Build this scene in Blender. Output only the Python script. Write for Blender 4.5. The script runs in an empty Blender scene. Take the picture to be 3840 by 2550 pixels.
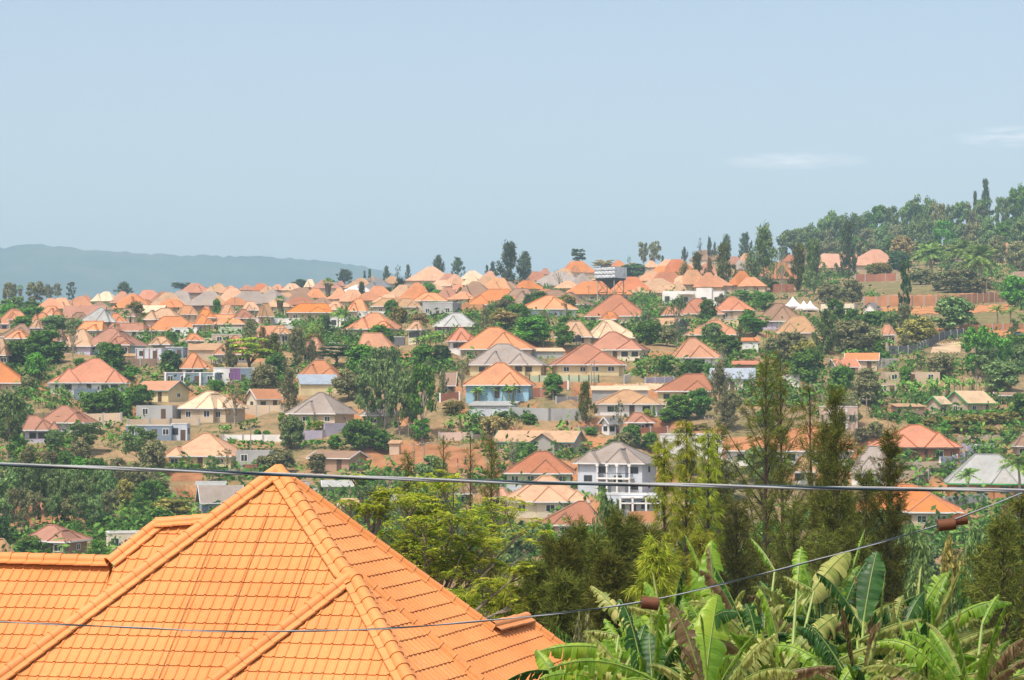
import bpy, bmesh, math, random
import numpy as np
from mathutils import Vector, Matrix
from mathutils.bvhtree import BVHTree
rad = math.radians
C = bpy.context.scene.collection
SC = bpy.context.scene

# ------------------------------------------------------------ camera, sky, sun, exposure
F = 8660.0                      # focal length in pixels of the 3840 x 2550 photograph
HY = 1500.0                     # its eye-level row
PITCH = math.atan((HY - 1275.0) / F)
cam_d = bpy.data.cameras.new('camera'); cam = bpy.data.objects.new('camera', cam_d); C.objects.link(cam)
cam_d.sensor_width = 36.0; cam_d.lens = 36.0 * F / 3840.0
cam_d.clip_start = 0.5; cam_d.clip_end = 30000.0
cam.location = (0, 0, 0); cam.rotation_euler = (rad(90) + PITCH, 0, 0)
SC.camera = cam
SUN_EL, SUN_AZ = rad(62), rad(215)           # azimuth clockwise from the viewing direction
world = bpy.data.worlds.new("World"); SC.world = world; world.use_nodes = True
nt = world.node_tree; nt.nodes.clear()
sky = nt.nodes.new('ShaderNodeTexSky'); sky.sky_type = 'NISHITA'; sky.sun_disc = False
sky.sun_elevation = SUN_EL; sky.sun_rotation = SUN_AZ
sky.altitude = 1500; sky.air_density = 1.0; sky.dust_density = 10.0; sky.ozone_density = 0.0
bg = nt.nodes.new('ShaderNodeBackground'); bg.inputs['Strength'].default_value = 0.15
wo = nt.nodes.new('ShaderNodeOutputWorld')
# two faint streaks of cloud low in the sky
tc = nt.nodes.new('ShaderNodeTexCoord'); sp = nt.nodes.new('ShaderNodeSeparateXYZ'); nt.links.new(tc.outputs['Generated'], sp.inputs[0])
def wm(op, a, b=None, c=None):
    n = nt.nodes.new('ShaderNodeMath'); n.operation = op
    for i, v in enumerate((a, b, c)):
        if v is None: continue
        if hasattr(v, 'default_value'): nt.links.new(v, n.inputs[i])
        else: n.inputs[i].default_value = v
    return n.outputs[0]
def cloud(cx, cz, wx, wz):
    dx = wm('DIVIDE', wm('SUBTRACT', sp.outputs[0], cx), wx); dz = wm('DIVIDE', wm('SUBTRACT', sp.outputs[2], cz), wz)
    d = wm('ADD', wm('MULTIPLY', dx, dx), wm('MULTIPLY', dz, dz))
    return wm('MAXIMUM', wm('SUBTRACT', 1.0, d), 0.0)
mp = nt.nodes.new('ShaderNodeMapping'); mp.inputs['Scale'].default_value = (70, 70, 420); nt.links.new(tc.outputs['Generated'], mp.inputs[0])
nz = nt.nodes.new('ShaderNodeTexNoise'); nz.inputs['Scale'].default_value = 1.0; nz.inputs['Detail'].default_value = 8; nt.links.new(mp.outputs[0], nz.inputs['Vector'])
cl = wm('MULTIPLY', wm('MAXIMUM', cloud(.121, .1025, .034, .0040), cloud(.214, .111, .030, .0050)), wm('MULTIPLY', wm('MAXIMUM', wm('SUBTRACT', nz.outputs[0], .33), 0.0), 0.75))
mx = nt.nodes.new('ShaderNodeMix'); mx.data_type = 'RGBA'; nt.links.new(cl, mx.inputs['Factor'])
nt.links.new(sky.outputs[0], mx.inputs[6]); mx.inputs[7].default_value = (8.6, 8.4, 8.3, 1)
tint = nt.nodes.new('ShaderNodeMix'); tint.data_type = 'RGBA'; tint.blend_type = 'MULTIPLY'; tint.inputs['Factor'].default_value = 1.0
nt.links.new(mx.outputs[2], tint.inputs[6]); tint.inputs[7].default_value = (1.21, 1.085, .975, 1)      # dusty dry-season air
nt.links.new(tint.outputs[2], bg.inputs['Color']); nt.links.new(bg.outputs[0], wo.inputs['Surface'])
SUNV = Vector((math.sin(SUN_AZ) * math.cos(SUN_EL), math.cos(SUN_AZ) * math.cos(SUN_EL), math.sin(SUN_EL)))
sun_d = bpy.data.lights.new('sun', 'SUN'); sun = bpy.data.objects.new('sun', sun_d); C.objects.link(sun)
sun_d.energy = 2.95; sun_d.angle = rad(0.5); sun_d.color = (1.0, 0.955, 0.88)
sun.rotation_euler = (-SUNV).to_track_quat('-Z', 'Y').to_euler()
vs = SC.view_settings; vs.view_transform = 'Standard'; vs.look = 'None'; vs.gamma = 1.0; vs.exposure = 0.45; vs.use_curve_mapping = False
SC.cycles.max_bounces = 4; SC.cycles.diffuse_bounces = 2; SC.cycles.glossy_bounces = 2; SC.cycles.transmission_bounces = 2
SC.cycles.volume_bounces = 2; SC.cycles.use_denoising = True
try: SC.cycles.denoiser = 'OPENIMAGEDENOISE'
except Exception: pass

# ------------------------------------------------------------ helpers
CP, SP = math.cos(PITCH), math.sin(PITCH)
def ray(px, py):
    cx, cy = (px - 1920.0) / F, (1275.0 - py) / F
    return Vector((cx, CP - SP * cy, SP + CP * cy))
def P(px, py, r):                # the point seen at that pixel, r metres ahead
    d = ray(px, py); return d * (r / d.y)

def mesh_obj(name, verts, faces, mat, parent=None, smooth=False):
    me = bpy.data.meshes.new(name); me.from_pydata([tuple(v) for v in verts], [], faces); me.validate()
    if mat: me.materials.append(mat)
    if smooth: me.polygons.foreach_set('use_smooth', [True] * len(me.polygons))
    me.update()
    o = bpy.data.objects.new(name, me); C.objects.link(o)
    if parent: o.parent = parent
    return o
def mesh_np(name, V, quads, mat):
    """V n x 3, quads m x 4 (numpy) -> mesh data"""
    me = bpy.data.meshes.new(name); n, m, k = len(V), len(quads), quads.shape[1]
    me.vertices.add(n); me.vertices.foreach_set('co', np.ascontiguousarray(V, dtype=np.float32).ravel())
    me.loops.add(m * k); me.loops.foreach_set('vertex_index', np.ascontiguousarray(quads, dtype=np.int32).ravel())
    me.polygons.add(m); me.polygons.foreach_set('loop_start', np.arange(0, m * k, k, dtype=np.int32))
    try: me.polygons.foreach_set('loop_total', np.full(m, k, dtype=np.int32))
    except Exception: pass
    me.update(calc_edges=True); me.validate()
    if mat: me.materials.append(mat)
    return me
def link(name, me, parent=None, loc=None):
    o = bpy.data.objects.new(name, me); C.objects.link(o)
    if parent: o.parent = parent
    if loc is not None: o.location = loc
    return o

class MB:
    """collects boxes, tubes and polygons into one mesh"""
    def __init__(s): s.v, s.f = [], []
    def add(s, vs, fs):
        b = len(s.v); s.v += [tuple(x) for x in vs]; s.f += [[i + b for i in f] for f in fs]; return s
    def box(s, x0, x1, y0, y1, z0, z1, M=None):
        vs = [Vector(p) for p in ((x0,y0,z0),(x1,y0,z0),(x1,y1,z0),(x0,y1,z0),(x0,y0,z1),(x1,y0,z1),(x1,y1,z1),(x0,y1,z1))]
        if M: vs = [M @ p for p in vs]
        return s.add(vs, [(0,3,2,1),(4,5,6,7),(0,1,5,4),(1,2,6,5),(2,3,7,6),(3,0,4,7)])
    def tube(s, pts, rads, n=6, cap=True):
        pts = [Vector(p) for p in pts]; vs, fs = [], []
        if not hasattr(rads, '__len__'): rads = [rads] * len(pts)
        ref = None
        for i, p in enumerate(pts):
            t = (pts[min(i + 1, len(pts) - 1)] - pts[max(i - 1, 0)])
            t = t.normalized() if t.length > 1e-9 else Vector((0, 0, 1))
            if ref is None: ref = t.cross(Vector((0.3, 1, 0.2))).normalized()
            a = (ref - t * ref.dot(t)).normalized(); b = t.cross(a); ref = a
            for k in range(n):
                an = 2 * math.pi * k / n; vs.append(p + (a * math.cos(an) + b * math.sin(an)) * rads[i])
        for i in range(len(pts) - 1):
            for k in range(n): fs.append((i*n+k, i*n+(k+1) % n, (i+1)*n+(k+1) % n, (i+1)*n+k))
        if cap: fs.append(tuple(range(n))[::-1]); fs.append(tuple((len(pts)-1)*n + k for k in range(n)))
        return s.add(vs, fs)
    def lathe(s, prof, n=16, M=None):
        vs, fs = [], []
        for (r, z) in prof:
            for k in range(n):
                a = 2*math.pi*k/n; p = Vector((r*math.cos(a), r*math.sin(a), z)); vs.append(M @ p if M else p)
        for i in range(len(prof)-1):
            for k in range(n): fs.append((i*n+k, i*n+(k+1) % n, (i+1)*n+(k+1) % n, (i+1)*n+k))
        fs.append(tuple(range(n))[::-1]); fs.append(tuple((len(prof)-1)*n+k for k in range(n)))
        return s.add(vs, fs)
    def obj(s, name, mat, parent=None, smooth=False): return mesh_obj(name, s.v, s.f, mat, parent, smooth)

THINGS = []                                  # every thing: object, look, picture position, whether others may be described by it
def empty(name, loc, rz=0.0):
    o = bpy.data.objects.new(name, None); C.objects.link(o); o.location = loc; o.rotation_euler = (0, 0, rz)
    o.empty_display_size = 0.3; return o
def reg(o, cat, look, px, py, group=None, label=None, lm=None):
    o['category'] = cat; o['kind'] = 'thing'
    if group: o['group'] = group
    if label: o['label'] = label
    THINGS.append(dict(o=o, look=look, px=px, py=py, label=label, lm=lm))
    return o

# ------------------------------------------------------------ materials
def nodes(m):
    m.use_nodes = True; t = m.node_tree; return t, t.nodes['Principled BSDF']
def N(t, typ, **kw):
    n = t.nodes.new(typ)
    for k, v in kw.items():
        if k in n.inputs: n.inputs[k].default_value = v
        else: setattr(n, k, v)
    return n
MATS = {}
def mat_plain(name, col, rough=0.8, var=0.18, scale=0.35, metal=0.0, dirt=None, spec=0.3, fine=6.0):
    """paint, plaster, stone: a base colour with broad and fine mottling"""
    if name in MATS: return MATS[name]
    m = bpy.data.materials.new(name); t, b = nodes(m); L = t.links.new
    co = N(t, 'ShaderNodeTexCoord'); n1 = N(t, 'ShaderNodeTexNoise', Scale=scale, Detail=4.0); n2 = N(t, 'ShaderNodeTexNoise', Scale=fine, Detail=3.0)
    L(co.outputs['Object'], n1.inputs['Vector']); L(co.outputs['Object'], n2.inputs['Vector'])
    add = N(t, 'ShaderNodeMath', operation='MULTIPLY_ADD'); L(n2.outputs[0], add.inputs[0]); add.inputs[1].default_value = 0.4; L(n1.outputs[0], add.inputs[2])
    r = N(t, 'ShaderNodeValToRGB'); L(add.outputs[0], r.inputs[0])
    d = dirt or tuple(c * (1 - 2.2 * var) for c in col)
    r.color_ramp.elements[0].position = 0.42; r.color_ramp.elements[0].color = (*d, 1)
    r.color_ramp.elements[1].position = 0.78; r.color_ramp.elements[1].color = (*[min(1, c * (1 + .5 * var)) for c in col], 1)
    L(r.outputs[0], b.inputs['Base Color']); b.inputs['Roughness'].default_value = rough; b.inputs['Metallic'].default_value = metal
    b.inputs['Specular IOR Level'].default_value = spec
    MATS[name] = m; return m
def mat_roof(name, col):
    """pressed metal roof tiles seen from afar: courses, faded patches, streaks down the slope"""
    if name in MATS: return MATS[name]
    m = bpy.data.materials.new(name); t, b = nodes(m); L = t.links.new
    co = N(t, 'ShaderNodeTexCoord'); sx = N(t, 'ShaderNodeSeparateXYZ'); L(co.outputs['Object'], sx.inputs[0])
    oi = N(t, 'ShaderNodeObjectInfo')
    f = N(t, 'ShaderNodeMath', operation='MULTIPLY'); L(sx.outputs[2], f.inputs[0]); f.inputs[1].default_value = 1 / 0.19
    fr = N(t, 'ShaderNodeMath', operation='FRACT'); L(f.outputs[0], fr.inputs[0])
    row = N(t, 'ShaderNodeMath', operation='LESS_THAN'); L(fr.outputs[0], row.inputs[0]); row.inputs[1].default_value = 0.22
    n1 = N(t, 'ShaderNodeTexNoise', Scale=0.22, Detail=5.0); L(co.outputs['Object'], n1.inputs['Vector'])
    mp = N(t, 'ShaderNodeMapping'); mp.inputs['Scale'].default_value = (2.2, 2.2, 0.25); L(co.outputs['Object'], mp.inputs[0])
    n2 = N(t, 'ShaderNodeTexNoise', Scale=1.0, Detail=4.0); L(mp.outputs[0], n2.inputs['Vector'])
    hv = N(t, 'ShaderNodeHueSaturation'); hv.inputs['Color'].default_value = (*col, 1)
    a = N(t, 'ShaderNodeMath', operation='MULTIPLY_ADD'); L(n1.outputs[0], a.inputs[0]); a.inputs[1].default_value = 0.55; a.inputs[2].default_value = 0.50
    a2 = N(t, 'ShaderNodeMath', operation='MULTIPLY_ADD'); L(n2.outputs[0], a2.inputs[0]); a2.inputs[1].default_value = 0.40; L(a.outputs[0], a2.inputs[2])
    a3 = N(t, 'ShaderNodeMath', operation='MULTIPLY_ADD'); L(row.outputs[0], a3.inputs[0]); a3.inputs[1].default_value = -0.11; L(a2.outputs[0], a3.inputs[2])
    a4 = N(t, 'ShaderNodeMath', operation='MULTIPLY_ADD'); L(oi.outputs['Random'], a4.inputs[0]); a4.inputs[1].default_value = 0.16; L(a3.outputs[0], a4.inputs[2])
    L(a4.outputs[0], hv.inputs['Value'])
    s = N(t, 'ShaderNodeMath', operation='MULTIPLY_ADD'); L(oi.outputs['Random'], s.inputs[0]); s.inputs[1].default_value = -0.2; s.inputs[2].default_value = 1.06; L(s.outputs[0], hv.inputs['Saturation'])
    n4 = N(t, 'ShaderNodeTexNoise', Scale=0.5, Detail=6.0, Roughness=0.7); mp4 = N(t, 'ShaderNodeMapping'); L(co.outputs['Object'], mp4.inputs[0]); L(mp4.outputs[0], n4.inputs['Vector'])
    ov = N(t, 'ShaderNodeCombineXYZ'); os_ = N(t, 'ShaderNodeMath', operation='MULTIPLY'); L(oi.outputs['Random'], os_.inputs[0]); os_.inputs[1].default_value = 90.0; L(os_.outputs[0], ov.inputs[0]); L(ov.outputs[0], mp4.inputs['Location'])
    dr = N(t, 'ShaderNodeMapRange'); L(n4.outputs[0], dr.inputs['Value']); dr.inputs['From Min'].default_value = .48; dr.inputs['From Max'].default_value = .78; dr.inputs['To Max'].default_value = .55
    dm = N(t, 'ShaderNodeMix', data_type='RGBA'); L(dr.outputs[0], dm.inputs['Factor']); L(hv.outputs[0], dm.inputs[6]); dm.inputs[7].default_value = (.22, .135, .08, 1)
    L(dm.outputs[2], b.inputs['Base Color']); b.inputs['Roughness'].default_value = 0.6; b.inputs['Specular IOR Level'].default_value = 0.2
    MATS[name] = m; return m
def mat_leaf(name, cols, transl=0.28, rough=0.6, hue=0.0, gloss=0.0):
    """foliage: every leaf or spray has its own tone (random per island), every plant a slight shift"""
    if name in MATS: return MATS[name]
    m = bpy.data.materials.new(name); m.use_nodes = True; t = m.node_tree; t.nodes.clear(); L = t.links.new
    g = N(t, 'ShaderNodeNewGeometry'); oi = N(t, 'ShaderNodeObjectInfo'); r = N(t, 'ShaderNodeValToRGB')
    L(g.outputs['Random Per Island'], r.inputs[0])
    while len(r.color_ramp.elements) < len(cols): r.color_ramp.elements.new(0.5)
    for i, c in enumerate(cols):
        e = r.color_ramp.elements[i]; e.position = i / max(1, len(cols) - 1); e.color = (*c, 1)
    hv = N(t, 'ShaderNodeHueSaturation'); L(r.outputs[0], hv.inputs['Color'])
    v = N(t, 'ShaderNodeMath', operation='MULTIPLY_ADD'); L(oi.outputs['Random'], v.inputs[0]); v.inputs[1].default_value = 0.5; v.inputs[2].default_value = 0.78; L(v.outputs[0], hv.inputs['Value'])
    h = N(t, 'ShaderNodeMath', operation='MULTIPLY_ADD'); L(oi.outputs['Random'], h.inputs[0]); h.inputs[1].default_value = 0.03; h.inputs[2].default_value = 0.485; L(h.outputs[0], hv.inputs['Hue'])
    d = N(t, 'ShaderNodeBsdfDiffuse'); tr = N(t, 'ShaderNodeBsdfTranslucent'); mx = N(t, 'ShaderNodeMixShader'); o = N(t, 'ShaderNodeOutputMaterial')
    L(hv.outputs[0], d.inputs['Color']); L(hv.outputs[0], tr.inputs['Color']); mx.inputs[0].default_value = transl
    L(d.outputs[0], mx.inputs[1]); L(tr.outputs[0], mx.inputs[2]); last = mx.outputs[0]
    if gloss:
        gl = N(t, 'ShaderNodeBsdfGlossy', Roughness=0.35); m2 = N(t, 'ShaderNodeMixShader'); m2.inputs[0].default_value = gloss
        L(last, m2.inputs[1]); L(gl.outputs[0], m2.inputs[2]); last = m2.outputs[0]
    L(last, o.inputs['Surface']); MATS[name] = m; return m

# ------------------------------------------------------------ terrain
KR = np.array([8, 20, 45, 70, 95, 150, 220, 300, 360, 400, 440, 480, 540, 620, 750, 900, 1200, 1350, 1700, 2600.])
KU = np.array([-1500., 0, 960, 1920, 2880, 3840, 5300])
_far = {0: (2230,2020,1850,1680,1520,1350,1240,1185,1165,1140), 960: (2230,2010,1860,1700,1530,1350,1235,1180,1135,1085),
        1920: (2210,2030,1850,1640,1450,1280,1195,1145,1105,1045), 2880: (2200,2000,1800,1640,1480,1330,1215,1110,1050,985),
        3840: (2200,2020,1840,1680,1560,1400,1210,1100,1010,900)}
def _col(u):
    u = {-1500.: 0, 5300.: 3840}.get(u, u)
    zf = [(HY - py) * r / F for py, r in zip(_far[u], KR[7:17])]
    return [-5.5, -7, -10.5, -14, -17, -22, -25.5] + zf + [zf[-1] - 6, zf[-1] - 40, zf[-1] - 110]
KZ = np.array([_col(u) for u in KU])                       # u x r
def smooth_noise(x, y, s, seed):
    rng = np.random.RandomState(seed); tab = rng.rand(64, 64)
    gx, gy = x / s, y / s; ix, iy = np.floor(gx).astype(int), np.floor(gy).astype(int); fx, fy = gx - ix, gy - iy
    fx = fx * fx * (3 - 2 * fx); fy = fy * fy * (3 - 2 * fy); t = lambda a, b: tab[a % 64, b % 64]
    return (t(ix, iy) * (1-fx) + t(ix+1, iy) * fx) * (1-fy) + (t(ix, iy+1) * (1-fx) + t(ix+1, iy+1) * fx) * fy - 0.5
def z0(x, y):
    x = np.asarray(x, float); y = np.asarray(y, float)
    u = np.clip(1920 + F * x / np.maximum(y, 1), -1499, 5299); r = np.clip(y, 8.01, 2599)
    iu = np.clip(np.searchsorted(KU, u) - 1, 0, len(KU) - 2); ir = np.clip(np.searchsorted(KR, r) - 1, 0, len(KR) - 2)
    fu = (u - KU[iu]) / (KU[iu+1] - KU[iu]); fr = (r - KR[ir]) / (KR[ir+1] - KR[ir]); fu = fu * fu * (3 - 2 * fu)
    z = (KZ[iu, ir] * (1-fu) + KZ[iu+1, ir] * fu) * (1-fr) + (KZ[iu, ir+1] * (1-fu) + KZ[iu+1, ir+1] * fu) * fr
    amp = np.clip((r - 60) / 300, 0, 1)
    return z + amp * (smooth_noise(x, y, 23., 1) * 1.3 + smooth_noise(x, y, 9., 2) * 0.5)
_RS = np.concatenate([np.arange(60, 250, 4.), np.arange(250, 720, 1.0), np.arange(720, 1340, 2.0)])
def hit0(px, py):
    """distance at which the pixel's ray meets the bare hillside"""
    d = ray(px, py); k = _RS / d.y
    below = (d.z * k) < z0(d.x * k, _RS)
    i = int(np.argmax(below))
    return float(_RS[i]) if below.any() else 1200.0
FLAT = []                                    # level building plots: x, y, half width, half depth, yaw, z
# ------------------------------------------------------------ house builder
ROOF = dict(or_=('orange', (.52,.20,.07)), bo=('bright orange', (.58,.215,.06)), sa=('salmon', (.44,.195,.09)), pe=('peach', (.54,.285,.145)), cr=('cream', (.62,.44,.27)),
    re=('red', (.37,.145,.07)), ro=('red-orange', (.47,.17,.075)), rb=('red-brown', (.34,.15,.085)), br=('brown', (.26,.16,.10)), tn=('tan', (.43,.26,.135)),
    gy=('grey-brown', (.30,.255,.22)), dg=('dark grey', (.17,.17,.175)), bg=('blue-grey', (.27,.33,.39)), lg=('pale grey', (.36,.37,.355)), pk=('pink', (.50,.255,.155)), wh=('white', (.6,.59,.56)))
ROOF['or'] = ROOF['or_']
WALL = dict(wh=('white', (.78,.77,.74)), be=('beige', (.56,.44,.31)), ye=('pale yellow', (.70,.58,.33)), bl=('light blue', (.33,.55,.68)), li=('lilac', (.55,.50,.62)), gn=('pale green', (.48,.55,.38)),
    gr=('grey', (.40,.40,.39)), br=('brown', (.30,.20,.15)), bk=('red brick', (.36,.15,.09)), ob=('orange brick', (.52,.25,.12)), cr=('cream', (.72,.64,.48)), dk=('dark grey', (.15,.15,.16)),
    bb=('blue-grey', (.20,.26,.33)), pb=('pale blue-grey', (.55,.60,.66)), pk=('pinkish', (.62,.46,.38)), bd=('grey', (.35,.33,.30)), mu=('mud-brown', (.40,.27,.19)), pu=('purple', (.22,.10,.25)))
def roof_m(k): return mat_roof('roof ' + ROOF[k][0], ROOF[k][1])
def wall_m(k): return mat_plain('wall ' + k, WALL[k][1], .9, .12, .25, dirt=tuple(c * .72 for c in WALL[k][1]))
M_white = mat_plain('white paint', (.8, .79, .76), .6, .06)
M_glass = mat_plain('dark glass', (.035, .042, .05), .12, .2, spec=.6)
M_frame = mat_plain('dark metal frame', (.07, .08, .08), .5, .1)
M_gfr = mat_plain('green metal frame', (.05, .16, .08), .5, .1)
M_door = mat_plain('brown door', (.12, .07, .045), .6, .1)
M_conc = mat_plain('raw concrete', (.42, .40, .37), .95, .14, .5)
M_sheet = mat_plain('zinc sheet', (.50, .54, .58), .45, .18, .8, metal=.25)
M_fasw = mat_plain('fascia white', (.72, .72, .70), .6, .08)
def win_mesh(w, h, key, cache={}):
    k = (round(w, 1), round(h, 1), key)
    if k not in cache:
        f = MB(); t = .09
        f.box(-w/2, w/2, -.05, .03, 0, t); f.box(-w/2, w/2, -.05, .03, h - t, h)
        for x in (-w/2, w/2 - t): f.box(x, x + t, -.05, .03, t, h - t)
        f.box(-.035, .035, -.045, .03, t, h - t)
        p = MB().box(-w/2 + t*.9, w/2 - t*.9, -.02, .02, t*.9, h - t*.9)
        fo = f.obj('window', dict(w=M_white, d=M_frame, g=M_gfr)[key]); po = p.obj('pane', M_glass)
        cache[k] = (fo.data, po.data); bpy.data.objects.remove(fo); bpy.data.objects.remove(po)
    return cache[k]
def put_window(root, x, y, z, rz, w, h, key='d'):
    a, b = win_mesh(w, h, key)
    o = link('window', a, root, (x, y, z)); o.rotation_euler = (0, 0, rz); link('pane', b, o); return o
DOOR = {}
def put_door(root, x, y, z, rz, h=2.1, mat=None):
    mat = mat or M_door
    k = (mat.name, h)
    if k not in DOOR:
        o = MB().box(-.5, .5, -.06, .03, 0, h).box(-.38, .38, -.075, -.06, .15, h * .45).box(-.38, .38, -.075, -.06, h * .52, h - .15).obj('door', mat); DOOR[k] = o.data; bpy.data.objects.remove(o)
    o = link('door', DOOR[k], root, (x, y, z)); o.rotation_euler = (0, 0, rz); return o

def hip_roof(mb, fas, cap, x0, x1, y0, y1, z, rise, ra, rb, ax='x', caps=True):
    t = .14
    if ax == 'x':
        ym = (y0 + y1) / 2; A, B = Vector((ra, ym, z + rise)), Vector((rb, ym, z + rise))
        c = [Vector((x0, y0, z)), Vector((x1, y0, z)), Vector((x1, y1, z)), Vector((x0, y1, z))]
        mb.add([*c, A, B], [(0, 1, 5, 4), (2, 3, 4, 5), (1, 2, 5), (3, 0, 4), (3, 2, 1, 0)])
        ln = [(c[0], A), (c[3], A), (c[1], B), (c[2], B), (A, B)]
    else:
        xm = (x0 + x1) / 2; A, B = Vector((xm, ra, z + rise)), Vector((xm, rb, z + rise))
        c = [Vector((x0, y0, z)), Vector((x1, y0, z)), Vector((x1, y1, z)), Vector((x0, y1, z))]
        mb.add([*c, A, B], [(0, 1, 4), (1, 2, 5, 4), (2, 3, 5), (3, 0, 4, 5), (3, 2, 1, 0)])
        ln = [(c[0], A), (c[1], A), (c[2], B), (c[3], B), (A, B)]
    if cap is not None:
        for a, b in ln:
            if (a - b).length > .3: cap.tube([a + Vector((0, 0, .03)), b + Vector((0, 0, .03))], .13, 5)
    if fas is not None:
        for (a, b) in ((0, 1), (1, 2), (2, 3), (3, 0)):
            p, q = c[a], c[b]; d = (q - p).normalized(); n = Vector((d.y, -d.x, 0)) * .02; dn = Vector((0, 0, -.22)); up = Vector((0, 0, .015))
            fas.add([p + n + up, q + n + up, q + n + dn, p + n + dn, p - n * 4 + up, q - n * 4 + up, q - n * 4 + dn, p - n * 4 + dn], [(3, 2, 1, 0), (0, 1, 5, 4), (7, 6, 2, 3), (4, 5, 6, 7)])

def walls_windows(root, w, d, hw, yaw, r, win, key, doors=1, front=True):
    """windows and doors on the walls that can be seen; w, d are wall sizes"""
    if r > 760 or hw < 1.6: return
    st = 2 if hw > 5.2 else 1; sh = hw / st
    for s in range(st):
        zb = s * sh; n = win or max(2, int(w / 3.4))
        for i in range(n):
            x = -w/2 + w * (i + .5) / n
            if st == 1 and doors and i == n // 2: put_door(root, x, -d/2, zb, 0)
            else: put_window(root, x, -d/2, zb + sh * .34, 0, 1.5 if st == 2 else 1.3, min(1.35, sh * .45), key)
        side = -1 if yaw > rad(6) else (1 if yaw < rad(-6) else 0)
        if side:
            m = max(1, int(d / 4.5))
            for i in range(m):
                put_window(root, side * w/2, -d/2 + d * (i + .5) / m, zb + sh * .38, rad(-90) if side < 0 else rad(90), 1.1, min(1.2, sh * .4), key)

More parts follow.
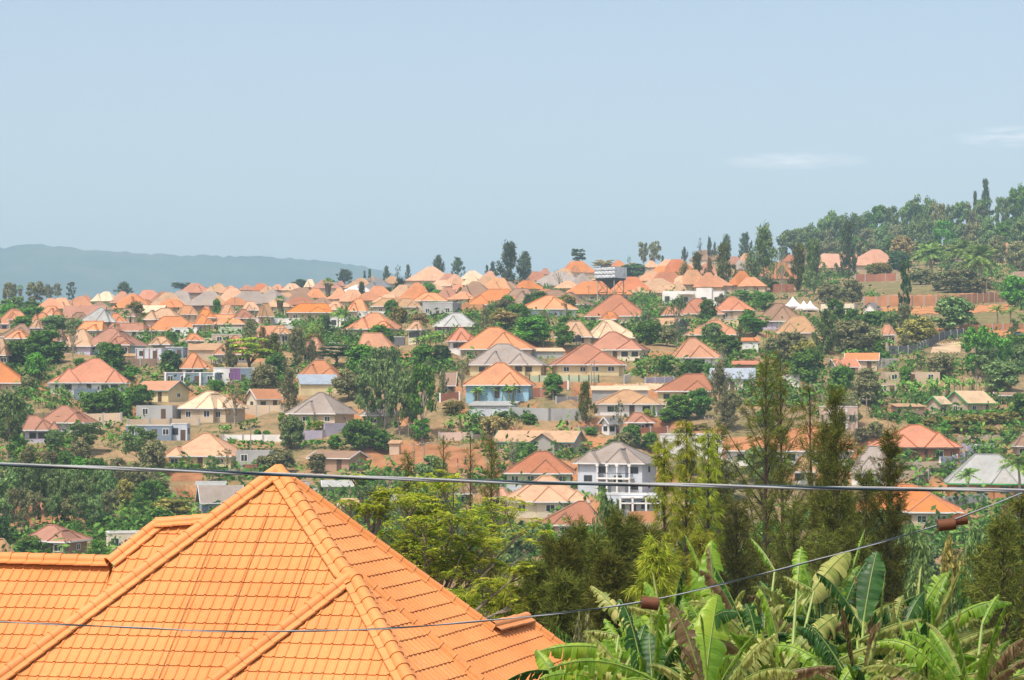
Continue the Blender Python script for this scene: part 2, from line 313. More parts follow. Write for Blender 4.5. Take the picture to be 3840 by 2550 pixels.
HRN = random.Random(77)
def house(kind, xl, xr, ya, ye, yb, roof, wall, yaw=0, rl=.4, rr=.6, k=.75, e=(), lb=None, lm=None, win=0, fas='w', key=None, wh=3.0, ov=.6, gl=None, name=None, cat='house', doors=1, wcol2=None, look=None, grp=None):
    if kind == 'h':
        if yaw == 0: yaw = HRN.choice((-1, 1)) * HRN.uniform(4, 20)
        if (rl, rr) == (.4, .6): rl, rr = HRN.uniform(.30, .46), HRN.uniform(.52, .68)
        if not e and ye and (ye - ya) > 14:
            q = HRN.random(); a_ = HRN.uniform(-.46, .02); w2 = HRN.uniform(.34, .44); e = ((a_, a_ + w2, HRN.uniform(.6, 1.6), HRN.uniform(.55, .85)),)
            if q > .6: e += ((min(.5 - .3, a_ + w2 + .03), .5, HRN.uniform(.3, .8), HRN.uniform(.4, .6)),)
    xc = (xl + xr) / 2; yaw = rad(yaw); ca, sa = math.cos(yaw), abs(math.sin(yaw))
    if kind == 'f': ye = ya
    if kind == 'h' and lb is None and lm is None:      # not every roof kept its first colour
        q_ = HRN.random(); roof = 'tn' if q_ < .16 else 'br' if q_ < .24 else 'gy' if q_ < .30 else 'rb' if q_ < .36 else roof
    if yb is None:
        r = 600.
        for _ in range(8): yb = ye + wh * F / r; r = .5 * r + .5 * hit0(xc, yb)
    r = hit0(xc, yb)
    if r > 700 and kind == 'h': e_ = (xr - xl) * .20; xl -= e_; xr += e_; ye += (ye - ya) * .08; ya += (ye - ya) * .10
    zb = P(xc, yb, r).z
    W = (xr - xl) * (r + 3) / F; w = W / (ca + k * sa); d = k * w
    dep = w / 2 * sa + d / 2 * ca; cy = r + dep; cx = (xc - 1920) / F * cy
    ze = P(xc, ye, r).z; hw = ze - zb
    if hw < 2.4: zb = ze - 2.4; hw = 2.4
    rise = max(.6, P(xc, ya, cy).z - ze)
    nm = name or ('flat_roofed_building' if kind == 'f' else 'tiled_house')
    root = empty(nm, (cx, cy, zb), yaw)
    near = r < 720; det = r < 600
    wm_ = wall_m(wall); key = key or ('d' if wall in ('wh', 'cr', 'pb', 'li', 'bl') else 'w')
    FLAT.append((cx, cy, w / 2 + 1.2, d / 2 + 1.5, yaw, zb))
    if kind == 'h':
        R, Fa, Ca = MB(), (MB() if near else None), (MB() if near else None)
        ra, rb = [(f - .5) * (xr - xl) * cy / F / max(.5, ca) for f in (rl, rr)]
        lim = w / 2 - .3; ra, rb = max(-lim, ra), min(lim, max(rb, ra + .05))
        hip_roof(R, Fa, Ca, -w/2, w/2, -d/2, d/2, hw, rise, ra, rb)
        wb = MB().box(-w/2 + ov, w/2 - ov, -d/2 + ov, d/2 - ov, -3.5, hw + .05)
        fy = -d / 2 + ov
        for q in e:
            # (x0, x1, projection, rise fraction): a wing with its own hip running back into the main roof; negative x0 > x1 marks a raised cross hip
            a, b, pj, f = q[:4]; x0, x1 = a * w, b * w; hwid = (x1 - x0) / 2; y0 = -d / 2 - pj
            if pj >= 0:
                ri = min(rise * f, rise - .15); back = max(-d/2 + d/2 * f + .2, y0 + hwid + .2)
                hip_roof(R, Fa, Ca, x0, x1, y0, min(back + hwid, d / 2 - .1), hw - .012, ri, y0 + hwid * .95, back, 'y')
                wb.box(x0 + ov, x1 - ov, y0 + ov, -d/2 + ov + .3, -3.5, hw + .03)
            else:
                hip_roof(R, Fa, Ca, x0, x1, -d/2 + .05, d/2 - .05, hw + .05, rise * f, (x0 + x1)/2 - .02, (x0 + x1)/2 + .02)
        ro = R.obj('roof', roof_m(roof), root)
        if near:
            Fa.obj('fascia', M_fasw if fas == 'w' else (mat_plain('fascia green', (.08, .42, .12), .6) if fas == 'g' else mat_plain('fascia brown', (.16, .11, .09), .7)), root)
            Ca.obj('ridge_cap', mat_roof('ridge ' + ROOF[roof][0], tuple(c * .8 for c in ROOF[roof][1])), ro)
        wb.obj('wall', wm_, root)
        if e and e[0][2] >= 0 and det:
            walls_windows_wings(root, w, d, hw, e, ov, key)
        walls_windows(root, w - 2*ov, d - 2*ov, hw, yaw, r, win, key, doors)
    elif kind in ('g', 'm'):
        R, Wl = MB(), MB(); o2 = .5; y0, y1 = -d/2, d/2; x0, x1 = -w/2, w/2; t = .12
        if kind == 'g':
            zr = hw + rise
            R.add([(x0,y0,hw),(x1,y0,hw),(x1,0,zr),(x0,0,zr),(x1,y1,hw),(x0,y1,hw),(x0,y0,hw-t),(x1,y0,hw-t),(x1,0,zr-t),(x0,0,zr-t),(x1,y1,hw-t),(x0,y1,hw-t)],
                [(0,1,2,3),(3,2,4,5),(7,6,9,8),(8,9,11,10),(0,6,7,1),(5,4,10,11),(0,3,9,6),(3,5,11,9),(1,7,8,2),(2,8,10,4)])
            g = o2; s = rise / (d / 2); zz = hw + g * s - t - .02
            Wl.add([(x0+g,y0+g,-3.5),(x1-g,y0+g,-3.5),(x1-g,y1-g,-3.5),(x0+g,y1-g,-3.5),(x0+g,y0+g,zz),(x1-g,y0+g,zz),(x1-g,y1-g,zz),(x0+g,y1-g,zz),(x0+g,0,zr-t-.02),(x1-g,0,zr-t-.02)],
                [(0,1,5,4),(2,3,7,6),(1,2,6,9,5),(3,0,4,8,7),(4,5,9,8),(6,7,8,9)])
            for q in e:      # cross gables facing forward: (x0, x1, projection, rise fraction)
                a, b, pj, f = q[:4]; xa, xb = a * w, b * w; xm = (xa + xb) / 2; yf = y0 - pj; h2 = rise * f; yb2 = y0 + (d/2) * f
                R.add([(xa,yf,hw-.02),(xm,yf,hw+h2),(xb,yf,hw-.02),(xa,y0+.4,hw-.02),(xm,yb2+.2,hw+h2),(xb,y0+.4,hw-.02),(xa,yf,hw-.14),(xm,yf,hw+h2-.12),(xb,yf,hw-.14)], [(0,1,4,3),(1,2,5,4),(0,6,7,1),(1,7,8,2)])
                Wl.add([(xa+.35,yf+.4,-3.5),(xb-.35,yf+.4,-3.5),(xb-.35,yf+.4,hw+.05),(xm,yf+.4,hw+h2-.2),(xa+.35,yf+.4,hw+.05),(xa+.35,y0+.6,-3.5),(xb-.35,y0+.6,-3.5),(xa+.35,y0+.6,hw),(xb-.35,y0+.6,hw)], [(0,1,2,3,4),(1,6,8,2),(5,0,4,7)])
        else:
            zr = hw + rise
            R.add([(x0,y0,hw),(x1,y0,hw),(x1,y1,zr),(x0,y1,zr),(x0,y0,hw-t),(x1,y0,hw-t),(x1,y1,zr-t),(x0,y1,zr-t)], [(0,1,2,3),(7,6,5,4),(0,4,5,1),(1,5,6,2),(2,6,7,3),(3,7,4,0)])
            g = o2 * .6; s = rise / d
            Wl.add([(x0+g,y0+g,-3.5),(x1-g,y0+g,-3.5),(x1-g,y1-g,-3.5),(x0+g,y1-g,-3.5),(x0+g,y0+g,hw+g*s-t),(x1-g,y0+g,hw+g*s-t),(x1-g,y1-g,zr-g*s-t),(x0+g,y1-g,zr-g*s-t)], [(0,1,5,4),(1,2,6,5),(2,3,7,6),(3,0,4,7)])
        R.obj('roof', roof_m(roof), root); Wl.obj('wall', wm_, root)
        if det and kind == 'g':
            b = MB(); col = fas
            for x in (x0 - .03, x1 + .03):
                for (ya_, yb_, za_, zb_) in ((y0, 0, hw, zr), (0, y1, zr, hw)):
                    b.add([(x-.04,ya_,za_+.05),(x+.04,ya_,za_+.05),(x+.04,yb_,zb_+.05),(x-.04,yb_,zb_+.05),(x-.04,ya_,za_-.22),(x+.04,ya_,za_-.22),(x+.04,yb_,zb_-.22),(x-.04,yb_,zb_-.22)], [(0,1,2,3),(7,6,5,4),(0,3,7,4),(1,5,6,2),(0,4,5,1),(3,2,6,7)])
            b.box(x0, x1, y0 - .05, y0 + .0, hw - .2, hw - .015)
            b.obj('bargeboard', M_fasw if fas == 'w' else mat_plain('fascia green', (.08, .42, .12), .6) if fas == 'g' else mat_plain('fascia teal', (.16, .30, .30), .6), root)
        walls_windows(root, w - 2*o2, d - 2*o2, hw, yaw, r, win, key, doors)
    else:
        h = hw if hw > 2.4 else 2.6; t = .22; wl = MB()
        for (a, b, c, dd) in ((-w/2, w/2, -d/2, -d/2 + t), (-w/2, w/2, d/2 - t, d/2), (-w/2, -w/2 + t, -d/2 + t, d/2 - t), (w/2 - t, w/2, -d/2 + t, d/2 - t)): wl.box(a, b, c, dd, -3.5, h)
        wl.obj('wall', wm_, root)
        MB().box(-w/2 + t, w/2 - t, -d/2 + t, d/2 - t, h - .6, h - .35).obj('roof', wall_m('gr'), root)
        if near and fas:
            cp = MB()
            for (a, b, c, dd) in ((-w/2 - .06, w/2 + .06, -d/2 - .06, -d/2 + t), (-w/2 - .06, w/2 + .06, d/2 - t, d/2 + .06), (-w/2 - .06, -w/2 + t, -d/2 + t, d/2 - t), (w/2 - t, w/2 + .06, -d/2 + t, d/2 - t)): cp.box(a, b, c, dd, h - .03, h + .13)
            cp.obj('coping', M_fasw, root)
        if win != -1: walls_windows(root, w, d, h, yaw, r, win, key, doors)
        if wcol2:      # painted panels of the front: (x0, x1, colour)
            for (a, b, cc) in wcol2: MB().box(a * w, b * w, -d/2 - .05, -d/2 + .05, -3, h - .05).obj('front_panel', wall_m(cc), root)
    if not look:
        ty = {'h': 'hip-roofed house', 'g': 'gabled house', 'm': 'lean-to shed', 'f': 'flat-roofed building'}[kind]
        look = f"{WALL[wall][0]} {ty}" if kind == 'f' else (f"{ROOF[roof][0]} {ty}" + (f" with {WALL[wall][0]} walls" if r < 640 and (yb - ye) * 0.27 > 3 else ""))
    reg(root, cat, look, xc, (ya + yb) / 2, grp or ('flat-roofed buildings on the hillside' if kind == 'f' else 'houses on the hillside'), lb, lm)
    root['_r'] = r
    return root, w, d, hw, r
def walls_windows_wings(root, w, d, hw, e, ov, key):
    for q in e:
        a, b, pj, f = q[:4]
        if pj < .6: continue
        x0, x1 = a * w + ov, b * w - ov; n = 1 if (x1 - x0) < 4.5 else 2
        for i in range(n): put_window(root, x0 + (x1 - x0) * (i + .5) / n, -d/2 - pj + ov, hw * .36, 0, 1.5, min(1.4, hw * .45), key)
# ------------------------------------------------------------ the houses, from the ridge down to the valley
H = house
# skyline and upper slope, western end of the ridge
H('h',143,235,1114,1154,None,'or','be',12); H('h',192,272,1112,1152,None,'pe','be',-8); H('h',225,345,1106,1150,None,'sa','be',10,.55,.65); H('h',300,346,1104,1128,None,'re','be')
H('h',355,440,1089,1126,None,'cr','be',0,.42,.58); H('h',420,492,1088,1133,None,'sa','br',8); H('h',446,572,1094,1150,None,'or','be',-12,.38,.48); H('h',517,604,1083,1122,None,'ro','be',10)
H('h',572,652,1089,1128,None,'rb','be',0); H('h',560,692,1091,1147,None,'pe','br',14,.45,.6); H('h',640,724,1086,1138,None,'cr','be',-10); H('h',690,790,1058,1095,None,'re','br',0)
H('h',705,832,1086,1141,None,'cr','br',8,.5,.7); H('h',781,864,1058,1092,None,'rb','be',-12); H('h',833,902,1068,1096,None,'sa','be'); H('h',901,952,1068,1086,None,'re','be'); H('h',812,942,1075,1131,None,'pe','be',12,.4,.55)
H('h',947,1007,1060,1087,None,'ro','be',10); H('h',976,1032,1071,1096,None,'pe','be'); H('h',1018,1066,1064,1086,None,'sa','be'); H('h',1067,1130,1060,1086,None,'pe','be',-8)
H('h',865,996,1086,1135,None,'rb','gr',12,.38,.72); H('h',944,1087,1079,1133,None,'gy','be',-28,.5,.56,lb='grey-brown hip-roofed house with dark hip lines on the upper slope, behind the palms', lm=None)
H('h',1051,1170,1075,1106,None,'bg','gr',0,.55,.75); H('h',1149,1216,1078,1114,None,'bo','be'); H('h',1067,1183,1096,1138,None,'sa','be',15); H('h',1080,1186,1109,1140,None,'rb','be',-8)
H('h',1145,1184,1044,1074,None,'cr','be'); H('h',1175,1270,1045,1078,None,'ro','be',8); H('h',1246,1302,1075,1112,None,'pe','be',-10); H('h',1259,1292,1052,1071,None,'re','be')
H('h',1295,1388,1039,1077,None,'tn','be',8,.5,.7); H('h',1370,1478,1036,1082,None,'dg','be',-14,.42,.5); H('h',1295,1388,1065,1092,None,'wh','be'); H('h',1438,1492,1031,1061,None,'tn','be'); H('h',1384,1412,1034,1052,None,'br','be')
H('h',1280,1362,1081,1127,None,'pe','be',14); H('h',1380,1466,1068,1107,None,'or','be'); H('h',1464,1562,1062,1110,None,'pe','be',-10)
# long red-brown roof, pale green roof, western upper slope
H('g',235,402,1146,1192,1212,'rb','be',4,lb='long red-brown ridge roof behind the pale grey hip roof'); H('h',303,454,1153,1205,None,'lg','gr',-6,.48,.52,lb='pale grey hip-roofed house beside the clump of royal palms', lm='the pale grey hip roof')
H('h',-20,114,1159,1213,1232,'sa','li',6,.45,.6); H('h',185,245,1166,1195,None,'sa','be'); H('g',495,636,1145,1176,1192,'cr','be',-14); H('h',537,698,1156,1197,None,'sa','be',0,.42,.6); H('h',470,560,1128,1155,None,'ro','be',0)
H('h',550,760,1187,1239,1262,'or','be',4,.3,.6,e=((.12,.5,1.2,.6),)); H('h',715,802,1180,1216,None,'bo','be'); H('h',290,412,1205,1238,None,'bo','be',0,.2,.8); H('h',-10,142,1215,1262,1285,'or','be',10,.55,.65)
H('h',108,164,1198,1229,None,'rb','be'); H('h',225,382,1234,1297,1322,'sa','li',-14,.5,.58); H('h',192,252,1237,1277,None,'pk','be'); H('h',400,572,1212,1240,1266,'bo','wh',0,.1,.8)
H('h',314,555,1231,1294,1330,'rb','bl',-18,.38,.48,e=((.02,.38,1.0,.8),),lb='red-brown hip-roofed house with light blue walls', lm='the blue-walled house')
H('h',-42,40,1267,1331,None,'pk','be'); H('f',646,752,1229,0,1264,'gr','wh',-6); H('f',512,625,1310,0,1346,'gr','pb',-10,wcol2=((-.48,-.44,'bk'),(-.2,-.15,'bk'),(.02,.06,'bk'),(.3,.35,'bk')),lb='pale blue flat-roofed building with small red panels along the parapet', lm='the pale blue flat building')
H('f',625,700,1306,0,1338,'gr','bb',-10); H('m',700,836,1286,1312,1330,'tn','be',8); H('h',668,792,1323,1380,1400,'or','wh',10,.4,.5,lb='small orange hip-roofed house with white walls above the slate-coloured modern bungalow'); H('m',462,514,1326,1334,1346,'tn','be')
# middle of the upper slope
H('h',820,882,1140,1176,None,'pe','be'); H('h',900,978,1130,1162,None,'pe','be',8); H('h',760,977,1180,1214,1234,'bo','be',0,.2,.75,lb='long low orange hip roof over a beige house above the mint flat building'); H('h',745,802,1150,1188,None,'or','be'); H('h',960,1032,1137,1186,None,'or','be')
H('h',1070,1252,1139,1171,None,'bo','be',4,.3,.85); H('h',1295,1388,1120,1166,None,'bo','be'); H('h',1390,1542,1118,1147,None,'or','be',0,.3,.6)
H('f',1124,1226,1170,0,1196,'gr','wh',0,win=-1); H('f',920,1132,1197,0,1224,'gr','wh',0,.0,wcol2=((-.5,-.36,'cr'),(-.36,-.28,'gr'),(-.05,.1,'pb'),(.35,.5,'gn')),win=-1,lb='long flat-roofed row painted white, blue and green', lm='the painted flat row')
H('f',822,922,1231,0,1262,'gr','gn',-8,win=-1,lb='mint green flat-roofed building with a white side'); H('f',1067,1102,1228,0,1262,'gr','wh'); H('f',1236,1304,1190,0,1234,'gr','wh',0); H('f',1391,1538,1145,0,1170,'gr','pb',8,win=-1); H('f',1320,1507,1170,0,1200,'gr','wh',6,win=-1)
H('h',1293,1523,1174,1232,1264,'or','be',-16,.42,.55,win=3,lb='big orange hip-roofed bungalow beside the tall royal palms', lm='the big orange bungalow')
H('g',940,1092,1221,1262,1292,'sa','be',-38,fas='t',lb='salmon gabled house with a brown gable end above the spreading green tree'); H('h',785,952,1257,1328,1352,'sa','gr',12,.55,.62); H('h',1335,1507,1249,1320,1345,'sa','gr',-10,.15,.55); H('h',1130,1227,1268,1318,None,'pk','be',0)
H('f',1450,1518,1267,0,1292,'gr','dk',0,win=-1); H('f',788,912,1257,0,1288,'gr','be',8)
H('h',1113,1297,1351,1412,1450,'sa','ye',0,.36,.56,lb='salmon hip-roofed house behind a blue-grey lean-to roof', lm='the house with the blue-grey lean-to'); H('m',1113,1275,1403,1440,1478,'bg','ye',14,k=.45,win=2,key='g',lb='yellow-walled annex under a blue-grey sloping sheet roof')
# ridge, centre
H('h',1530,1682,993,1048,None,'pe','be',10,.5,.6); H('h',1565,1610,1024,1047,None,'gy','be'); H('h',1650,1720,1021,1057,None,'re','be'); H('h',1672,1742,1023,1062,None,'pe','be'); H('h',1734,1814,1011,1044,None,'cr','be'); H('h',1737,1798,1027,1066,None,'cr','be')
H('h',1809,1863,1013,1042,None,'sa','be'); H('h',1786,1867,1032,1066,None,'or','be'); H('h',1718,1862,1047,1113,1135,'br','tn' if 0 else 'be',-14,.4,.5,lb='brown hip-roofed house with a wide pyramid roof on the upper slope, behind two poles',lm='the brown pyramid-roofed house'); H('h',1643,1720,1073,1117,None,'rb','be',-10)
H('h',1690,1747,1063,1092,None,'ro','be'); H('h',1500,1612,1052,1120,None,'or','be',10,.5,.6); H('h',1812,1918,1036,1087,None,'pe','be'); H('h',1770,1945,1078,1137,1160,'or','be',-8,.4,.7); H('h',1881,2032,1076,1138,1162,'tn','bl',0,.38,.6)
H('h',1988,2204,1081,1136,1162,'br','gr',-18,.4,.5,e=((.0,.45,.8,.8),)); H('h',1926,2168,1109,1158,1195,'bo','pb',8,.5,.6,e=((-.1,.3,1.2,.85),),lb='bright orange hip-roofed house with pale blue-grey walls above the rounded dark tree', lm='the bright orange house')
H('h',1978,2055,1013,1054,None,'re','be'); H('h',2025,2062,1003,1027,None,'br','be'); H('h',2008,2202,1013,1068,1086,'gy','ob',-8,.4,.55,lb='grey-brown hip-roofed house behind two bare trees'); H('h',2075,2152,1003,1032,None,'tn','be'); H('h',2115,2220,974,1018,None,'or','be',6); H('h',2144,2222,1020,1066,None,'ro','be',12)
H('h',2131,2332,1048,1099,1135,'or','be',4,.35,.75,lb='orange hip-roofed house with beige walls behind the raised water tank'); H('h',2185,2450,1104,1184,1208,'re','cr',-10,.44,.52,lb='large red hip-roofed house with cream walls in front of the raised water tank',lm='the large red house')
H('f',1585,1730,1135,0,1192,'gr','gr',-20,win=3,lb='bare grey concrete two-storey flat-roofed building',lm='the grey concrete block building'); H('f',1728,1817,1143,0,1172,'gr','ob',-6,win=-1,fas=None)
H('h',1622,1799,1174,1222,1240,'lg','pu',-6,.42,.6,lb='pale grey hip-roofed house with purple walls'); H('h',1669,1786,1228,1278,1310,'ro','wh',8,.45,.55); H('h',1716,2027,1228,1308,1345,'or','be',-8,.38,.5,lb='large pale orange hip-roofed house above the grey-brown tiled roof')
H('h',2076,2232,1205,1262,1280,'pe','be'); H('h',2187,2392,1198,1265,1284,'cr','be',8,.4,.5,lb='cream hip-roofed house behind a mango tree'); H('h',2195,2445,1245,1310,1352,'re','cr',-14,.36,.46,e=((.05,.5,1.0,.55),),win=3,lb='red hip-roofed house with a columned cream veranda',lm='the red house with the veranda')
H('h',1752,2062,1290,1366,1408,'gy','ye',0,.36,.5,e=((-.26,-.02,1.6,.62),(.06,.3,1.0,.5)),win=3,key='d',lb='grey-brown tiled hip-roofed house with pale yellow walls above the orange hip roof',lm='the grey-brown tiled house')
H('h',2060,2348,1290,1366,1408,'re','ye',6,.46,.5,e=((-.1,.42,1.2,.62),),win=4,lb='red hip-roofed house with pale yellow walls behind the pillared green-panel fence',lm='the yellow-walled red-roofed house')
H('m',1985,2120,1303,1316,1332,'cr','gr',6,fas='w'); H('h',1735,2012,1361,1443,1492,'or','bl',-6,.46,.56,e=((.02,.34,1.2,.55),),win=3,key='w',lb='orange hip-roofed house with light blue walls behind a banana grove',lm='the orange blue-walled house')
H('g',1648,1718,1397,1445,1474,'br','br',-10)
# ridge, eastern half
H('h',2290,2352,972,1002,None,'or','be'); H('h',2335,2417,982,1007,None,'br','be'); H('h',2421,2469,974,1001,None,'pe','be'); H('h',2470,2553,969,999,None,'pe','be',-8); H('h',2496,2599,967,1017,None,'ro','be',12); H('h',2440,2512,993,1022,None,'bo','be'); H('h',2427,2475,1010,1042,None,'gy','be')
H('h',2444,2562,1013,1066,None,'re','be',6); H('h',2290,2427,1032,1084,None,'ro','be',-6,.4,.65); H('h',2360,2547,1037,1093,1112,'tn','be',0,.5,.62,e=((.2,.5,.6,.8),)); H('h',2600,2702,933,972,None,'br','cr',-10); H('h',2613,2692,982,1023,None,'re','be'); H('h',2730,2787,958,992,None,'bo','be')
H('h',2770,2832,945,987,None,'pe','be'); H('h',2755,2812,970,1007,None,'sa','be'); H('h',2555,2640,1005,1062,None,'pe','be'); H('h',2610,2700,1015,1072,None,'sa','be'); H('h',2738,2822,1010,1065,None,'or','be'); H('h',2895,2977,975,1040,None,'sa','be'); H('h',2940,2992,951,978,None,'re','be'); H('h',3000,3042,932,962,None,'re','be')
H('h',3050,3185,945,1000,None,'pk','be',8); H('h',3190,3350,928,990,None,'pk','be',0,.5,.65); H('h',3120,3230,935,985,None,'sa','be',-8); H('h',3755,3802,905,950,None,'pk','be'); H('h',3780,3880,1015,1040,None,'br','br')
# white modern house: three blocks of one building
mh, w_, d_, h_, r_ = H('f',2484,2727,1092,0,1150,'gr','wh',-10,k=.4,win=4,lb='white modern flat-roofed house with cubic blocks below the casuarinas',lm='the white modern house')
MB().box(-w_*.5, -w_*.2, -d_*.5 - 1.6, -d_*.5 + .5, -3, h_*.92).box(-w_*.22, w_*.02, -d_*.5 - 2.4, -d_*.5 - .2, h_*.80, h_*.9).box(w_*.05, w_*.3, -d_*.5 - .8, d_*.3, h_*.5, h_*1.22).obj('wing', wall_m('wh'), mh)
put_window(mh, -w_*.42, -d_*.5 - 1.6, h_*.35, 0, 1.5, 1.6); put_window(mh, w_*.17, -d_*.5 - .8, h_*.3, 0, 1.6, 1.5)
H('h',2530,2722,1120,1176,1202,'re','ye',-4,.38,.5,lb='red hip-roofed house with pale yellow walls just below the white modern house'); H('h',2675,2840,1114,1163,None,'ro','be',-8,.36,.5); H('h',2824,3042,1137,1203,1236,'br','li',-14,.4,.5,lb='wide brown hip-roofed house below the white tents',lm='the wide brown house')
H('h',2900,3077,1185,1247,1262,'tn','be',-6,.4,.65,lb='tan hip-roofed house in front of the wide brown house'); H('h',2558,2788,1201,1254,1280,'sa','br',-10,.5,.6,lb='dull salmon hip-roofed house in front of the yellow flat building'); H('h',2509,2707,1268,1340,1362,'sa','wh',6,.38,.5,e=((-.2,.3,.8,.6),),lb='salmon hip-roofed house behind a row of banana plants and palms',lm='the salmon house behind the palms')
H('g',2416,2587,1192,1218,1248,'tn','dk',-35,fas='t'); H('f',2714,2774,1201,0,1228,'gr','ye',6,win=-1,lb='small yellow flat-roofed building'); H('m',2776,2852,1265,1278,1322,'or','wh',-8,key='g',win=2,lb='white house with green windows under a low orange roof'); H('m',2740,2852,1352,1366,1385,'ro','br',-6)
H('f',2902,2974,1065,0,1097,'gr','bk',0,win=-1); H('f',3075,3224,1138,0,1192,'gr','cr',-18,win=3,fas=None,lb='unfinished cream flat-roofed building with a dark open carport'); H('g',3228,3314,1134,1160,1178,'dg','wh',58,k=1.2,lb='small white gabled house below the long orange brick wall',lm='the small white gabled house')
# eastern slope
H('h',3300,3362,1217,1255,None,'pk','be'); H('g',3160,3307,1323,1350,1375,'or','be',-12,lb='orange gabled house beside a grey stepped wall'); H('g',3100,3226,1345,1375,1392,'ro','be',20); H('f',3295,3512,1398,0,1438,'gr','be',4,win=3,fas=None,lb='long beige flat-roofed building above the banana row'); H('f',3295,3364,1440,0,1472,'gr','be',-10,fas=None)
H('g',3524,3742,1465,1512,1552,'cr','be',42,fas='g',k=.7,lb='cream gabled house with green bargeboards beside a wooden pole',lm='the gabled house with green bargeboards'); H('g',3462,3574,1485,1516,1560,'cr','be',52,fas='g',k=.8,win=1,lb='small beige gabled wing with green bargeboards')
H('m',3340,3467,1516,1524,1560,'tn','br',8,win=2,lb='low brown shed with a rusty sheet roof beside the green-trimmed gable'); H('g',3720,3862,1470,1482,1508,'br','br',-8)
bh, w_, d_, h_, r_ = H('f',3075,3212,1525,0,1612,'gr','pk',12,k=.6,win=3,key='g',lb='peach two-storey balcony house with green railings behind a dark conifer',lm='the peach balcony house')
MB().box(-w_*.5, w_*.1, -d_*.5 - 1.2, -d_*.5 - .03, h_*.30, h_*.36).obj('balcony', wall_m('gn'), bh)
rl_ = MB()
for i in range(14): rl_.box(-w_*.5 + i*w_*.045, -w_*.5 + i*w_*.045 + .05, -d_*.5 - 1.2, -d_*.5 - 1.15, h_*.36, h_*.52)
rl_.box(-w_*.5, w_*.1, -d_*.5 - 1.22, -d_*.5 - 1.14, h_*.52, h_*.55).obj('railing', M_gfr, bh)
for x in (-.48, -.2, .08): MB().box(x*w_ - .15, x*w_ + .15, -d_*.5 - 1.2, -d_*.5 - .9, -3, h_*.95).obj('column', M_white, bh)
# western middle slope
H('h',-112,112,1345,1435,1468,'or','tn' if 0 else 'be',6,.36,.44,lb='orange hip-roofed house with a blue railing at the western edge',lm='the orange house at the western edge'); H('h',172,505,1345,1434,1474,'ro','wh',0,.52,.6,e=((-.4,-.1,1.0,.6),(.2,.42,1.2,.55)),win=5,lb='large red-orange hip-roofed house behind a strip of banana plants',lm='the large red-orange house')
H('g',495,720,1428,1464,1506,'sa','ye',-32,fas='t',lb='salmon gabled house with a pale yellow upper gable over brick',lm='the yellow-gabled house'); H('f',273,370,1460,0,1492,'gr','bb',14,win=-1,fas=None); H('m',403,480,1434,1440,1462,'cr','cr',6)
H('h',153,363,1522,1584,1614,'rb','li',-12,.36,.48,e=((.1,.45,1.0,.6),),lb='red-brown hip-roofed house above a clump of round trees',lm='the red-brown house over the wood'); H('h',80,232,1559,1612,1662,'rb','li',8,.2,.4,lb='lower red-brown hip-roofed house with lilac-grey walls')
sh, w_, d_, h_, r_ = H('f',620,830,1398,0,1446,'gr','bb',-6,k=.5,win=4,key='w',lb='slate-coloured modern bungalow with white framing',lm='the slate modern bungalow'); H('f',800,985,1380,0,1440,'gr','wh',4,k=.5,win=4,key='w',wcol2=((-.16,.06,'pu'),(.06,.3,'bb')),lb='white modern bungalow with a purple panel')
for x in (-.46, -.1, .2, .46): MB().box(x*w_ - .2, x*w_ + .2, -d_*.5 - .5, -d_*.5 - .03, -3, h_).obj('column', M_white, sh)
H('h',667,932,1468,1530,1584,'cr','be',-24,.4,.5,lb='cream hip-roofed house with a rusty pyramid roof',lm='the cream pyramid-roofed house'); H('f',517,684,1520,0,1572,'gr','gr',-14,win=2,fas=None,lb='bare concrete block building with laundry-coloured stains' if 0 else 'bare cement block building above a beige yard wall')
H('f',480,650,1596,0,1650,'gr','bb',0,k=.5,win=4,key='w',lb='dark slate flat-roofed bungalow with white-framed windows',lm='the dark slate bungalow'); H('f',645,712,1590,0,1652,'gr','pb',-8)
ph, w_, d_, h_, r_ = H('h',632,930,1625,1710,1748,'pe','ye',-12,.44,.52,e=((-.46,-.2,2.0,.42),),win=3,lb='peach hip-roofed house with yellow walls and a gabled porch',lm='the peach house with the porch')
H('h',1072,1342,1472,1550,1598,'gy','be',-26,.46,.52,win=3,key='w',lb='grey tiled pyramid-roofed house with white corner columns',lm='the grey pyramid-roofed house'); H('g',913,1066,1458,1496,1516,'sa','cr',38,lb='small cream gabled house with a salmon roof',lm='the small salmon gabled house'); H('h',1350,1502,1513,1556,1590,'lg','be',-8,.4,.5)
H('g',1150,1388,1690,1718,1758,'br','mu',-28,lb='mud-brown house with a rusty brown sheet roof',lm='the mud-brown house'); H('m',1454,1512,1654,1662,1690,'tn','be',-16,lb='tiny beige hut alone on the bare slope'); ub, w_, d_, h_, r_ = H('f',890,1027,1690,0,1752,'gr','gr',-6,fas=None,lb='unfinished concrete building with open bays')
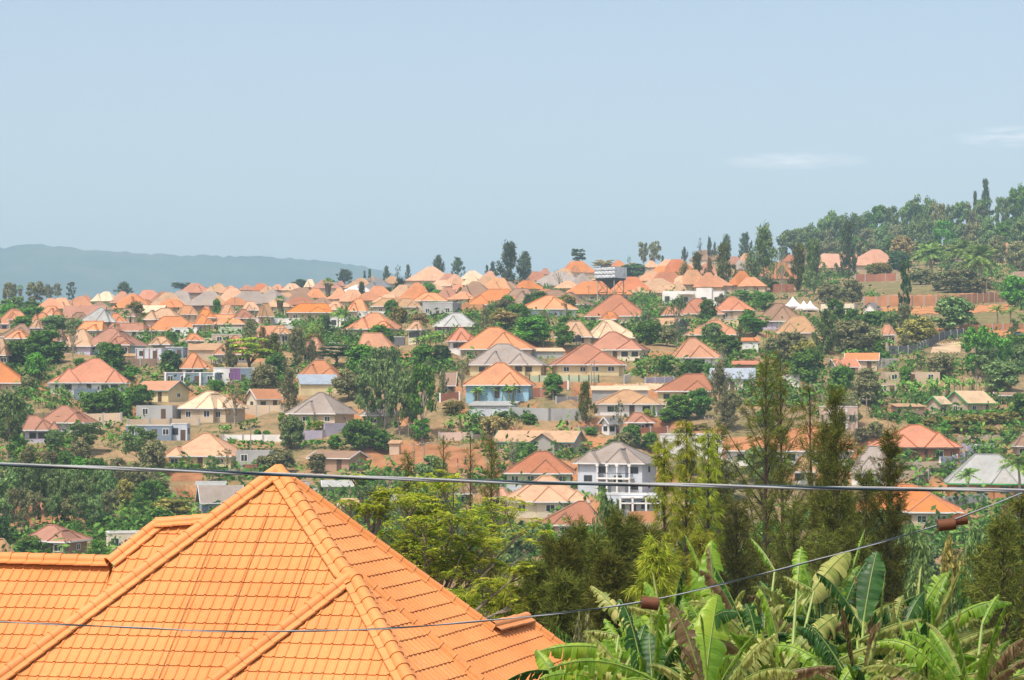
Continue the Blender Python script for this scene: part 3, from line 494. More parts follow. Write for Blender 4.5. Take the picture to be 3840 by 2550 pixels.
# centre, lower slope
H('m',1754,1952,1504,1520,1546,'lg','pb',-10,win=-1,lb='long zinc shed with rusty sheet walls below the banana grove',lm='the zinc shed'); nb, w_, d_, h_, r_ = H('g',1842,2204,1614,1658,1692,'tn','bd',-22,e=((-.02,.3,1.2,.8),),k=.42,win=5,fas='t',lb='long tan-roofed house with a dark cross gable',lm='the long tan-roofed house')
H('h',1887,2162,1693,1774,1812,'re','gn',-4,.46,.6,e=((-.1,.3,1.0,.62),),win=4,lb='red hip-roofed house with pale green walls next to the grey villa',lm='the red house beside the villa'); H('g',2243,2342,1563,1588,1610,'dg','wh',40,lb='small white gabled house with a dark roof')
H('h',2222,2495,1462,1514,1552,'tn','wh',4,.42,.5,e=((.0,.4,1.0,.6),),win=3,lb='tan hip-roofed house with white walls and a small cypress',lm='the tan white-walled house'); H('m',2215,2432,1446,1462,1480,'cr','gr',0,k=.4); H('h',2340,2465,1548,1583,1606,'rb','br',-8,.3,.5)
H('h',2449,2690,1403,1466,1512,'rb','ye',-6,.5,.78,e=((.0,.42,1.4,.6),),win=3,key='g',lb='red-brown hip-roofed house with pale yellow walls and green windows',lm='the house with green windows'); H('g',2655,2842,1380,1420,1458,'bg','wh',-8,fas='t',win=3,lb='white house under a long blue-grey ridge roof',lm='the blue-grey ridge roof'); H('f',2932,3002,1410,0,1445,'gr','wh',-8,win=-1)
# the two-storey villa
vh, w_, d_, h_, r_ = H('h',2144,2483,1660,1737,1858,'gy','pb',-20,.46,.54,e=((-.44,-.1,1.3,.62),(.0,.3,1.6,.7)),win=4,key='d',ov=.7,lb='two-storey pale blue-grey villa with a columned balcony',lm='the two-storey villa',name='tiled_villa',doors=0)
MB().box(-w_*.12, w_*.34, -d_*.5 - 2.0, -d_*.5 + .6, h_*.50, h_*.55).obj('balcony', M_white, vh)
for x in (-.11, .02, .16, .33): MB().tube([(x*w_, -d_*.5 - 1.8, -3), (x*w_, -d_*.5 - 1.8, h_*.98)], .17, 10).box(x*w_ - .24, x*w_ + .24, -d_*.5 - 2.04, -d_*.5 - 1.56, h_*.90, h_*.98).obj('column', M_white, vh)
rl_ = MB()
for i in range(24): rl_.box(-w_*.11 + i*w_*.019, -w_*.11 + i*w_*.019 + .04, -d_*.5 - 1.95, -d_*.5 - 1.9, h_*.55, h_*.68)
rl_.box(-w_*.11, w_*.33, -d_*.5 - 1.97, -d_*.5 - 1.88, h_*.68, h_*.70).obj('railing', M_frame, vh)
oh, w_, d_, h_, r_ = H('h',1886,2210,1785,1880,1942,'pe','cr',6,.45,.55,win=4,key='w',lb='peach-orange hip-roofed house with cream walls in front of the grey villa',lm='the peach house below the villa'); H('h',2009,2268,1880,1967,2022,'rb','pk',-4,.62,.72,e=((-.25,.1,1.0,.5),),win=3,lb='red-brown hip-roofed house with pinkish walls behind a leafy tree',lm='the lower red-brown house')
gh, w_, d_, h_, r_ = H('f',2257,2496,1856,0,1938,'gr','pb',-6,k=.55,win=5,key='d',lb='blue-grey flat-roofed modern house with white balcony frames',lm='the modern house with balcony frames')
MB().box(-w_*.2, w_*.48, -d_*.5 - 1.6, -d_*.5 - .04, h_*.60, h_*.66).box(-w_*.2, w_*.48, -d_*.5 - 1.6, -d_*.5 - .04, h_*.86, h_*.92).obj('balcony', M_white, gh)
for x in (-.2, .0, .22, .46): MB().box(x*w_ - .16, x*w_ + .16, -d_*.5 - 1.6, -d_*.5 - 1.3, -3, h_*.92).obj('column', M_white, gh)
H('f',2478,2705,1630,0,1712,'gr','wh',10,win=-1,lb='white-washed blank flat building behind the casuarinas',lm=None); H('h',2688,3214,1598,1690,1748,'sa','wh',-6,.62,.72,win=4,lb='very wide salmon hip-roofed house seen through the dark casuarina',lm=None)
# east, lower slope
H('h',3244,3611,1594,1677,1736,'ro','bk',-6,.46,.56,e=((-.28,.0,1.2,.55),(.08,.4,1.6,.7)),win=4,key='w',fas='b',lb='red-orange hip-roofed house with red brick walls on a stone terrace',lm='the brick-walled house'); H('h',3172,3387,1674,1770,1818,'gy','wh',-20,.4,.55,win=3,lb='grey-brown hip-roofed house with white walls in front of the brick-walled house',lm=None)
H('h',2965,3075,1712,1768,1800,'gy','wh',-10,.3,.5); H('h',3170,3624,1817,1919,1985,'or','be',-8,.42,.54,e=((.0,.42,1.6,.68),),win=5,key='w',lb='large orange hip-roofed house with beige walls half hidden by dark conifers',lm='the large orange house by the conifers')
H('h',3527,3885,1705,1814,1872,'lg','ob',-8,.36,.6,e=((.0,.3,.8,.6),),win=4,key='g',fas='g',lb='pale grey hip-roofed house with green fascia and orange brick walls',lm='the house with the green fascia'); H('h',3788,3900,1638,1672,1700,'br','be')
H('h',-62,64,2022,2078,2110,'lg','be'); H('h',90,344,1970,2030,2078,'rb','br',-20,.36,.46,e=((.1,.46,1.0,.7),),lb='red-brown hip-roofed house with brown walls below the eucalyptus wood',lm='the house below the wood')
H('f',395,562,2000,0,2078,'gr','cr',14,win=3,key='w',lb='cream stepped-parapet building behind the orange roof',lm='the cream stepped building'); H('g',729,927,1819,1886,1940,'gy','bb',16,fas='w',lb='slate-blue walled house with a grey-brown roof beside the great orange roof'); H('m',729,858,1806,1820,1862,'lg','be',8,lb='stone shed under a crumpled zinc sheet')
# roofs glimpsed through the feathery tree
H('g',1200,1330,1800,1822,1850,'lg','pk',8); H('g',1270,1420,1868,1895,1925,'tn','pk',-8); H('h',1700,1790,1783,1850,1880,'pe','pk'); H('h',1850,1920,1830,1862,1880,'pk','be'); H('g',1430,1540,1850,1880,1920,'lg','pb',20); H('h',1080,1200,1805,1840,1860,'gy','gr')
# more roofs filling the rows of the upper slope
for q in ((20,110,1165,1198,'or',1),(118,200,1172,1204,'sa',1),(150,235,1148,1180,'or',2),(255,345,1172,1200,'br',1),(330,420,1128,1158,'sa',2),(395,480,1176,1206,'or',1),(430,520,1158,1186,'pe',2),(600,690,1118,1150,'or',1),(655,745,1146,1178,'pe',1),(700,790,1112,1140,'sa',1),(735,815,1160,1190,'bo',2),(770,850,1110,1142,'ro',1),(835,930,1112,1142,'sa',2),(870,960,1160,1192,'or',1),(1005,1090,1118,1148,'pe',1),(1030,1120,1095,1122,'tn',2),(1160,1260,1112,1142,'sa',1),(1210,1310,1130,1160,'pe',2),(1225,1320,1092,1120,'or',1),(1330,1430,1092,1124,'sa',1),(1410,1500,1100,1130,'pe',2),(1470,1580,1120,1150,'or',1),(1560,1660,1095,1125,'bo',1),(1580,1665,1058,1085,'sa',2),(1620,1700,1048,1072,'pe',1),(1690,1780,1090,1120,'or',2),(1850,1950,1052,1080,'sa',1),(1930,2030,1048,1080,'or',1),(2000,2090,1080,1108,'rb',2),(2090,2180,1050,1078,'pe',1),
  (2230,2310,1020,1046,'tn',1),(2400,2480,1020,1050,'or',2),(2520,2600,1030,1062,'pe',1),(2560,2650,980,1010,'or',2),(2640,2730,1030,1068,'sa',1),(2690,2770,1000,1030,'pe',2),(2780,2870,1035,1070,'or',1),(2850,2930,990,1030,'sa',2),(20,120,1238,1268,'or',2),(140,230,1262,1296,'sa',1),(410,500,1262,1292,'or',1),(560,650,1262,1290,'tn',2),(690,770,1252,1276,'or',1),(1010,1100,1222,1250,'pe',1),(1520,1600,1205,1235,'sa',2),(1400,1480,1205,1232,'or',1),(2245,2330,1168,1196,'or',2),(2480,2560,1150,1180,'sa',1),(2640,2720,1190,1220,'tn',2)): H('h',q[0],q[1],q[2],q[3],None,q[4],'be' if q[5] == 1 else 'cr')
# ------------------------------------------------------------ the ground, levelled under each house
def zt(x, y):
    z = z0(x, y); x = np.asarray(x, float); y = np.asarray(y, float); acc = np.zeros_like(z); wt = np.zeros_like(z); mxw = np.zeros_like(z)
    for (cx, cy, hw, hd, a, zb) in FLAT:
        R = math.hypot(hw, hd) + 6
        s = (np.abs(x - cx) < R) & (np.abs(y - cy) < R)
        if not s.any(): continue
        dx, dy = x[s] - cx, y[s] - cy; lx = dx * math.cos(a) + dy * math.sin(a); ly = -dx * math.sin(a) + dy * math.cos(a)
        d = np.maximum(np.abs(lx) - hw, np.abs(ly) - hd); w = np.clip(1 - d / 3.0, 0, 1); w = w * w * (3 - 2 * w)
        acc[s] += w * (zb - .05); wt[s] += w; mxw[s] = np.maximum(mxw[s], w)
    return np.where(wt > 1e-6, z * (1 - mxw) + (acc / np.maximum(wt, 1e-6)) * mxw, z)
gu = np.concatenate([np.arange(-1500, -240, 140.), np.arange(-240, 4100, 20.), np.arange(4100, 5300, 140.)])
gr = np.concatenate([np.arange(8, 60, 4.), np.arange(60, 250, 6.), np.arange(250, 700, 1.5), np.arange(700, 1360, 5.), np.arange(1360, 2600, 60.)])
GX = (gu[None, :] - 1920) / F * gr[:, None]; GY = np.repeat(gr[:, None], len(gu), 1); GZ = zt(GX.ravel(), GY.ravel()).reshape(GX.shape)
V = np.stack([GX, GY, GZ], -1).reshape(-1, 3); nr, nc = GX.shape
ii = np.arange(nr - 1)[:, None] * nc + np.arange(nc - 1)[None, :]
Q = np.stack([ii, ii + 1, ii + nc + 1, ii + nc], -1).reshape(-1, 4)
def mat_ground():
    m = bpy.data.materials.new('hillside soil'); t, b = nodes(m); L = t.links.new
    co = N(t, 'ShaderNodeTexCoord'); g = N(t, 'ShaderNodeNewGeometry')
    n1 = N(t, 'ShaderNodeTexNoise', Scale=.035, Detail=6.0, Roughness=.65); n2 = N(t, 'ShaderNodeTexNoise', Scale=.35, Detail=5.0, Roughness=.7); n3 = N(t, 'ShaderNodeTexNoise', Scale=2.6, Detail=4.0)
    for n in (n1, n2, n3): L(co.outputs['Object'], n.inputs['Vector'])
    r1 = N(t, 'ShaderNodeValToRGB'); L(n1.outputs[0], r1.inputs[0])                    # bare earth against dry grass
    e = r1.color_ramp.elements; e[0].position = .38; e[0].color = (.12, .125, .05, 1); e[1].position = .66; e[1].color = (.42, .22, .10, 1); x = e.new(.52); x.color = (.28, .20, .105, 1)
    r2 = N(t, 'ShaderNodeValToRGB'); L(n2.outputs[0], r2.inputs[0])
    e = r2.color_ramp.elements; e[0].position = .38; e[0].color = (.085, .105, .035, 1); e[1].position = .72; e[1].color = (.46, .31, .17, 1); x = e.new(.53); x.color = (.30, .20, .105, 1)
    mx = N(t, 'ShaderNodeMix', data_type='RGBA'); mx.inputs['Factor'].default_value = .5; L(r1.outputs[0], mx.inputs[6]); L(r2.outputs[0], mx.inputs[7])
    sx = N(t, 'ShaderNodeSeparateXYZ'); L(g.outputs['Normal'], sx.inputs[0])
    st = N(t, 'ShaderNodeMapRange'); L(sx.outputs[2], st.inputs['Value']); st.inputs['From Min'].default_value = .93; st.inputs['From Max'].default_value = .75
    st2 = N(t, 'ShaderNodeMath', operation='MULTIPLY'); L(st.outputs[0], st2.inputs[0]); st2.inputs[1].default_value = .75
    m2 = N(t, 'ShaderNodeMix', data_type='RGBA'); L(st2.outputs[0], m2.inputs['Factor']); L(mx.outputs[2], m2.inputs[6]); m2.inputs[7].default_value = (.44, .19, .085, 1)
    hv = N(t, 'ShaderNodeHueSaturation'); L(m2.outputs[2], hv.inputs['Color']); v = N(t, 'ShaderNodeMath', operation='MULTIPLY_ADD'); L(n3.outputs[0], v.inputs[0]); v.inputs[1].default_value = .9; v.inputs[2].default_value = .55; L(v.outputs[0], hv.inputs['Value'])
    L(hv.outputs[0], b.inputs['Base Color']); b.inputs['Roughness'].default_value = 1; b.inputs['Specular IOR Level'].default_value = .1
    bp = N(t, 'ShaderNodeBump', Strength=.6, Distance=.4); L(n2.outputs[0], bp.inputs['Height']); L(bp.outputs[0], b.inputs['Normal'])
    return m
gm = mesh_np('ground', V, Q, mat_ground()); gm.polygons.foreach_set('use_smooth', [True] * len(gm.polygons))
ground = link('ground', gm); ground['kind'] = 'structure'
BV = BVHTree.FromPolygons([Vector(v) for v in V], [tuple(q) for q in Q.tolist()])
def hit(px, py, rmin=200):
    d = ray(px, py); o = d * (rmin / d.y); h = BV.ray_cast(o, d.normalized(), 5000)
    if h[0] is None:
        x, y = d.x * 1200 / d.y, 1200.0; return Vector((x, y, float(zt(np.array([x]), np.array([y]))[0])))
    return h[0]
def ground_at(x, y): return float(zt(np.array([x]), np.array([y]))[0])

# the far hill, several kilometres off
hx = np.linspace(-3200, 5000, 520); top_px = np.interp(1920 + F * hx / 6000, [-2400, 0, 150, 300, 620, 780, 1000, 1150, 1280, 1400, 1520, 1800, 5000], [1020, 926, 915, 932, 955, 960, 962, 972, 986, 1006, 1036, 1110, 1500])
hy = np.linspace(4300, 6000, 46); tt = (hy - 4300) / 1700
HZ = []
for j, y in enumerate(hy):
    zc = (HY - top_px) * 6000 / F; base = -260.0
    s = tt[j] ** .75; z = base + (zc - base) * s
    z = z + (smooth_noise(hx, np.full_like(hx, y), 420., 7) * 60 + smooth_noise(hx, np.full_like(hx, y), 130., 8) * 22) * (1 - s) + smooth_noise(hx, np.full_like(hx, y), 16., 9) * 9 + smooth_noise(hx * 1.7, np.full_like(hx, y), 11., 4) * 5
    HZ.append(z)
hy2 = np.append(hy, [6500, 7400]); HZ += [HZ[-1] - 90, HZ[-1] - 330]
V2 = np.stack([np.tile(hx, len(hy2)), np.repeat(hy2, len(hx)), np.concatenate(HZ)], -1); n_ = len(hx)
ii = np.arange(len(hy2) - 1)[:, None] * n_ + np.arange(n_ - 1)[None, :]
mh_ = bpy.data.materials.new('far hill cover'); t, b = nodes(mh_)
co = N(t, 'ShaderNodeTexCoord'); n1 = N(t, 'ShaderNodeTexNoise', Scale=.006, Detail=8.0, Roughness=.7); t.links.new(co.outputs['Object'], n1.inputs['Vector'])
r1 = N(t, 'ShaderNodeValToRGB'); t.links.new(n1.outputs[0], r1.inputs[0]); e = r1.color_ramp.elements
e[0].position = .42; e[0].color = (.025, .050, .022, 1); e[1].position = .78; e[1].color = (.12, .09, .06, 1); x = e.new(.58); x.color = (.055, .080, .035, 1)
t.links.new(r1.outputs[0], b.inputs['Base Color']); b.inputs['Roughness'].default_value = 1
fh = link('far_hill', mesh_np('far_hill', V2, np.stack([ii, ii + 1, ii + n_ + 1, ii + n_], -1).reshape(-1, 4), mh_)); fh['kind'] = 'structure'

# ------------------------------------------------------------ foliage library
def cards(rng, Cn, D, s, asp, upness=.25, droop=0.0):
    """leaf sprays: centres Cn, outward directions D, size s, length over width asp"""
    n = len(Cn); R = rng.normal(size=(n, 3)); nrm = D * .7 + R * .55 + np.array([0, 0, upness]); nrm /= np.linalg.norm(nrm, axis=1)[:, None] + 1e-9
    T = rng.normal(size=(n, 3)) + D * .5 + np.array([0, 0, -droop]); T -= nrm * (T * nrm).sum(1)[:, None]; T /= np.linalg.norm(T, axis=1)[:, None] + 1e-9
    B = np.cross(nrm, T); sz = s * (0.6 + .8 * rng.rand(n))[:, None]
    a, b_ = T * sz * asp, B * sz / asp ** .5
    k = (0.25 + .3 * rng.rand(n))[:, None]
    V = np.stack([Cn - a, Cn + b_ - a * k * .3, Cn + a, Cn - b_ + a * k * .4], 1).reshape(-1, 3)
    return V
def crown(seed, kind):
    rng = np.random.RandomState(seed); T_ = {
      #            n   clump  per  card   asp  zmin zmax upness droop zsq
      'mango':   (64, .125, 92, .027, 1.3, .16, .93, .5, .1, .8), 'euc': (46, .105, 90, .020, 1.5, .34, .96, .25, .5, .75), 'silky': (60, .072, 64, .018, 1.9, .14, .97, .1, -.6, 1.1),
      'cas':     (58, .082, 60, .017, 2.6, .10, .96, .0, -.9, 1.0), 'column': (60, .078, 70, .021, 1.5, .06, .96, .1, -.4, .6), 'cypress': (54, .16, 60, .024, 1.5, .04, .93, .1, -.8, .35),
      'flat':    (52, .115, 90, .021, 1.4, .52, .95, .9, .0, .28), 'shrub': (34, .16, 70, .045, 1.3, .10, .86, .5, .1, .7), 'sparse': (26, .075, 30, .015, 1.6, .25, .96, .2, .3, .8),
      'olive':   (64, .13, 100, .023, 1.3, .14, .92, .6, .0, .7), 'bare': (16, .06, 12, .011, 1.6, .45, .97, .2, .0, .8), 'leafy': (60, .085, 150, .0125, 1.7, .10, .96, .5, .3, .8)}[kind]
    n, cr, per, s, asp, z0_, z1, up, dr, zs = T_
    ts = np.sort(rng.rand(n) ** .9); cs = []
    for i, t in enumerate(ts):
        z = z0_ + (z1 - z0_) * t
        if kind in ('mango', 'shrub', 'olive', 'leafy'): e = math.sqrt(max(.02, 1 - ((t - .42) / .62) ** 2))
        elif kind == 'euc': e = .55 + .43 * math.sin(math.pi * min(1, t * .85 + .1))
        elif kind == 'silky': e = .16 + .84 * (1 - t) ** .75 * min(1, t * 5 + .35)
        elif kind == 'cas': e = .14 + .86 * (1 - t) ** .9 * min(1, t * 4 + .5)
        elif kind == 'column': e = .55 + .45 * math.sin(math.pi * t)
        elif kind == 'cypress': e = .95 * (1 - t) ** .8 + .06
        elif kind == 'flat': e = 1.0 if t > .35 else .6 + t
        else: e = .4 + .6 * math.sin(math.pi * min(1, t * .8 + .15))
        if kind == 'flat': z = z0_ + (z1 - z0_) * (round(t * 3) / 3 + rng.normal() * .05)
        a = rng.rand() * 6.283; q = e * (.46 - cr * .6) * (rng.rand() ** .45)
        if kind in ('cas', 'silky'): a = i * 2.4 + rng.normal() * .5; q = e * (.52 - cr * .5) * (.15 + .95 * rng.rand()) * (.8 + .3 * math.sin(i * 1.3 + seed))
        cs.append((math.cos(a) * q, math.sin(a) * q, z))
    cs = np.array(cs); rr = cr * (.65 + .7 * rng.rand(n)); Cn, D = [], []
    for c, q in zip(cs, rr):
        d = rng.normal(size=(per, 3)); d /= np.linalg.norm(d, axis=1)[:, None]; u = rng.rand(per) ** .45
        if kind in ('cas', 'silky'):      # sprays pulled outward and up
            out = np.array([c[0], c[1], 0.0]); out = out / (np.linalg.norm(out) + 1e-6); stretch = (rng.rand(per) - .3)[:, None] * q * 1.5 * (out * .8 + np.array([0, 0, .8 if kind == 'silky' else .55]))
        else: stretch = 0
        Cn.append(c + d * (u * q)[:, None] * np.array([1, 1, zs]) + stretch); D.append(d + np.array([c[0], c[1], 0]) * 1.5)
    V = cards(rng, np.concatenate(Cn), np.concatenate(D), s, asp, up, dr)
    return V, cs
def trunk_mb(seed, kind, cs):
    rng = random.Random(seed); m = MB(); lean = rng.uniform(-.03, .03)
    top = {'mango': .6, 'shrub': .5, 'olive': .6, 'flat': .7, 'leafy': .7}.get(kind, .93); tr = {'mango': .028, 'shrub': .02, 'flat': .03}.get(kind, .019)
    pts = [(lean * k * 3 + rng.uniform(-.008, .008), rng.uniform(-.01, .01), -.05 + (top + .05) * k / 5) for k in range(6)]
    m.tube(pts, [tr * (1.25 - k * .2) for k in range(6)], 6)
    lim = list(range(len(cs))); rng.shuffle(lim); nb = {'bare': 16, 'sparse': 20, 'cas': 26, 'silky': 18}.get(kind, 11)
    for i in lim[:nb]:
        c = cs[i]; zb = max(.06, min(top - .02, c[2] * (.55 if kind != 'cas' else .88) + rng.uniform(-.06, .02))); k = min(5, max(0, int((zb + .05) / (top + .05) * 5)))
        b0 = Vector(pts[k]); b0.z = zb; mid = b0.lerp(Vector(c), .5) + Vector((0, 0, .02)); m.tube([b0, mid, Vector(c)], [tr * .55, tr * .36, tr * .14], 5)
    return m
L_ = {  # leaf palettes; each crown mixes pale and deep tones of one plant
 'mango': [(.014,.036,.010), (.030,.070,.018), (.055,.105,.026)], 'dark': [(.012,.030,.014), (.022,.048,.022), (.040,.070,.028)], 'green': [(.022,.066,.012), (.045,.125,.020), (.085,.185,.032)],
 'euc': [(.028,.056,.026), (.052,.092,.040), (.092,.130,.060)], 'grey': [(.038,.050,.028), (.070,.080,.046), (.115,.118,.072)], 'olive': [(.050,.056,.020), (.092,.092,.032), (.145,.135,.052)], 'brown': [(.060,.050,.026), (.105,.084,.044), (.16,.13,.07)],
 'bright': [(.070,.130,.014), (.130,.190,.022), (.220,.250,.035)], 'cas': [(.024,.027,.008), (.050,.052,.013), (.082,.078,.020)], 'ygreen': [(.050,.075,.010), (.095,.115,.016), (.150,.160,.026)], 'conifer': [(.016,.030,.018), (.030,.050,.030), (.050,.072,.040)],
 'feather': [(.08,.16,.018), (.17,.26,.028), (.30,.33,.038), (.36,.30,.045)], 'banana': [(.030,.095,.016), (.060,.150,.022), (.130,.200,.045), (.20,.22,.08)], 'palm': [(.022,.050,.016), (.042,.082,.026), (.085,.125,.045)]}
LG = 2.95; WARM = {'green': (.85, .78, .66), 'palm': (1.45, 1.35, .9), 'cas': (.95, 1.05, .8), 'ygreen': (1.25, 1.3, .9), 'feather': (.62, .68, .5), 'bright': (.8, .85, .7), 'banana': (.72, .8, .7)}
def leafm(p): return mat_leaf('foliage ' + p, [tuple(min(.62, c * LG * k * (.62, .95, 1.3, 1.3)[i]) for c, k in zip(q, WARM.get(p, (1.08, 1.0, .76)))) for i, q in enumerate(L_[p])], .38)
M_bark = mat_plain('bark', (.16, .12, .085), .95, .2, 2.0); M_palet = mat_plain('pale bark', (.36, .31, .25), .9, .2, 2.0)
LIB = {}
def tree_lib(kind, var, pal):
    k = (kind, var)
    if k not in LIB:
        V, cs = crown(hash_(kind) + 31 * var, kind); q = np.arange(len(V)).reshape(-1, 4)
        cm = mesh_np('crown', V, q, None); cm.materials.append(leafm(pal)); to = trunk_mb(var + 5, kind, cs).obj('trunk', M_palet if kind in ('euc', 'sparse', 'bare') else M_bark); tm = to.data; bpy.data.objects.remove(to); LIB[k] = (cm, tm)
    cm, tm = LIB[k]
    if (k, pal) not in LIB:
        if cm.materials[0].name == 'foliage ' + pal: LIB[(k, pal)] = cm
        else: c2 = cm.copy(); c2.materials.clear(); c2.materials.append(leafm(pal)); LIB[(k, pal)] = c2
    return LIB[(k, pal)], tm
def hash_(s): return sum(ord(c) * (i + 3) for i, c in enumerate(s)) % 9973
# palms, bananas ------------------------------------------------------------
def frond(mb, base, az, el, L, sag, w, n=9, lf=.16):
    """a feather frond: rachis with leaflets hanging to both sides, all blades"""
    d = Vector((math.cos(az), math.sin(az), 0)); side = Vector((-math.sin(az), math.cos(az), 0)); pts = []
    for i in range(n + 1):
        s = i / n; pts.append(base + d * (L * s * math.cos(el)) + Vector((0, 0, L * (s * math.sin(el) - sag * s * s))))
    for i in range(1, n):
        s = i / n; l = w * math.sin(math.pi * min(1, s * .85 + .15)) ; p = pts[i]; q = pts[i + 1]; t = (q - p)
        for sg in (-1, 1):
            tip = p + side * (sg * l) + t * 1.1 + Vector((0, 0, -l * .55))
            mb.add([p, p + t * 1.1, tip], [(0, 1, 2)])
    mb.add([pts[0] + side * .006, pts[0] - side * .006, pts[n] ], [(0, 1, 2)]); return mb
def palm_lib(var, kind):
    k = ('palm', kind, var)
    if k in LIB: return LIB[k]
    rng = random.Random(var * 7 + 1); c, t = MB(), MB(); top = Vector((rng.uniform(-.02, .02), 0, .70 if kind != 'fan' else .80))
    if kind == 'date':
        top.z = .62
        for i in range(46): frond(c, top, i * 2.4, rng.uniform(-.55, 1.3), .46, .40, .12, 16)
        t.tube([(0, 0, -.03), top], [.035, .03], 8)
    elif kind == 'fan':
        for i in range(40):
            az, el = i * 2.4, rng.uniform(-.6, 1.35); d = Vector((math.cos(az) * math.cos(el), math.sin(az) * math.cos(el), math.sin(el))); o = top + d * .09
            s = d.cross(Vector((0, 0, 1))).normalized()
            for j in range(9):
                a = (j - 4) * .3; q = (d * math.cos(a) + s * math.sin(a)); c.add([o, o + (q + s * .12) * .08, o + q * .125 + Vector((0, 0, -.012)), o + (q - s * .12) * .08], [(0, 1, 2, 3)])
        t.tube([(0, 0, -.03), top], [.022, .02], 8)
        for i in range(160):
            az = rng.uniform(0, 6.28); z = rng.uniform(.32, .8); r_ = .05 + .05 * (z - .3) / .5 * rng.uniform(.7, 1.3); p = Vector((math.cos(az) * r_, math.sin(az) * r_, z)); s = Vector((-math.sin(az), math.cos(az), 0)) * .025
            t.add([p - s, p + s, p * .9 + Vector((0, 0, -.13 - p.z * 0.1))], [(0, 1, 2)])
    else:
        for i in range(22): frond(c, top, i * 2.4, rng.uniform(-.2, 1.2), .36, .42, .075, 15)
        t.tube([(0, 0, -.03), (0.01, 0, .4), top], [.03, .02, .016], 8)
    co_ = c.obj('crown', leafm('palm')); to = t.obj('trunk', M_palet if kind != 'fan' else mat_plain('dry palm skirt', (.21, .16, .10), .95, .25, 3.0)); LIB[k] = (co_.data, to.data)
    bpy.data.objects.remove(co_); bpy.data.objects.remove(to); return LIB[k]
def banana_lib(var):
    k = ('banana', var)
    if k in LIB: return LIB[k]
    rng = random.Random(var * 13 + 2); c, t = MB(), MB()
    for st in range(4):
        bx, by = rng.uniform(-.3, .3), rng.uniform(-.2, .2); h = rng.uniform(.40, .58); top = Vector((bx + rng.uniform(-.05, .05), by, h)); t.tube([(bx, by, -.05), top], [.03, .018], 6)
        for i in range(8):
            az, el = rng.uniform(0, 6.28), rng.uniform(.35, 1.45); L = rng.uniform(.28, .42); sag = rng.uniform(.15, .75); d = Vector((math.cos(az), math.sin(az), 0)); s = Vector((-math.sin(az), math.cos(az), 0)); n = 6; pts = []
            for j in range(n + 1):
                q = j / n; pts.append(top + d * (L * q * math.cos(el)) + Vector((0, 0, L * (q * math.sin(el) - sag * q * q))))
            for j in range(n):
                for sg in (-1, 1):
                    a, b = (math.sin(math.pi * min(1, (j + e) / n * .9 + .08)) ** .7 * .048 for e in (0, 1)); dz = Vector((0, 0, -.02 * rng.uniform(.3, 2.2)))
                    c.add([pts[j], pts[j + 1], pts[j + 1] + s * sg * b + dz, pts[j] + s * sg * a + dz], [(0, 1, 2, 3)])
    co_ = c.obj('foliage', leafm('banana')); to = t.obj('pseudostem', mat_plain('banana stem', (.20, .20, .09), .8, .2, 3.0)); LIB[k] = (co_.data, to.data)
    bpy.data.objects.remove(co_); bpy.data.objects.remove(to); return LIB[k]
KIND = {'mango': ('leafy_tree', 'bushy tree', 'mango'), 'euc': ('eucalyptus_tree', 'tall loose-crowned tree', 'euc'), 'silky': ('silky_oak_tree', 'spiry tree', 'grey'), 'cas': ('casuarina_tree', 'feathery pine-like tree', 'conifer'),
  'column': ('columnar_tree', 'column-shaped tree', 'dark'), 'cypress': ('cypress_tree', 'slim cypress', 'dark'), 'flat': ('umbrella_tree', 'flat-topped spreading tree', 'dark'), 'shrub': ('shrub', 'low bush', 'green'),
  'sparse': ('thin_tree', 'thin see-through tree', 'grey'), 'olive': ('round_tree', 'dense rounded tree', 'olive'), 'bare': ('bare_tree', 'nearly bare tree', 'brown'), 'leafy': ('leafy_tree', 'broad leafy tree', 'green'),
  'royal': ('palm_tree', 'feather palm', 'palm'), 'date': ('palm_tree', 'thick drooping palm', 'palm'), 'fan': ('fan_palm', 'fan palm with a dry skirt', 'palm'), 'banana': ('banana_clump', 'clump of banana plants', 'banana')}
ADJ = {'mango': 'dark green', 'dark': 'very dark', 'green': 'bright green', 'euc': 'mid-green', 'grey': 'grey-green', 'olive': 'olive green', 'brown': 'brownish', 'bright': 'yellow-green', 'cas': 'dark olive', 'ygreen': 'yellowish green', 'conifer': 'bluish dark', 'banana': 'green', 'palm': 'green'}
GRP = {'royal': 'palms on the hillside', 'date': 'palms on the hillside', 'fan': 'palms on the hillside', 'banana': 'banana clumps on the hillside', 'shrub': 'bushes on the hillside'}
VC = {}
def tree(kind, x, yt, yb, w, pal=None, r=None, lb=None, lm=None, ww=None):
    nm, look, dp = KIND[kind]; pal = pal or dp
    p = hit(x, yb) if r is None else None
    if p is None: X = (x - 1920) / F * r; p = Vector((X, r, ground_at(X, r)))
    R = p.y; h = (HY - yt) * R / F - p.z; W = w * R / F * 1.12
    n = VC[kind] = VC.get(kind, -1) + 1; var = n % 5
    if kind in ('royal', 'date', 'fan'): a, b = palm_lib(var % 3, kind); W = w * R / F / {'royal': .62, 'date': .72, 'fan': .42}[kind]
    elif kind == 'banana': a, b = banana_lib(var); h *= 1.05; W = W * .95
    else: a, b = tree_lib(kind, var, pal)
    o = empty(nm, p, (n * 2.399) % 6.28)
    c1 = link('foliage' if kind == 'banana' else 'crown', a, o); c2 = link('pseudostem' if kind == 'banana' else 'trunk', b, o)
    if kind in ('cas', 'silky'): W *= 1.3
    for c in (c1, c2): c.scale = (W, W, h)
    reg(o, 'bush' if kind == 'shrub' else ('palm' if kind in ('royal', 'date', 'fan') else ('banana plant' if kind == 'banana' else 'tree')), f"{ADJ[pal] + ' ' if kind not in ('royal', 'date', 'fan', 'banana') else ''}{look}", x, (yt + yb) / 2, GRP.get(kind, 'trees on the hillside'), lb, lm)
    return o
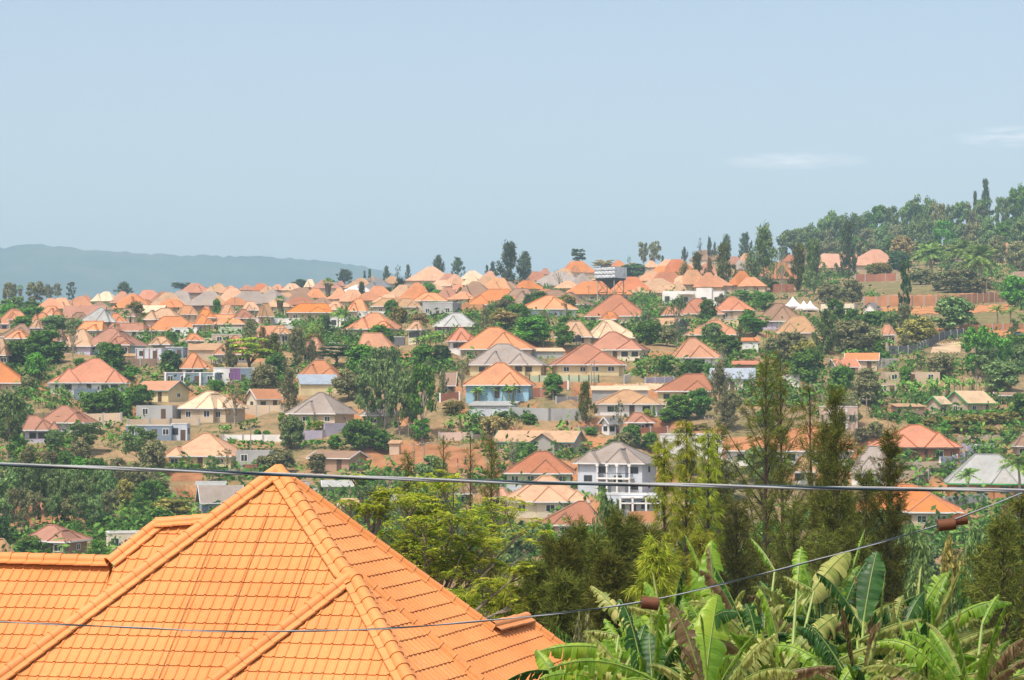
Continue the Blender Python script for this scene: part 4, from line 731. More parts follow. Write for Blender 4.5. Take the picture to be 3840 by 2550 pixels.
# ------------------------------------------------------------ trees and plants of the hillside, placed where each one roots
T = tree
def many(kind, pal, *rows, **kw):
    for q in rows: T(kind, *q[:4], pal=pal, **kw)
# western edge and ridge
many('euc', 'grey', (31,1060,1165,50), (48,1063,1150,34), (130,1056,1160,92), (184,1065,1125,34), (216,1064,1120,38)); many('column', 'conifer', (267,1057,1122,40)); many('silky', 'conifer', (465,1060,1105,62))
T('fan', 76,1066,1125,32); many('mango', 'green', (130,1150,1204,112), (643,1243,1292,48), (110,1128,1180,90)); many('mango', 'euc', (60,1110,1190,80), (205,1182,1250,120), (285,1195,1262,80), (330,1205,1255,60), (20,1120,1200,70))
T('sparse', 272,1185,1362,62, pal='grey'); T('mango', 165,1235,1362,175, pal='mango', lb='big dark green tree with pale yellow flecks at the western edge', lm='the big dark tree at the western edge'); T('mango', 60,1280,1378,135, pal='mango'); T('olive', 384,1280,1352,62, pal='euc')
for x, a, b in ((423,1178,1242), (448,1185,1245), (470,1150,1246), (533,1180,1252)): T('royal', x, a, b, 55)
T('column', 382,1187,1252,20, pal='green'); T('flat', 680,1060,1094,86, pal='dark'); T('mango', 685,1130,1172,36, pal='grey'); T('mango', 640,1315,1402,92, pal='dark'); T('mango', 1125,1046,1084,62, pal='dark'); T('shrub', 370,1125,1150,70)
T('fan', 1230,1040,1140,50, lb='tall fan palm with a shaggy dry skirt below the ridge'); T('fan', 1050,1107,1197,50, lb='fan palm with a dry skirt above the painted flat row')
many('silky', 'conifer', (1292,1010,1064,62), (1450,995,1036,26), (1530,995,1038,22)); many('cypress', 'conifer', (1367,1013,1044,18), (1386,1006,1044,20)); many('sparse', 'conifer', (1492,990,1042,28)); many('cas', 'conifer', (1500,1045,1142,64), (1357,1060,1150,42))
many('mango', 'green', (1455,1075,1118,42), (813,1120,1182,34), (1350,1065,1090,40)); T('royal', 905,1143,1184,60); T('royal', 880,1150,1186,45); T('royal', 1269,1133,1262,62); T('royal', 1293,1143,1272,56); T('royal', 1155,1205,1332,56); T('royal', 1190,1185,1327,56)
T('cas', 1225,1185,1272,60, pal='dark'); T('flat', 950,1268,1412,175, pal='ygreen', lb='broad layered yellowish green tree in front of a salmon gable', lm='the broad layered tree'); T('cas', 1025,1250,1402,84, pal='cas'); T('silky', 985,1230,1332,44, pal='brown'); T('cas', 1110,1228,1372,84, pal='grey'); T('cas', 1170,1275,1372,44, pal='grey')
T('flat', 1265,1290,1378,156, pal='dark', lb='dark flat-layered tree below the twin palms'); T('mango', 1370,1293,1420,160, pal='green'); T('euc', 1440,1300,1480,150, pal='euc')
# groves of the centre
T('mango', 1300,1385,1502,120, pal='grey'); many('euc', 'euc', (1380,1362,1610,124), (1440,1345,1612,112), (1500,1378,1632,122)); T('euc', 1585,1372,1652,128, pal='green', lb='bright green tall tree at the edge of the central grove', lm='the bright green grove tree'); T('euc', 1580,1570,1668,84, pal='green'); T('euc', 1530,1440,1640,90, pal='euc')
many('mango', 'mango', (1010,1386,1456,84), (1345,1572,1692,116), (1420,1608,1692,92)); T('mango', 815,1424,1467,62, pal='green'); T('sparse', 880,1420,1592,112, pal='brown'); T('cas', 1085,1388,1542,74, pal='grey'); T('sparse', 1080,1555,1682,96, pal='brown'); T('sparse', 850,1680,1762,104, pal='grey'); many('mango', 'grey', (1050,1678,1772,112), (1190,1700,1772,70), (990,1710,1770,70))
many('shrub', 'green', (1255,1628,1682,56), (1058,1546,1582,36), (966,1610,1647,34), (1000,1612,1640,30), (1120,1590,1640,40)); T('olive', 1193,1576,1618,58, pal='bright'); T('cypress', 1157,1558,1614,18, pal='green'); T('cypress', 2452,1518,1567,18, pal='green')
# western wood and gardens
T('euc', 25,1470,1722,150, pal='euc'); T('euc', 85,1505,1650,90, pal='euc'); T('euc', 60,1636,1724,82, pal='green', lb='rounded bright green tree at the top of the western wood', lm='the rounded wood-edge tree'); T('euc', 325,1585,1702,156, pal='euc'); T('euc', 520,1596,1752,148, pal='euc'); T('euc', 205,1610,1692,84, pal='euc')
rw = random.Random(3)
for (x, yt, yb, w, pal) in ((20,1760,1960,120,'euc'),(85,1745,1940,120,'euc'),(150,1730,1925,115,'euc'),(215,1740,1935,110,'euc'),(270,1755,1935,105,'euc'),(330,1770,1950,110,'euc'),(390,1765,1960,110,'euc'),(60,1830,2010,100,'grey'),(10,1850,2030,90,'euc'),(130,1840,1985,90,'grey'),(195,1850,1975,80,'euc'),(245,1870,1970,80,'grey'),(300,1850,1985,90,'euc'),(355,1860,1985,85,'euc'),(420,1830,1965,80,'grey'),
    (110,1690,1820,90,'ygreen'),(180,1690,1800,90,'grey'),(245,1690,1800,85,'mango'),(300,1710,1810,80,'green'),(365,1715,1820,80,'mango'),(440,1720,1830,90,'grey'),(500,1745,1850,90,'grey'),(560,1760,1850,90,'grey'),(600,1790,1870,110,'grey'),(470,1800,1900,80,'olive'),(30,1720,1850,100,'euc'),(85,1905,2025,55,'grey'),(0,1930,2045,70,'dark')): T('euc' if pal in ('euc', 'grey') else 'mango', x, yt, yb, w, pal=pal)
T('leafy', 565,1800,1935,150, pal='mango', lb='leafy fruit tree with lighter tips at the east side of the wood'); T('olive', 640,1865,1945,160, pal='olive'); T('shrub', 600,1905,1965,90, pal='green'); T('mango', 120,2008,2088,120, pal='mango'); T('mango', 205,2010,2088,100, pal='mango'); T('mango', 75,2035,2090,70, pal='mango'); T('mango', 362,2022,2092,62, pal='green', lb='small green fruit tree beside the cream stepped building'); T('royal', 590,1890,1965,90)
many('mango', 'mango', (345,1472,1548,96), (410,1455,1548,108), (530,1440,1522,96), (470,1500,1560,60)); T('royal', 283,1562,1607,46)
for q in ((235,1428,1525,70),(310,1440,1530,60),(300,1415,1460,60),(380,1380,1457,70),(345,1420,1460,55),(150,1475,1532,60),(190,1490,1545,60),(470,1450,1515,60),(590,1388,1432,60),(446,1322,1372,60),(362,1325,1375,55),(405,1598,1682,60),(120,1360,1430,70),(145,1345,1432,50),(90,1400,1440,50),(800,1325,1372,70),(850,1330,1378,60),(1490,1232,1268,70),(1530,1338,1402,80),(1345,1478,1532,60),(1240,1440,1495,60),(1380,1500,1560,50),
   (1665,1048,1075,62),(1885,1128,1178,66),(1770,1162,1198,84),(1720,1192,1228,50),(1765,1200,1235,54),(2230,1192,1232,70),(2275,1195,1232,60),(2040,1252,1302,70),(1630,1222,1305,90),(1570,1245,1310,80),(1545,1300,1350,70),(1700,1180,1215,50),(2010,1150,1185,50),
   (1860,1408,1505,130),(1930,1412,1505,110),(1800,1435,1505,100),(1890,1440,1508,120),(1735,1530,1615,70),(1770,1535,1600,60),(1700,1560,1622,60),(2745,1143,1202,62),(2625,1183,1228,84),(2570,1306,1358,70),(2650,1312,1362,66),(2545,1320,1370,60),(2620,1350,1400,60),(2398,1498,1548,50),
   (2960,1455,1502,60),(3010,1450,1505,60),(3050,1455,1505,56),(3090,1440,1510,50),(3394,1262,1312,60),(3335,1252,1322,56),(3440,1288,1388,70),(3400,1398,1490,90),(3455,1402,1495,90),(3500,1398,1495,90),(3545,1392,1490,96),(3585,1392,1488,84),(3425,1430,1505,80),(3520,1430,1500,80),(3650,1402,1472,84),(3690,1420,1475,60),(2890,1225,1280,60),(3050,1240,1290,50),(2120,1590,1640,40),(2660,1405,1440,40)): T('banana', *q)
# ridge, centre
T('cas', 1910,913,1082,98, pal='conifer', lb='tallest dark feathery tree on the ridge', lm='the tall ridge casuarina'); T('cas', 1970,943,1062,72, pal='conifer'); many('silky', 'conifer', (1645,962,1058,48), (1715,965,1024,44), (1848,978,1014,24), (1826,996,1020,16)); T('flat', 2170,934,982,58, pal='conifer'); T('flat', 2265,974,1007,92, pal='brown')
T('bare', 2095,1008,1088,70); T('bare', 2160,985,1068,50); T('bare', 2195,1000,1070,44); T('bare', 1880,1040,1090,80); T('bare', 2040,1030,1085,50); many('mango', 'green', (1605,1058,1128,62), (1558,1068,1132,38), (1632,1085,1135,44)); T('cas', 1725,1078,1132,30, pal='cas'); T('shrub', 2085,1078,1110,60, pal='green'); T('shrub', 2010,1060,1095,46, pal='grey')
T('cas', 1980,1105,1186,56, pal='dark'); T('sparse', 2120,1100,1222,38, pal='dark'); T('olive', 2000,1183,1292,168, pal='green', lb='broad dark green domed tree', lm='the domed green tree'); T('olive', 1900,1166,1238,136, pal='brown', lb='broad dry olive-brown tree behind the domed green tree'); T('cas', 1820,1158,1262,58, pal='grey'); T('mango', 2118,1218,1304,76, pal='mango', lb='small round dark tree beside a black water tank')
T('olive', 1575,1173,1242,84, pal='brown'); T('mango', 1655,1292,1367,78, pal='dark'); T('sparse', 1735,1320,1502,64, pal='grey'); T('silky', 1660,1390,1500,40, pal='grey'); T('mango', 1590,1290,1380,90, pal='green'); T('olive', 1700,1500,1560,90, pal='olive'); T('mango', 2075,1400,1490,84, pal='mango'); T('royal', 2075,1450,1500,62); T('cas', 2195,1435,1590,66, pal='cas', lb='dark conifer with a broad skirt beside the concrete wall', lm='the conifer by the concrete wall')
T('mango', 1850,1560,1650,110, pal='brown'); T('mango', 1890,1540,1600,60, pal='mango'); T('sparse', 1930,1560,1650,90, pal='brown'); T('sparse', 1925,1640,1755,70, pal='grey'); T('mango', 1985,1550,1590,60, pal='green'); T('shrub', 1780,1600,1640,40, pal='green')
# ridge, eastern half
T('euc', 2412,908,982,46, pal='grey'); T('euc', 2456,903,984,52, pal='grey', lb='tall pale-stemmed grey-green tree rising alone above the ridge'); T('sparse', 2360,957,984,22, pal='green'); many('silky', 'conifer', (2567,929,974,24), (2660,889,936,20), (2680,905,945,14), (2485,960,985,16)); T('sparse', 2624,889,958,24, pal='conifer'); many('cas', 'conifer', (2725,878,960,44)); T('silky', 2795,877,960,54, pal='conifer')
T('mango', 2375,988,1045,108, pal='dark', lb='dark bushy tree right behind the raised water tank'); T('shrub', 2340,1090,1118,50, pal='green'); many('cas', 'brown', (2565,985,1084,58), (2660,965,1076,34)); T('cas', 2615,950,1082,56, pal='cas'); T('cas', 2715,915,1094,84, pal='cas'); T('sparse', 2770,1000,1090,60, pal='brown'); T('cas', 2820,945,1094,80, pal='grey'); T('cas', 2865,850,1096,108, pal='euc'); T('sparse', 2930,930,1098,54, pal='grey'); T('cas', 2995,920,1094,94, pal='cas'); T('cas', 3050,900,1104,86, pal='euc'); T('shrub', 2905,1055,1090,50)
T('flat', 2800,1088,1152,100, pal='green'); T('royal', 2860,1110,1162,56); T('mango', 2430,1200,1294,106, pal='mango', lb='dark mango tree beside a cream hip roof', lm='the mango tree by the cream roof'); T('sparse', 2545,1100,1318,84, pal='dark', lb='tall slender see-through tree in front of a red roof'); T('mango', 2670,1210,1284,90, pal='euc'); T('mango', 2735,1256,1330,98, pal='mango'); T('flat', 2830,1183,1258,124, pal='green')
T('mango', 2970,1243,1364,128, pal='grey'); T('mango', 3030,1306,1452,128, pal='mango', lb='big very dark mango tree beside a white box roof', lm='the big dark mango'); T('royal', 2425,1328,1398,60); T('royal', 2462,1325,1398,50); T('royal', 2535,1328,1412,64)
many('mango', 'mango', (2500,1330,1402,70), (2580,1360,1410,70), (2610,1345,1410,60)); T('sparse', 2710,1285,1402,54, pal='grey'); T('silky', 2700,1370,1532,80, pal='grey'); T('sparse', 2770,1390,1482,44, pal='grey'); T('mango', 2550,1478,1574,116, pal='green'); T('mango', 2500,1530,1590,70, pal='green'); T('silky', 2735,1470,1612,112, pal='grey'); T('shrub', 2428,1530,1566,36, pal='ygreen'); T('banana', 2670,1480,1520,40)
T('sparse', 2320,1495,1642,80, pal='dark'); T('mango', 2440,1620,1694,70, pal='green'); T('mango', 2345,1620,1680,90, pal='grey'); T('mango', 2295,1645,1690,60, pal='euc'); T('mango', 2870,1530,1600,80, pal='green')
# eastern wood
for (x, yt, yb, w, p) in ((3085,815,900,60,'euc'),(3125,790,950,70,'euc'),(3160,800,900,70,'euc'),(3205,795,900,52,'euc'),(3240,798,950,60,'euc'),(3290,775,900,90,'green'),(3330,770,940,80,'euc'),(3370,790,930,60,'euc'),(3410,755,900,70,'euc'),(3450,735,900,84,'euc'),(3490,752,930,60,'euc'),(3520,760,940,60,'grey'),(3555,768,900,64,'euc'),(3605,755,890,80,'euc'),(3650,765,900,70,'grey'),(3690,748,880,80,'euc'),(3755,738,880,52,'euc'),(3785,740,900,60,'euc'),(3815,700,880,84,'green'),(3850,690,880,70,'euc'),
   (3100,850,960,80,'grey'),(3170,860,960,80,'euc'),(3260,850,960,90,'grey'),(3310,845,960,80,'euc'),(3365,840,950,80,'grey'),(3425,830,950,80,'euc'),(3480,830,950,84,'euc'),(3540,825,960,80,'green'),(3590,830,950,84,'euc'),(3650,830,950,80,'grey'),(3710,820,950,84,'euc'),(3770,825,950,80,'green'),(3830,820,960,90,'euc'),(2960,855,960,90,'euc'),(3010,845,980,90,'euc'),(3060,835,970,70,'euc'),(3230,900,1000,50,'grey'),(3740,880,1000,70,'grey'),(3815,905,1020,76,'grey')): T('olive' if yt > 790 and x % 3 else 'euc', x, yt, yb, w * 1.15, pal=p)
for i_, x_ in enumerate(range(3130, 3860, 46)): T('mango', x_, 905 + 14 * math.sin(i_ * 2.3), 985 + 10 * math.sin(i_ * 1.7), 88, pal=('grey', 'euc', 'mango')[i_ % 3])
T('cypress', 3697,654,812,52, pal='conifer', lb='tall pointed conifer on the eastern hilltop', lm='the tall pointed conifer'); T('cypress', 3657,710,812,30, pal='conifer', lb='short pointed conifer on the eastern hilltop')
T('cas', 3180,833,1052,80, pal='conifer'); T('mango', 3385,885,1004,96, pal='brown'); T('mango', 3370,940,1020,100, pal='dark'); T('column', 3390,972,1228,58, pal='dark', lb='ivy-like dark column tree beside the orange brick wall', lm='the dark column tree'); T('date', 3492,888,1028,134, lb='thick drooping palm below the eastern wood, beside the dark column tree'); T('date', 3610,880,1012,122); T('date', 3677,893,1064,150, lb='thick drooping palm with hanging dead fronds, beside a yellow-green crown')
T('olive', 3610,866,935,136, pal='bright', lb='yellow-green flowering crown behind the drooping palms', lm='the yellow-green crown'); many('mango', 'grey', (3450,1000,1068,116), (3600,1008,1098,156), (3520,1020,1090,90), (3680,1040,1100,90)); T('mango', 3300,985,1052,104, pal='olive'); T('mango', 3110,1060,1142,96, pal='grey'); T('mango', 3195,1048,1142,96, pal='grey'); T('royal', 3115,1005,1067,74); T('mango', 3805,1033,1152,116, pal='green', lb='green tree with yellow blossom at the eastern edge'); T('shrub', 3270,990,1030,50, pal='green')
T('mango', 3575,1111,1244,168, pal='euc', lb='spreading tree on the green bank below the orange brick wall'); T('royal', 3740,1128,1228,76); T('royal', 3790,1138,1228,72); T('mango', 3285,1166,1218,116, pal='green'); T('olive', 3440,1188,1294,156, pal='olive', lb='broad pale olive tree beside the dark stepped wall', lm='the pale olive tree'); T('mango', 3215,1198,1324,156, pal='grey'); T('mango', 3265,1233,1328,130, pal='grey'); T('cas', 3100,1163,1332,96, pal='euc'); T('mango', 3160,1210,1320,90, pal='grey')
T('euc', 3660,1222,1414,138, pal='green', lb='big bluish green tree of the eastern copse', lm='the eastern copse'); T('euc', 3730,1248,1404,148, pal='green'); T('euc', 3810,1263,1384,120, pal='green'); T('euc', 3700,1300,1420,120, pal='euc'); T('mango', 3755,1353,1468,160, pal='euc'); T('mango', 3530,1328,1414,104, pal='grey'); T('mango', 3255,1378,1434,86, pal='grey'); T('mango', 3250,1416,1514,120, pal='grey'); T('mango', 3190,1478,1602,86, pal='grey'); T('shrub', 3137,1418,1446,40, pal='bright'); T('shrub', 3310,1398,1436,52, pal='bright'); T('mango', 3395,1375,1440,50, pal='green')
T('sparse', 3135,1330,1420,70, pal='grey'); T('mango', 3280,1580,1640,70, pal='grey'); T('shrub', 3230,1600,1660,60, pal='grey'); T('shrub', 3430,1560,1600,60, pal='green'); T('mango', 3545,1575,1635,40, pal='green'); T('sparse', 3205,1540,1700,30, pal='grey'); T('royal', 3632,1733,1885,116, lb='feather palm in front of the pale grey roof with green fascia'); T('royal', 3822,1660,1900,150); T('royal', 3740,1790,1850,56); T('royal', 3260,1775,1830,50)
many('shrub', 'olive', (3490,1570,1600,60), (3560,1560,1600,90), (3640,1550,1590,90), (3720,1545,1590,90), (3790,1540,1590,90), (3600,1590,1625,90), (3700,1595,1625,80), (3790,1600,1630,90)); many('shrub', 'green', (3655,1598,1624,60), (3780,1612,1632,60), (3350,1545,1580,50))
many('shrub', 'green', (700,1290,1310,40), (300,1340,1375,50), (420,1375,1400,50), (500,1375,1400,60), (480,1395,1420,60), (560,1700,1745,60), (1300,1600,1640,40), (1650,1470,1500,50), (1900,1770,1800,50), (1860,1790,1815,50), (2080,1610,1650,40), (2215,1600,1630,50), (2260,1690,1720,50), (2940,1600,1660,60), (2860,1360,1400,50), (2800,1420,1450,40), (2440,1260,1290,40)); many('shrub', 'olive', (3480,1240,1262,60), (3560,1225,1250,60), (3650,1200,1225,50), (1400,1650,1680,40), (2160,1640,1665,40), (2560,1600,1625,50), (2600,1590,1615,50), (2640,1585,1615,50), (700,1700,1740,60))
# clipped hedges
def hedge(x1, x2, yb1, yb2, hpx, lb, pal='green'):
    a, b = hit(x1, yb1), hit(x2, yb2); L = (b - a).length; h = hpx * a.y / F; rng = np.random.RandomState(int(x1)); n = int(L * 26); t = rng.rand(n); w = .9
    s = rng.rand(n); th = rng.rand(n) * math.pi; pr = np.stack([np.cos(th) * w, np.sin(th)], -1)
    d = (b - a).normalized(); nx = Vector((-d.y, d.x, 0)); base = np.array(a)[None] + t[:, None] * np.array(b - a)[None]
    hh = h * (.55 + .45 * np.minimum(1, np.sin(th) * 1.6)) * (.92 + .16 * rng.rand(n)) * np.where(rng.rand(n) < .4, rng.rand(n), 1)
    Cn = base + pr[:, :1] * np.array(nx)[None] + hh[:, None] * np.array([[0, 0, 1.]]) ; D = pr[:, :1] * np.array(nx)[None] + pr[:, 1:] * np.array([[0, 0, 1.]])
    V = cards(rng, Cn, D, .26, 1.1, .2); o = empty('hedge', a); me = mesh_np('foliage', V - np.array(a)[None], np.arange(len(V)).reshape(-1, 4), leafm(pal)); link('foliage', me, o); reg(o, 'hedge', 'clipped hedge', (x1 + x2) / 2, (yb1 + yb2) / 2 - hpx / 2, 'hedges', lb)
hedge(859,1028,1686,1688,32,'long clipped green hedge below a white yard wall'); hedge(1113,1217,1684,1682,30,'short clipped hedge beside a thin brown tree'); hedge(820,866,1626,1622,26,'hedge with clipped gaps beside the cream pyramid roof'); hedge(903,965,1615,1600,30,'clipped hedge climbing a yard slope above the white wall'); hedge(322,540,2022,1985,22,'dark green hedge climbing behind the cream stepped building'); hedge(622,760,1755,1762,16,'hedge in front of the peach house with a porch'); hedge(2488,2560,1540,1535,24,'hedge below the yellow-walled house with green windows'); hedge(2785,2850,1325,1322,12,'low hedge in front of the white house with green windows'); hedge(3450,3840,1560,1552,16,'long hedge below the green-trimmed gables')

# ------------------------------------------------------------ yard walls and fences
def wallrun(pts, hpx, wall, lb, lm=None, t=.25, posts=3.2, nm='yard_wall', cat='wall', post_m=None, step=False, cope=None):
    P3 = []
    for (x, y) in pts: P3.append(hit(x, y))
    o = empty(nm, P3[0]); h = hpx * P3[0].y / F; wb, pb, cb = MB(), [], MB(); n = 0
    for a, b in zip(P3[:-1], P3[1:]):
        L = (b - a).length; k = max(1, int(L / posts)); d = (b - a); dn = Vector((d.x, d.y, 0)).normalized(); nx = Vector((-dn.y, dn.x, 0))
        for i in range(k):
            p, q = a.lerp(b, i / k), a.lerp(b, (i + 1) / k); z = max(p.z, q.z) + h if step else None
            za, zb_ = (z, z) if step else (p.z + h, q.z + h); o3 = Vector(P3[0])
            c = [p + nx * t/2, p - nx * t/2, q - nx * t/2, q + nx * t/2]
            wb.add([Vector((v.x, v.y, v.z - 1.5)) - o3 for v in c] + [Vector((c[0].x, c[0].y, za)) - o3, Vector((c[1].x, c[1].y, za)) - o3, Vector((c[2].x, c[2].y, zb_)) - o3, Vector((c[3].x, c[3].y, zb_)) - o3], [(3,2,1,0),(4,5,6,7),(0,1,5,4),(1,2,6,5),(2,3,7,6),(3,0,4,7)])
            n += 1; s = t/2 + .05
            pb.append(p - o3); 
            if i == k - 1: pb.append(q - o3)
    wb.obj('wall_panel', wall_m(wall), o); s = t/2 + .06
    me = None
    for p in pb[:90]:
        if me is None: ob = MB().box(-s, s, -s, s, -1.5, h + .16).obj('pillar', post_m or wall_m('gr'), o); me = ob.data; ob.location = p
        else: link('pillar', me, o, p)
    reg(o, cat, WALL[wall][0] + ' yard wall', sum(x for x, y in pts) / len(pts), sum(y for x, y in pts) / len(pts) - hpx / 2, 'yard walls', lb, lm); return o
wallrun([(672,1300),(800,1302)],34,'be','beige yard wall behind a row of mint and white flat roofs'); wallrun([(460,1374),(592,1372)],28,'mu','mud-brown yard wall below the pale blue flat building'); wallrun([(322,1586),(455,1582)],34,'be','beige yard wall behind the red-brown house'); wallrun([(105,1572),(190,1565)],20,'be','short beige wall behind the lower red-brown house')
wallrun([(480,1594),(640,1592),(745,1594)],22,'be','long beige wall above the dark slate bungalow'); wallrun([(836,1652),(1138,1652)],22,'wh','white-washed wall above the long clipped hedge'); wallrun([(1138,1652),(1215,1640),(1300,1612)],26,'li','lilac-grey wall stepping up beside the grey pyramid-roofed house',step=True); wallrun([(915,1542),(1062,1545)],24,'be','beige block wall below the small cream gabled house')
wallrun([(1650,1508),(1722,1502)],32,'bk','red brick wall with pale pillars beside a dark brown roof',post_m=M_white); wallrun([(1940,1492),(2030,1486),(2130,1460)],32,'bk','red brick wall behind the banana grove',post_m=M_white); wallrun([(1910,1572),(2060,1578),(2190,1578)],46,'gr','tall bare concrete wall beside the conifer',posts=6); wallrun([(2085,1512),(2165,1510)],24,'gr','smaller concrete wall above the bare concrete wall'); wallrun([(1647,1652),(1767,1650)],30,'pk','pale pinkish block wall below the central grove'); wallrun([(1770,1652),(1850,1655)],24,'be','block wall running behind thin trees')
fo = wallrun([(1985,1434),(2245,1434)],26,'gn','fence of orange brick pillars with green panels','the green-panel fence',t=.1,posts=1.9,nm='panel_fence',cat='fence',post_m=wall_m('ob')); fo.children[0].data.materials[0] = mat_plain('green mesh panel', (.07, .11, .025), .8)
wallrun([(2375,1626),(2502,1622)],22,'bk','low red brick wall below yellow shrubs'); wallrun([(2354,1958),(2472,1956)],40,'ob','orange brick wall below the modern house with balcony frames'); wallrun([(2110,1706),(2205,1690)],24,'ob','orange-brown brick wall behind the red-roofed house'); wallrun([(2345,1612),(2240,1612),(2170,1615)],14,'be','low beige wall above the grey villa')
wallrun([(2340,1438),(2362,1430)],30,'cr','stone gate pillar wall beside wrought iron gates'); wallrun([(2420,1438),(2525,1432)],20,'li','lilac ornamental wall below the palms'); wallrun([(2300,1405),(2345,1402)],34,'ob','orange brick wall below the columned veranda')
wallrun([(3208,1056),(3280,1056),(3362,1052)],28,'bk','dark red brick wall below a pink roof'); wallrun([(3240,1150),(3420,1148),(3600,1142),(3790,1130)],38,'ob','long orange brick wall across the eastern slope','the long orange brick wall'); wallrun([(3330,1330),(3440,1325),(3500,1290),(3540,1272),(3612,1262)],30,'dk','dark stepped stone wall on the eastern slope','the dark stepped wall',step=True); wallrun([(3150,1402),(3250,1388),(3360,1370)],26,'bd','grey-brown stepped wall in front of an orange gable',step=True); wallrun([(3600,1242),(3840,1236)],24,'ro' if 0 else 'ob','orange earth-block wall below two palms')
pw = wallrun([(3525,1768),(3575,1748),(3625,1730),(3660,1705)],38,'li','lilac fence with white pillars and olive panels stepping uphill','the lilac stepped fence',step=True,post_m=M_white); wallrun([(3600,1690),(3725,1688)],26,'li','lilac-white boundary wall behind the pale grey roof'); wallrun([(3350,1768),(3526,1766)],36,'be','rough stone retaining wall below the brick-walled house'); wallrun([(3385,1802),(3480,1798)],36,'be','rubble stone wall below the stone terrace'); wallrun([(3440,1815),(3480,1788),(3560,1762)],22,'br','dark brick wall stepping down beside a stone terrace',step=True); wallrun([(3560,1655),(3840,1640)],14,'pk','long low rubble wall on the eastern terraces',posts=8)
wallrun([(3540,1905),(3700,1890)],40,'gr','grey wall in front of the house with green fascia'); wallrun([(2900,1505),(3080,1500)],24,'be','beige wall behind a line of young banana plants'); wallrun([(3020,1470),(3110,1468)],30,'be','pale wall under the big dark mango'); wallrun([(860,1790),(920,1788)],30,'be','rough rubble wall above the zinc-covered shed'); wallrun([(910,1765),(985,1765)],24,'bk','dark red gate wall below the unfinished building'); wallrun([(1180,1322),(1310,1318)],20,'be','pale wall with clipped greens below the twin palms'); wallrun([(1880,1842),(1960,1842)],22,'pb','pale blue sheet fence beside the peach house'); wallrun([(180,1455),(300,1462)],18,'bd','grey wall below the large red-orange house')

# ------------------------------------------------------------ poles, tanks, tents, people
M_wood = mat_plain('weathered wood pole', (.30, .25, .20), .9, .2, 1.0)
def pole(x, yt, yb, lb=None, arms=1, w=.11):
    p = hit(x, yb); h = (HY - yt) * p.y / F - p.z; o = empty('utility_pole', p)
    MB().tube([(0, 0, -.5), (0, 0, h)], [w * 1.2, w * .8], 8).obj('post', M_wood, o)
    for i in range(arms):
        MB().box(-.9, .9, -.05, .05, h - .5 - i * .7, h - .38 - i * .7).obj('crossarm', M_wood, o)
        for sx in (-.75, .75): MB().lathe([(.05, h - .38 - i*.7), (.07, h - .3 - i*.7), (.04, h - .2 - i*.7)], 8, Matrix.Translation((sx, 0, 0))).obj('insulator', M_white, o)
    reg(o, 'pole', 'thin utility pole', x, (yt + yb) / 2, 'utility poles', lb)
for q in ((272,1120,1200),(568,1215,1310),(812,1190,1260),(880,1112,1190),(955,1150,1225),(1117,1145,1200),(1200,1138,1175),(1015,1190,1250),(1050,1225,1300),(1390,1130,1180),(1742,1078,1132),(1764,1075,1132),(1665,1205,1250),(1590,1655,1770),(1552,1660,1770),(2208,1070,1160),(2312,1050,1110),(2218,1365,1460),(2228,1350,1458),(2062,1610,1698),(2658,1560,1635),(3300,1105,1160),(3250,1490,1560),(3662,1410,1545),(3700,1050,1110),(620,1130,1180),(940,1600,1700),(1210,1610,1650),(2950,1180,1215)): pole(*q, arms=1 if q[2] - q[1] > 60 else 0)
def tank(x, yt, yb, wpx, pal, lb, stand=0):
    p = hit(x, yb + stand); s = p.y / F; h = (yb - yt) * s; r = wpx * s / 2; zb = (HY - yb) * s - p.z; o = empty('water_tank', p)
    m = mat_plain('tank ' + pal, (.035, .037, .04) if pal == 'black' else (.35, .36, .37), .5, .1)
    pr = [(r * .98, zb)] + [(r * (1.0 if i % 2 else .95), zb + h * .82 * (i + 1) / 9) for i in range(9)] + [(r * .7, zb + h * .94), (r * .3, zb + h), (r * .28, zb + h * 1.03)]
    MB().lathe(pr, 16).obj('barrel', m, o); MB().lathe([(r * .3, zb + h), (r * .3, zb + h * 1.06), (r * .1, zb + h * 1.08)], 12).obj('lid', m, o)
    if zb > .1:
        for a in range(4): MB().tube([(r * .7 * math.cos(a * 1.57 + .78), r * .7 * math.sin(a * 1.57 + .78), -.5), (r * .7 * math.cos(a * 1.57 + .78), r * .7 * math.sin(a * 1.57 + .78), zb)], .07, 6).obj('leg', M_frame, o)
        MB().box(-r, r, -r, r, zb - .12, zb - .01).obj('platform', M_conc, o)
    reg(o, 'water tank', pal + ' water tank', x, (yt + yb) / 2, 'household water tanks', lb)
tank(2168,1256,1282,24,'black','black ribbed water tank on a stand beside a round dark tree',14); tank(2151,1850,1880,32,'black','black ribbed water tank above the peach roof',45); tank(1311,1525,1548,21,'black','black water tank against the grey pyramid roof',20); tank(275,1174,1190,18,'black','black water tank on the long red-brown roof',14); tank(434,1121,1133,12,'black','small black tank behind a red-orange roof',8); tank(2586,1395,1408,10,'white','small pale tank on a red-brown ridge',8); tank(715,1196,1206,12,'grey','small grey tank above an orange roof',10)
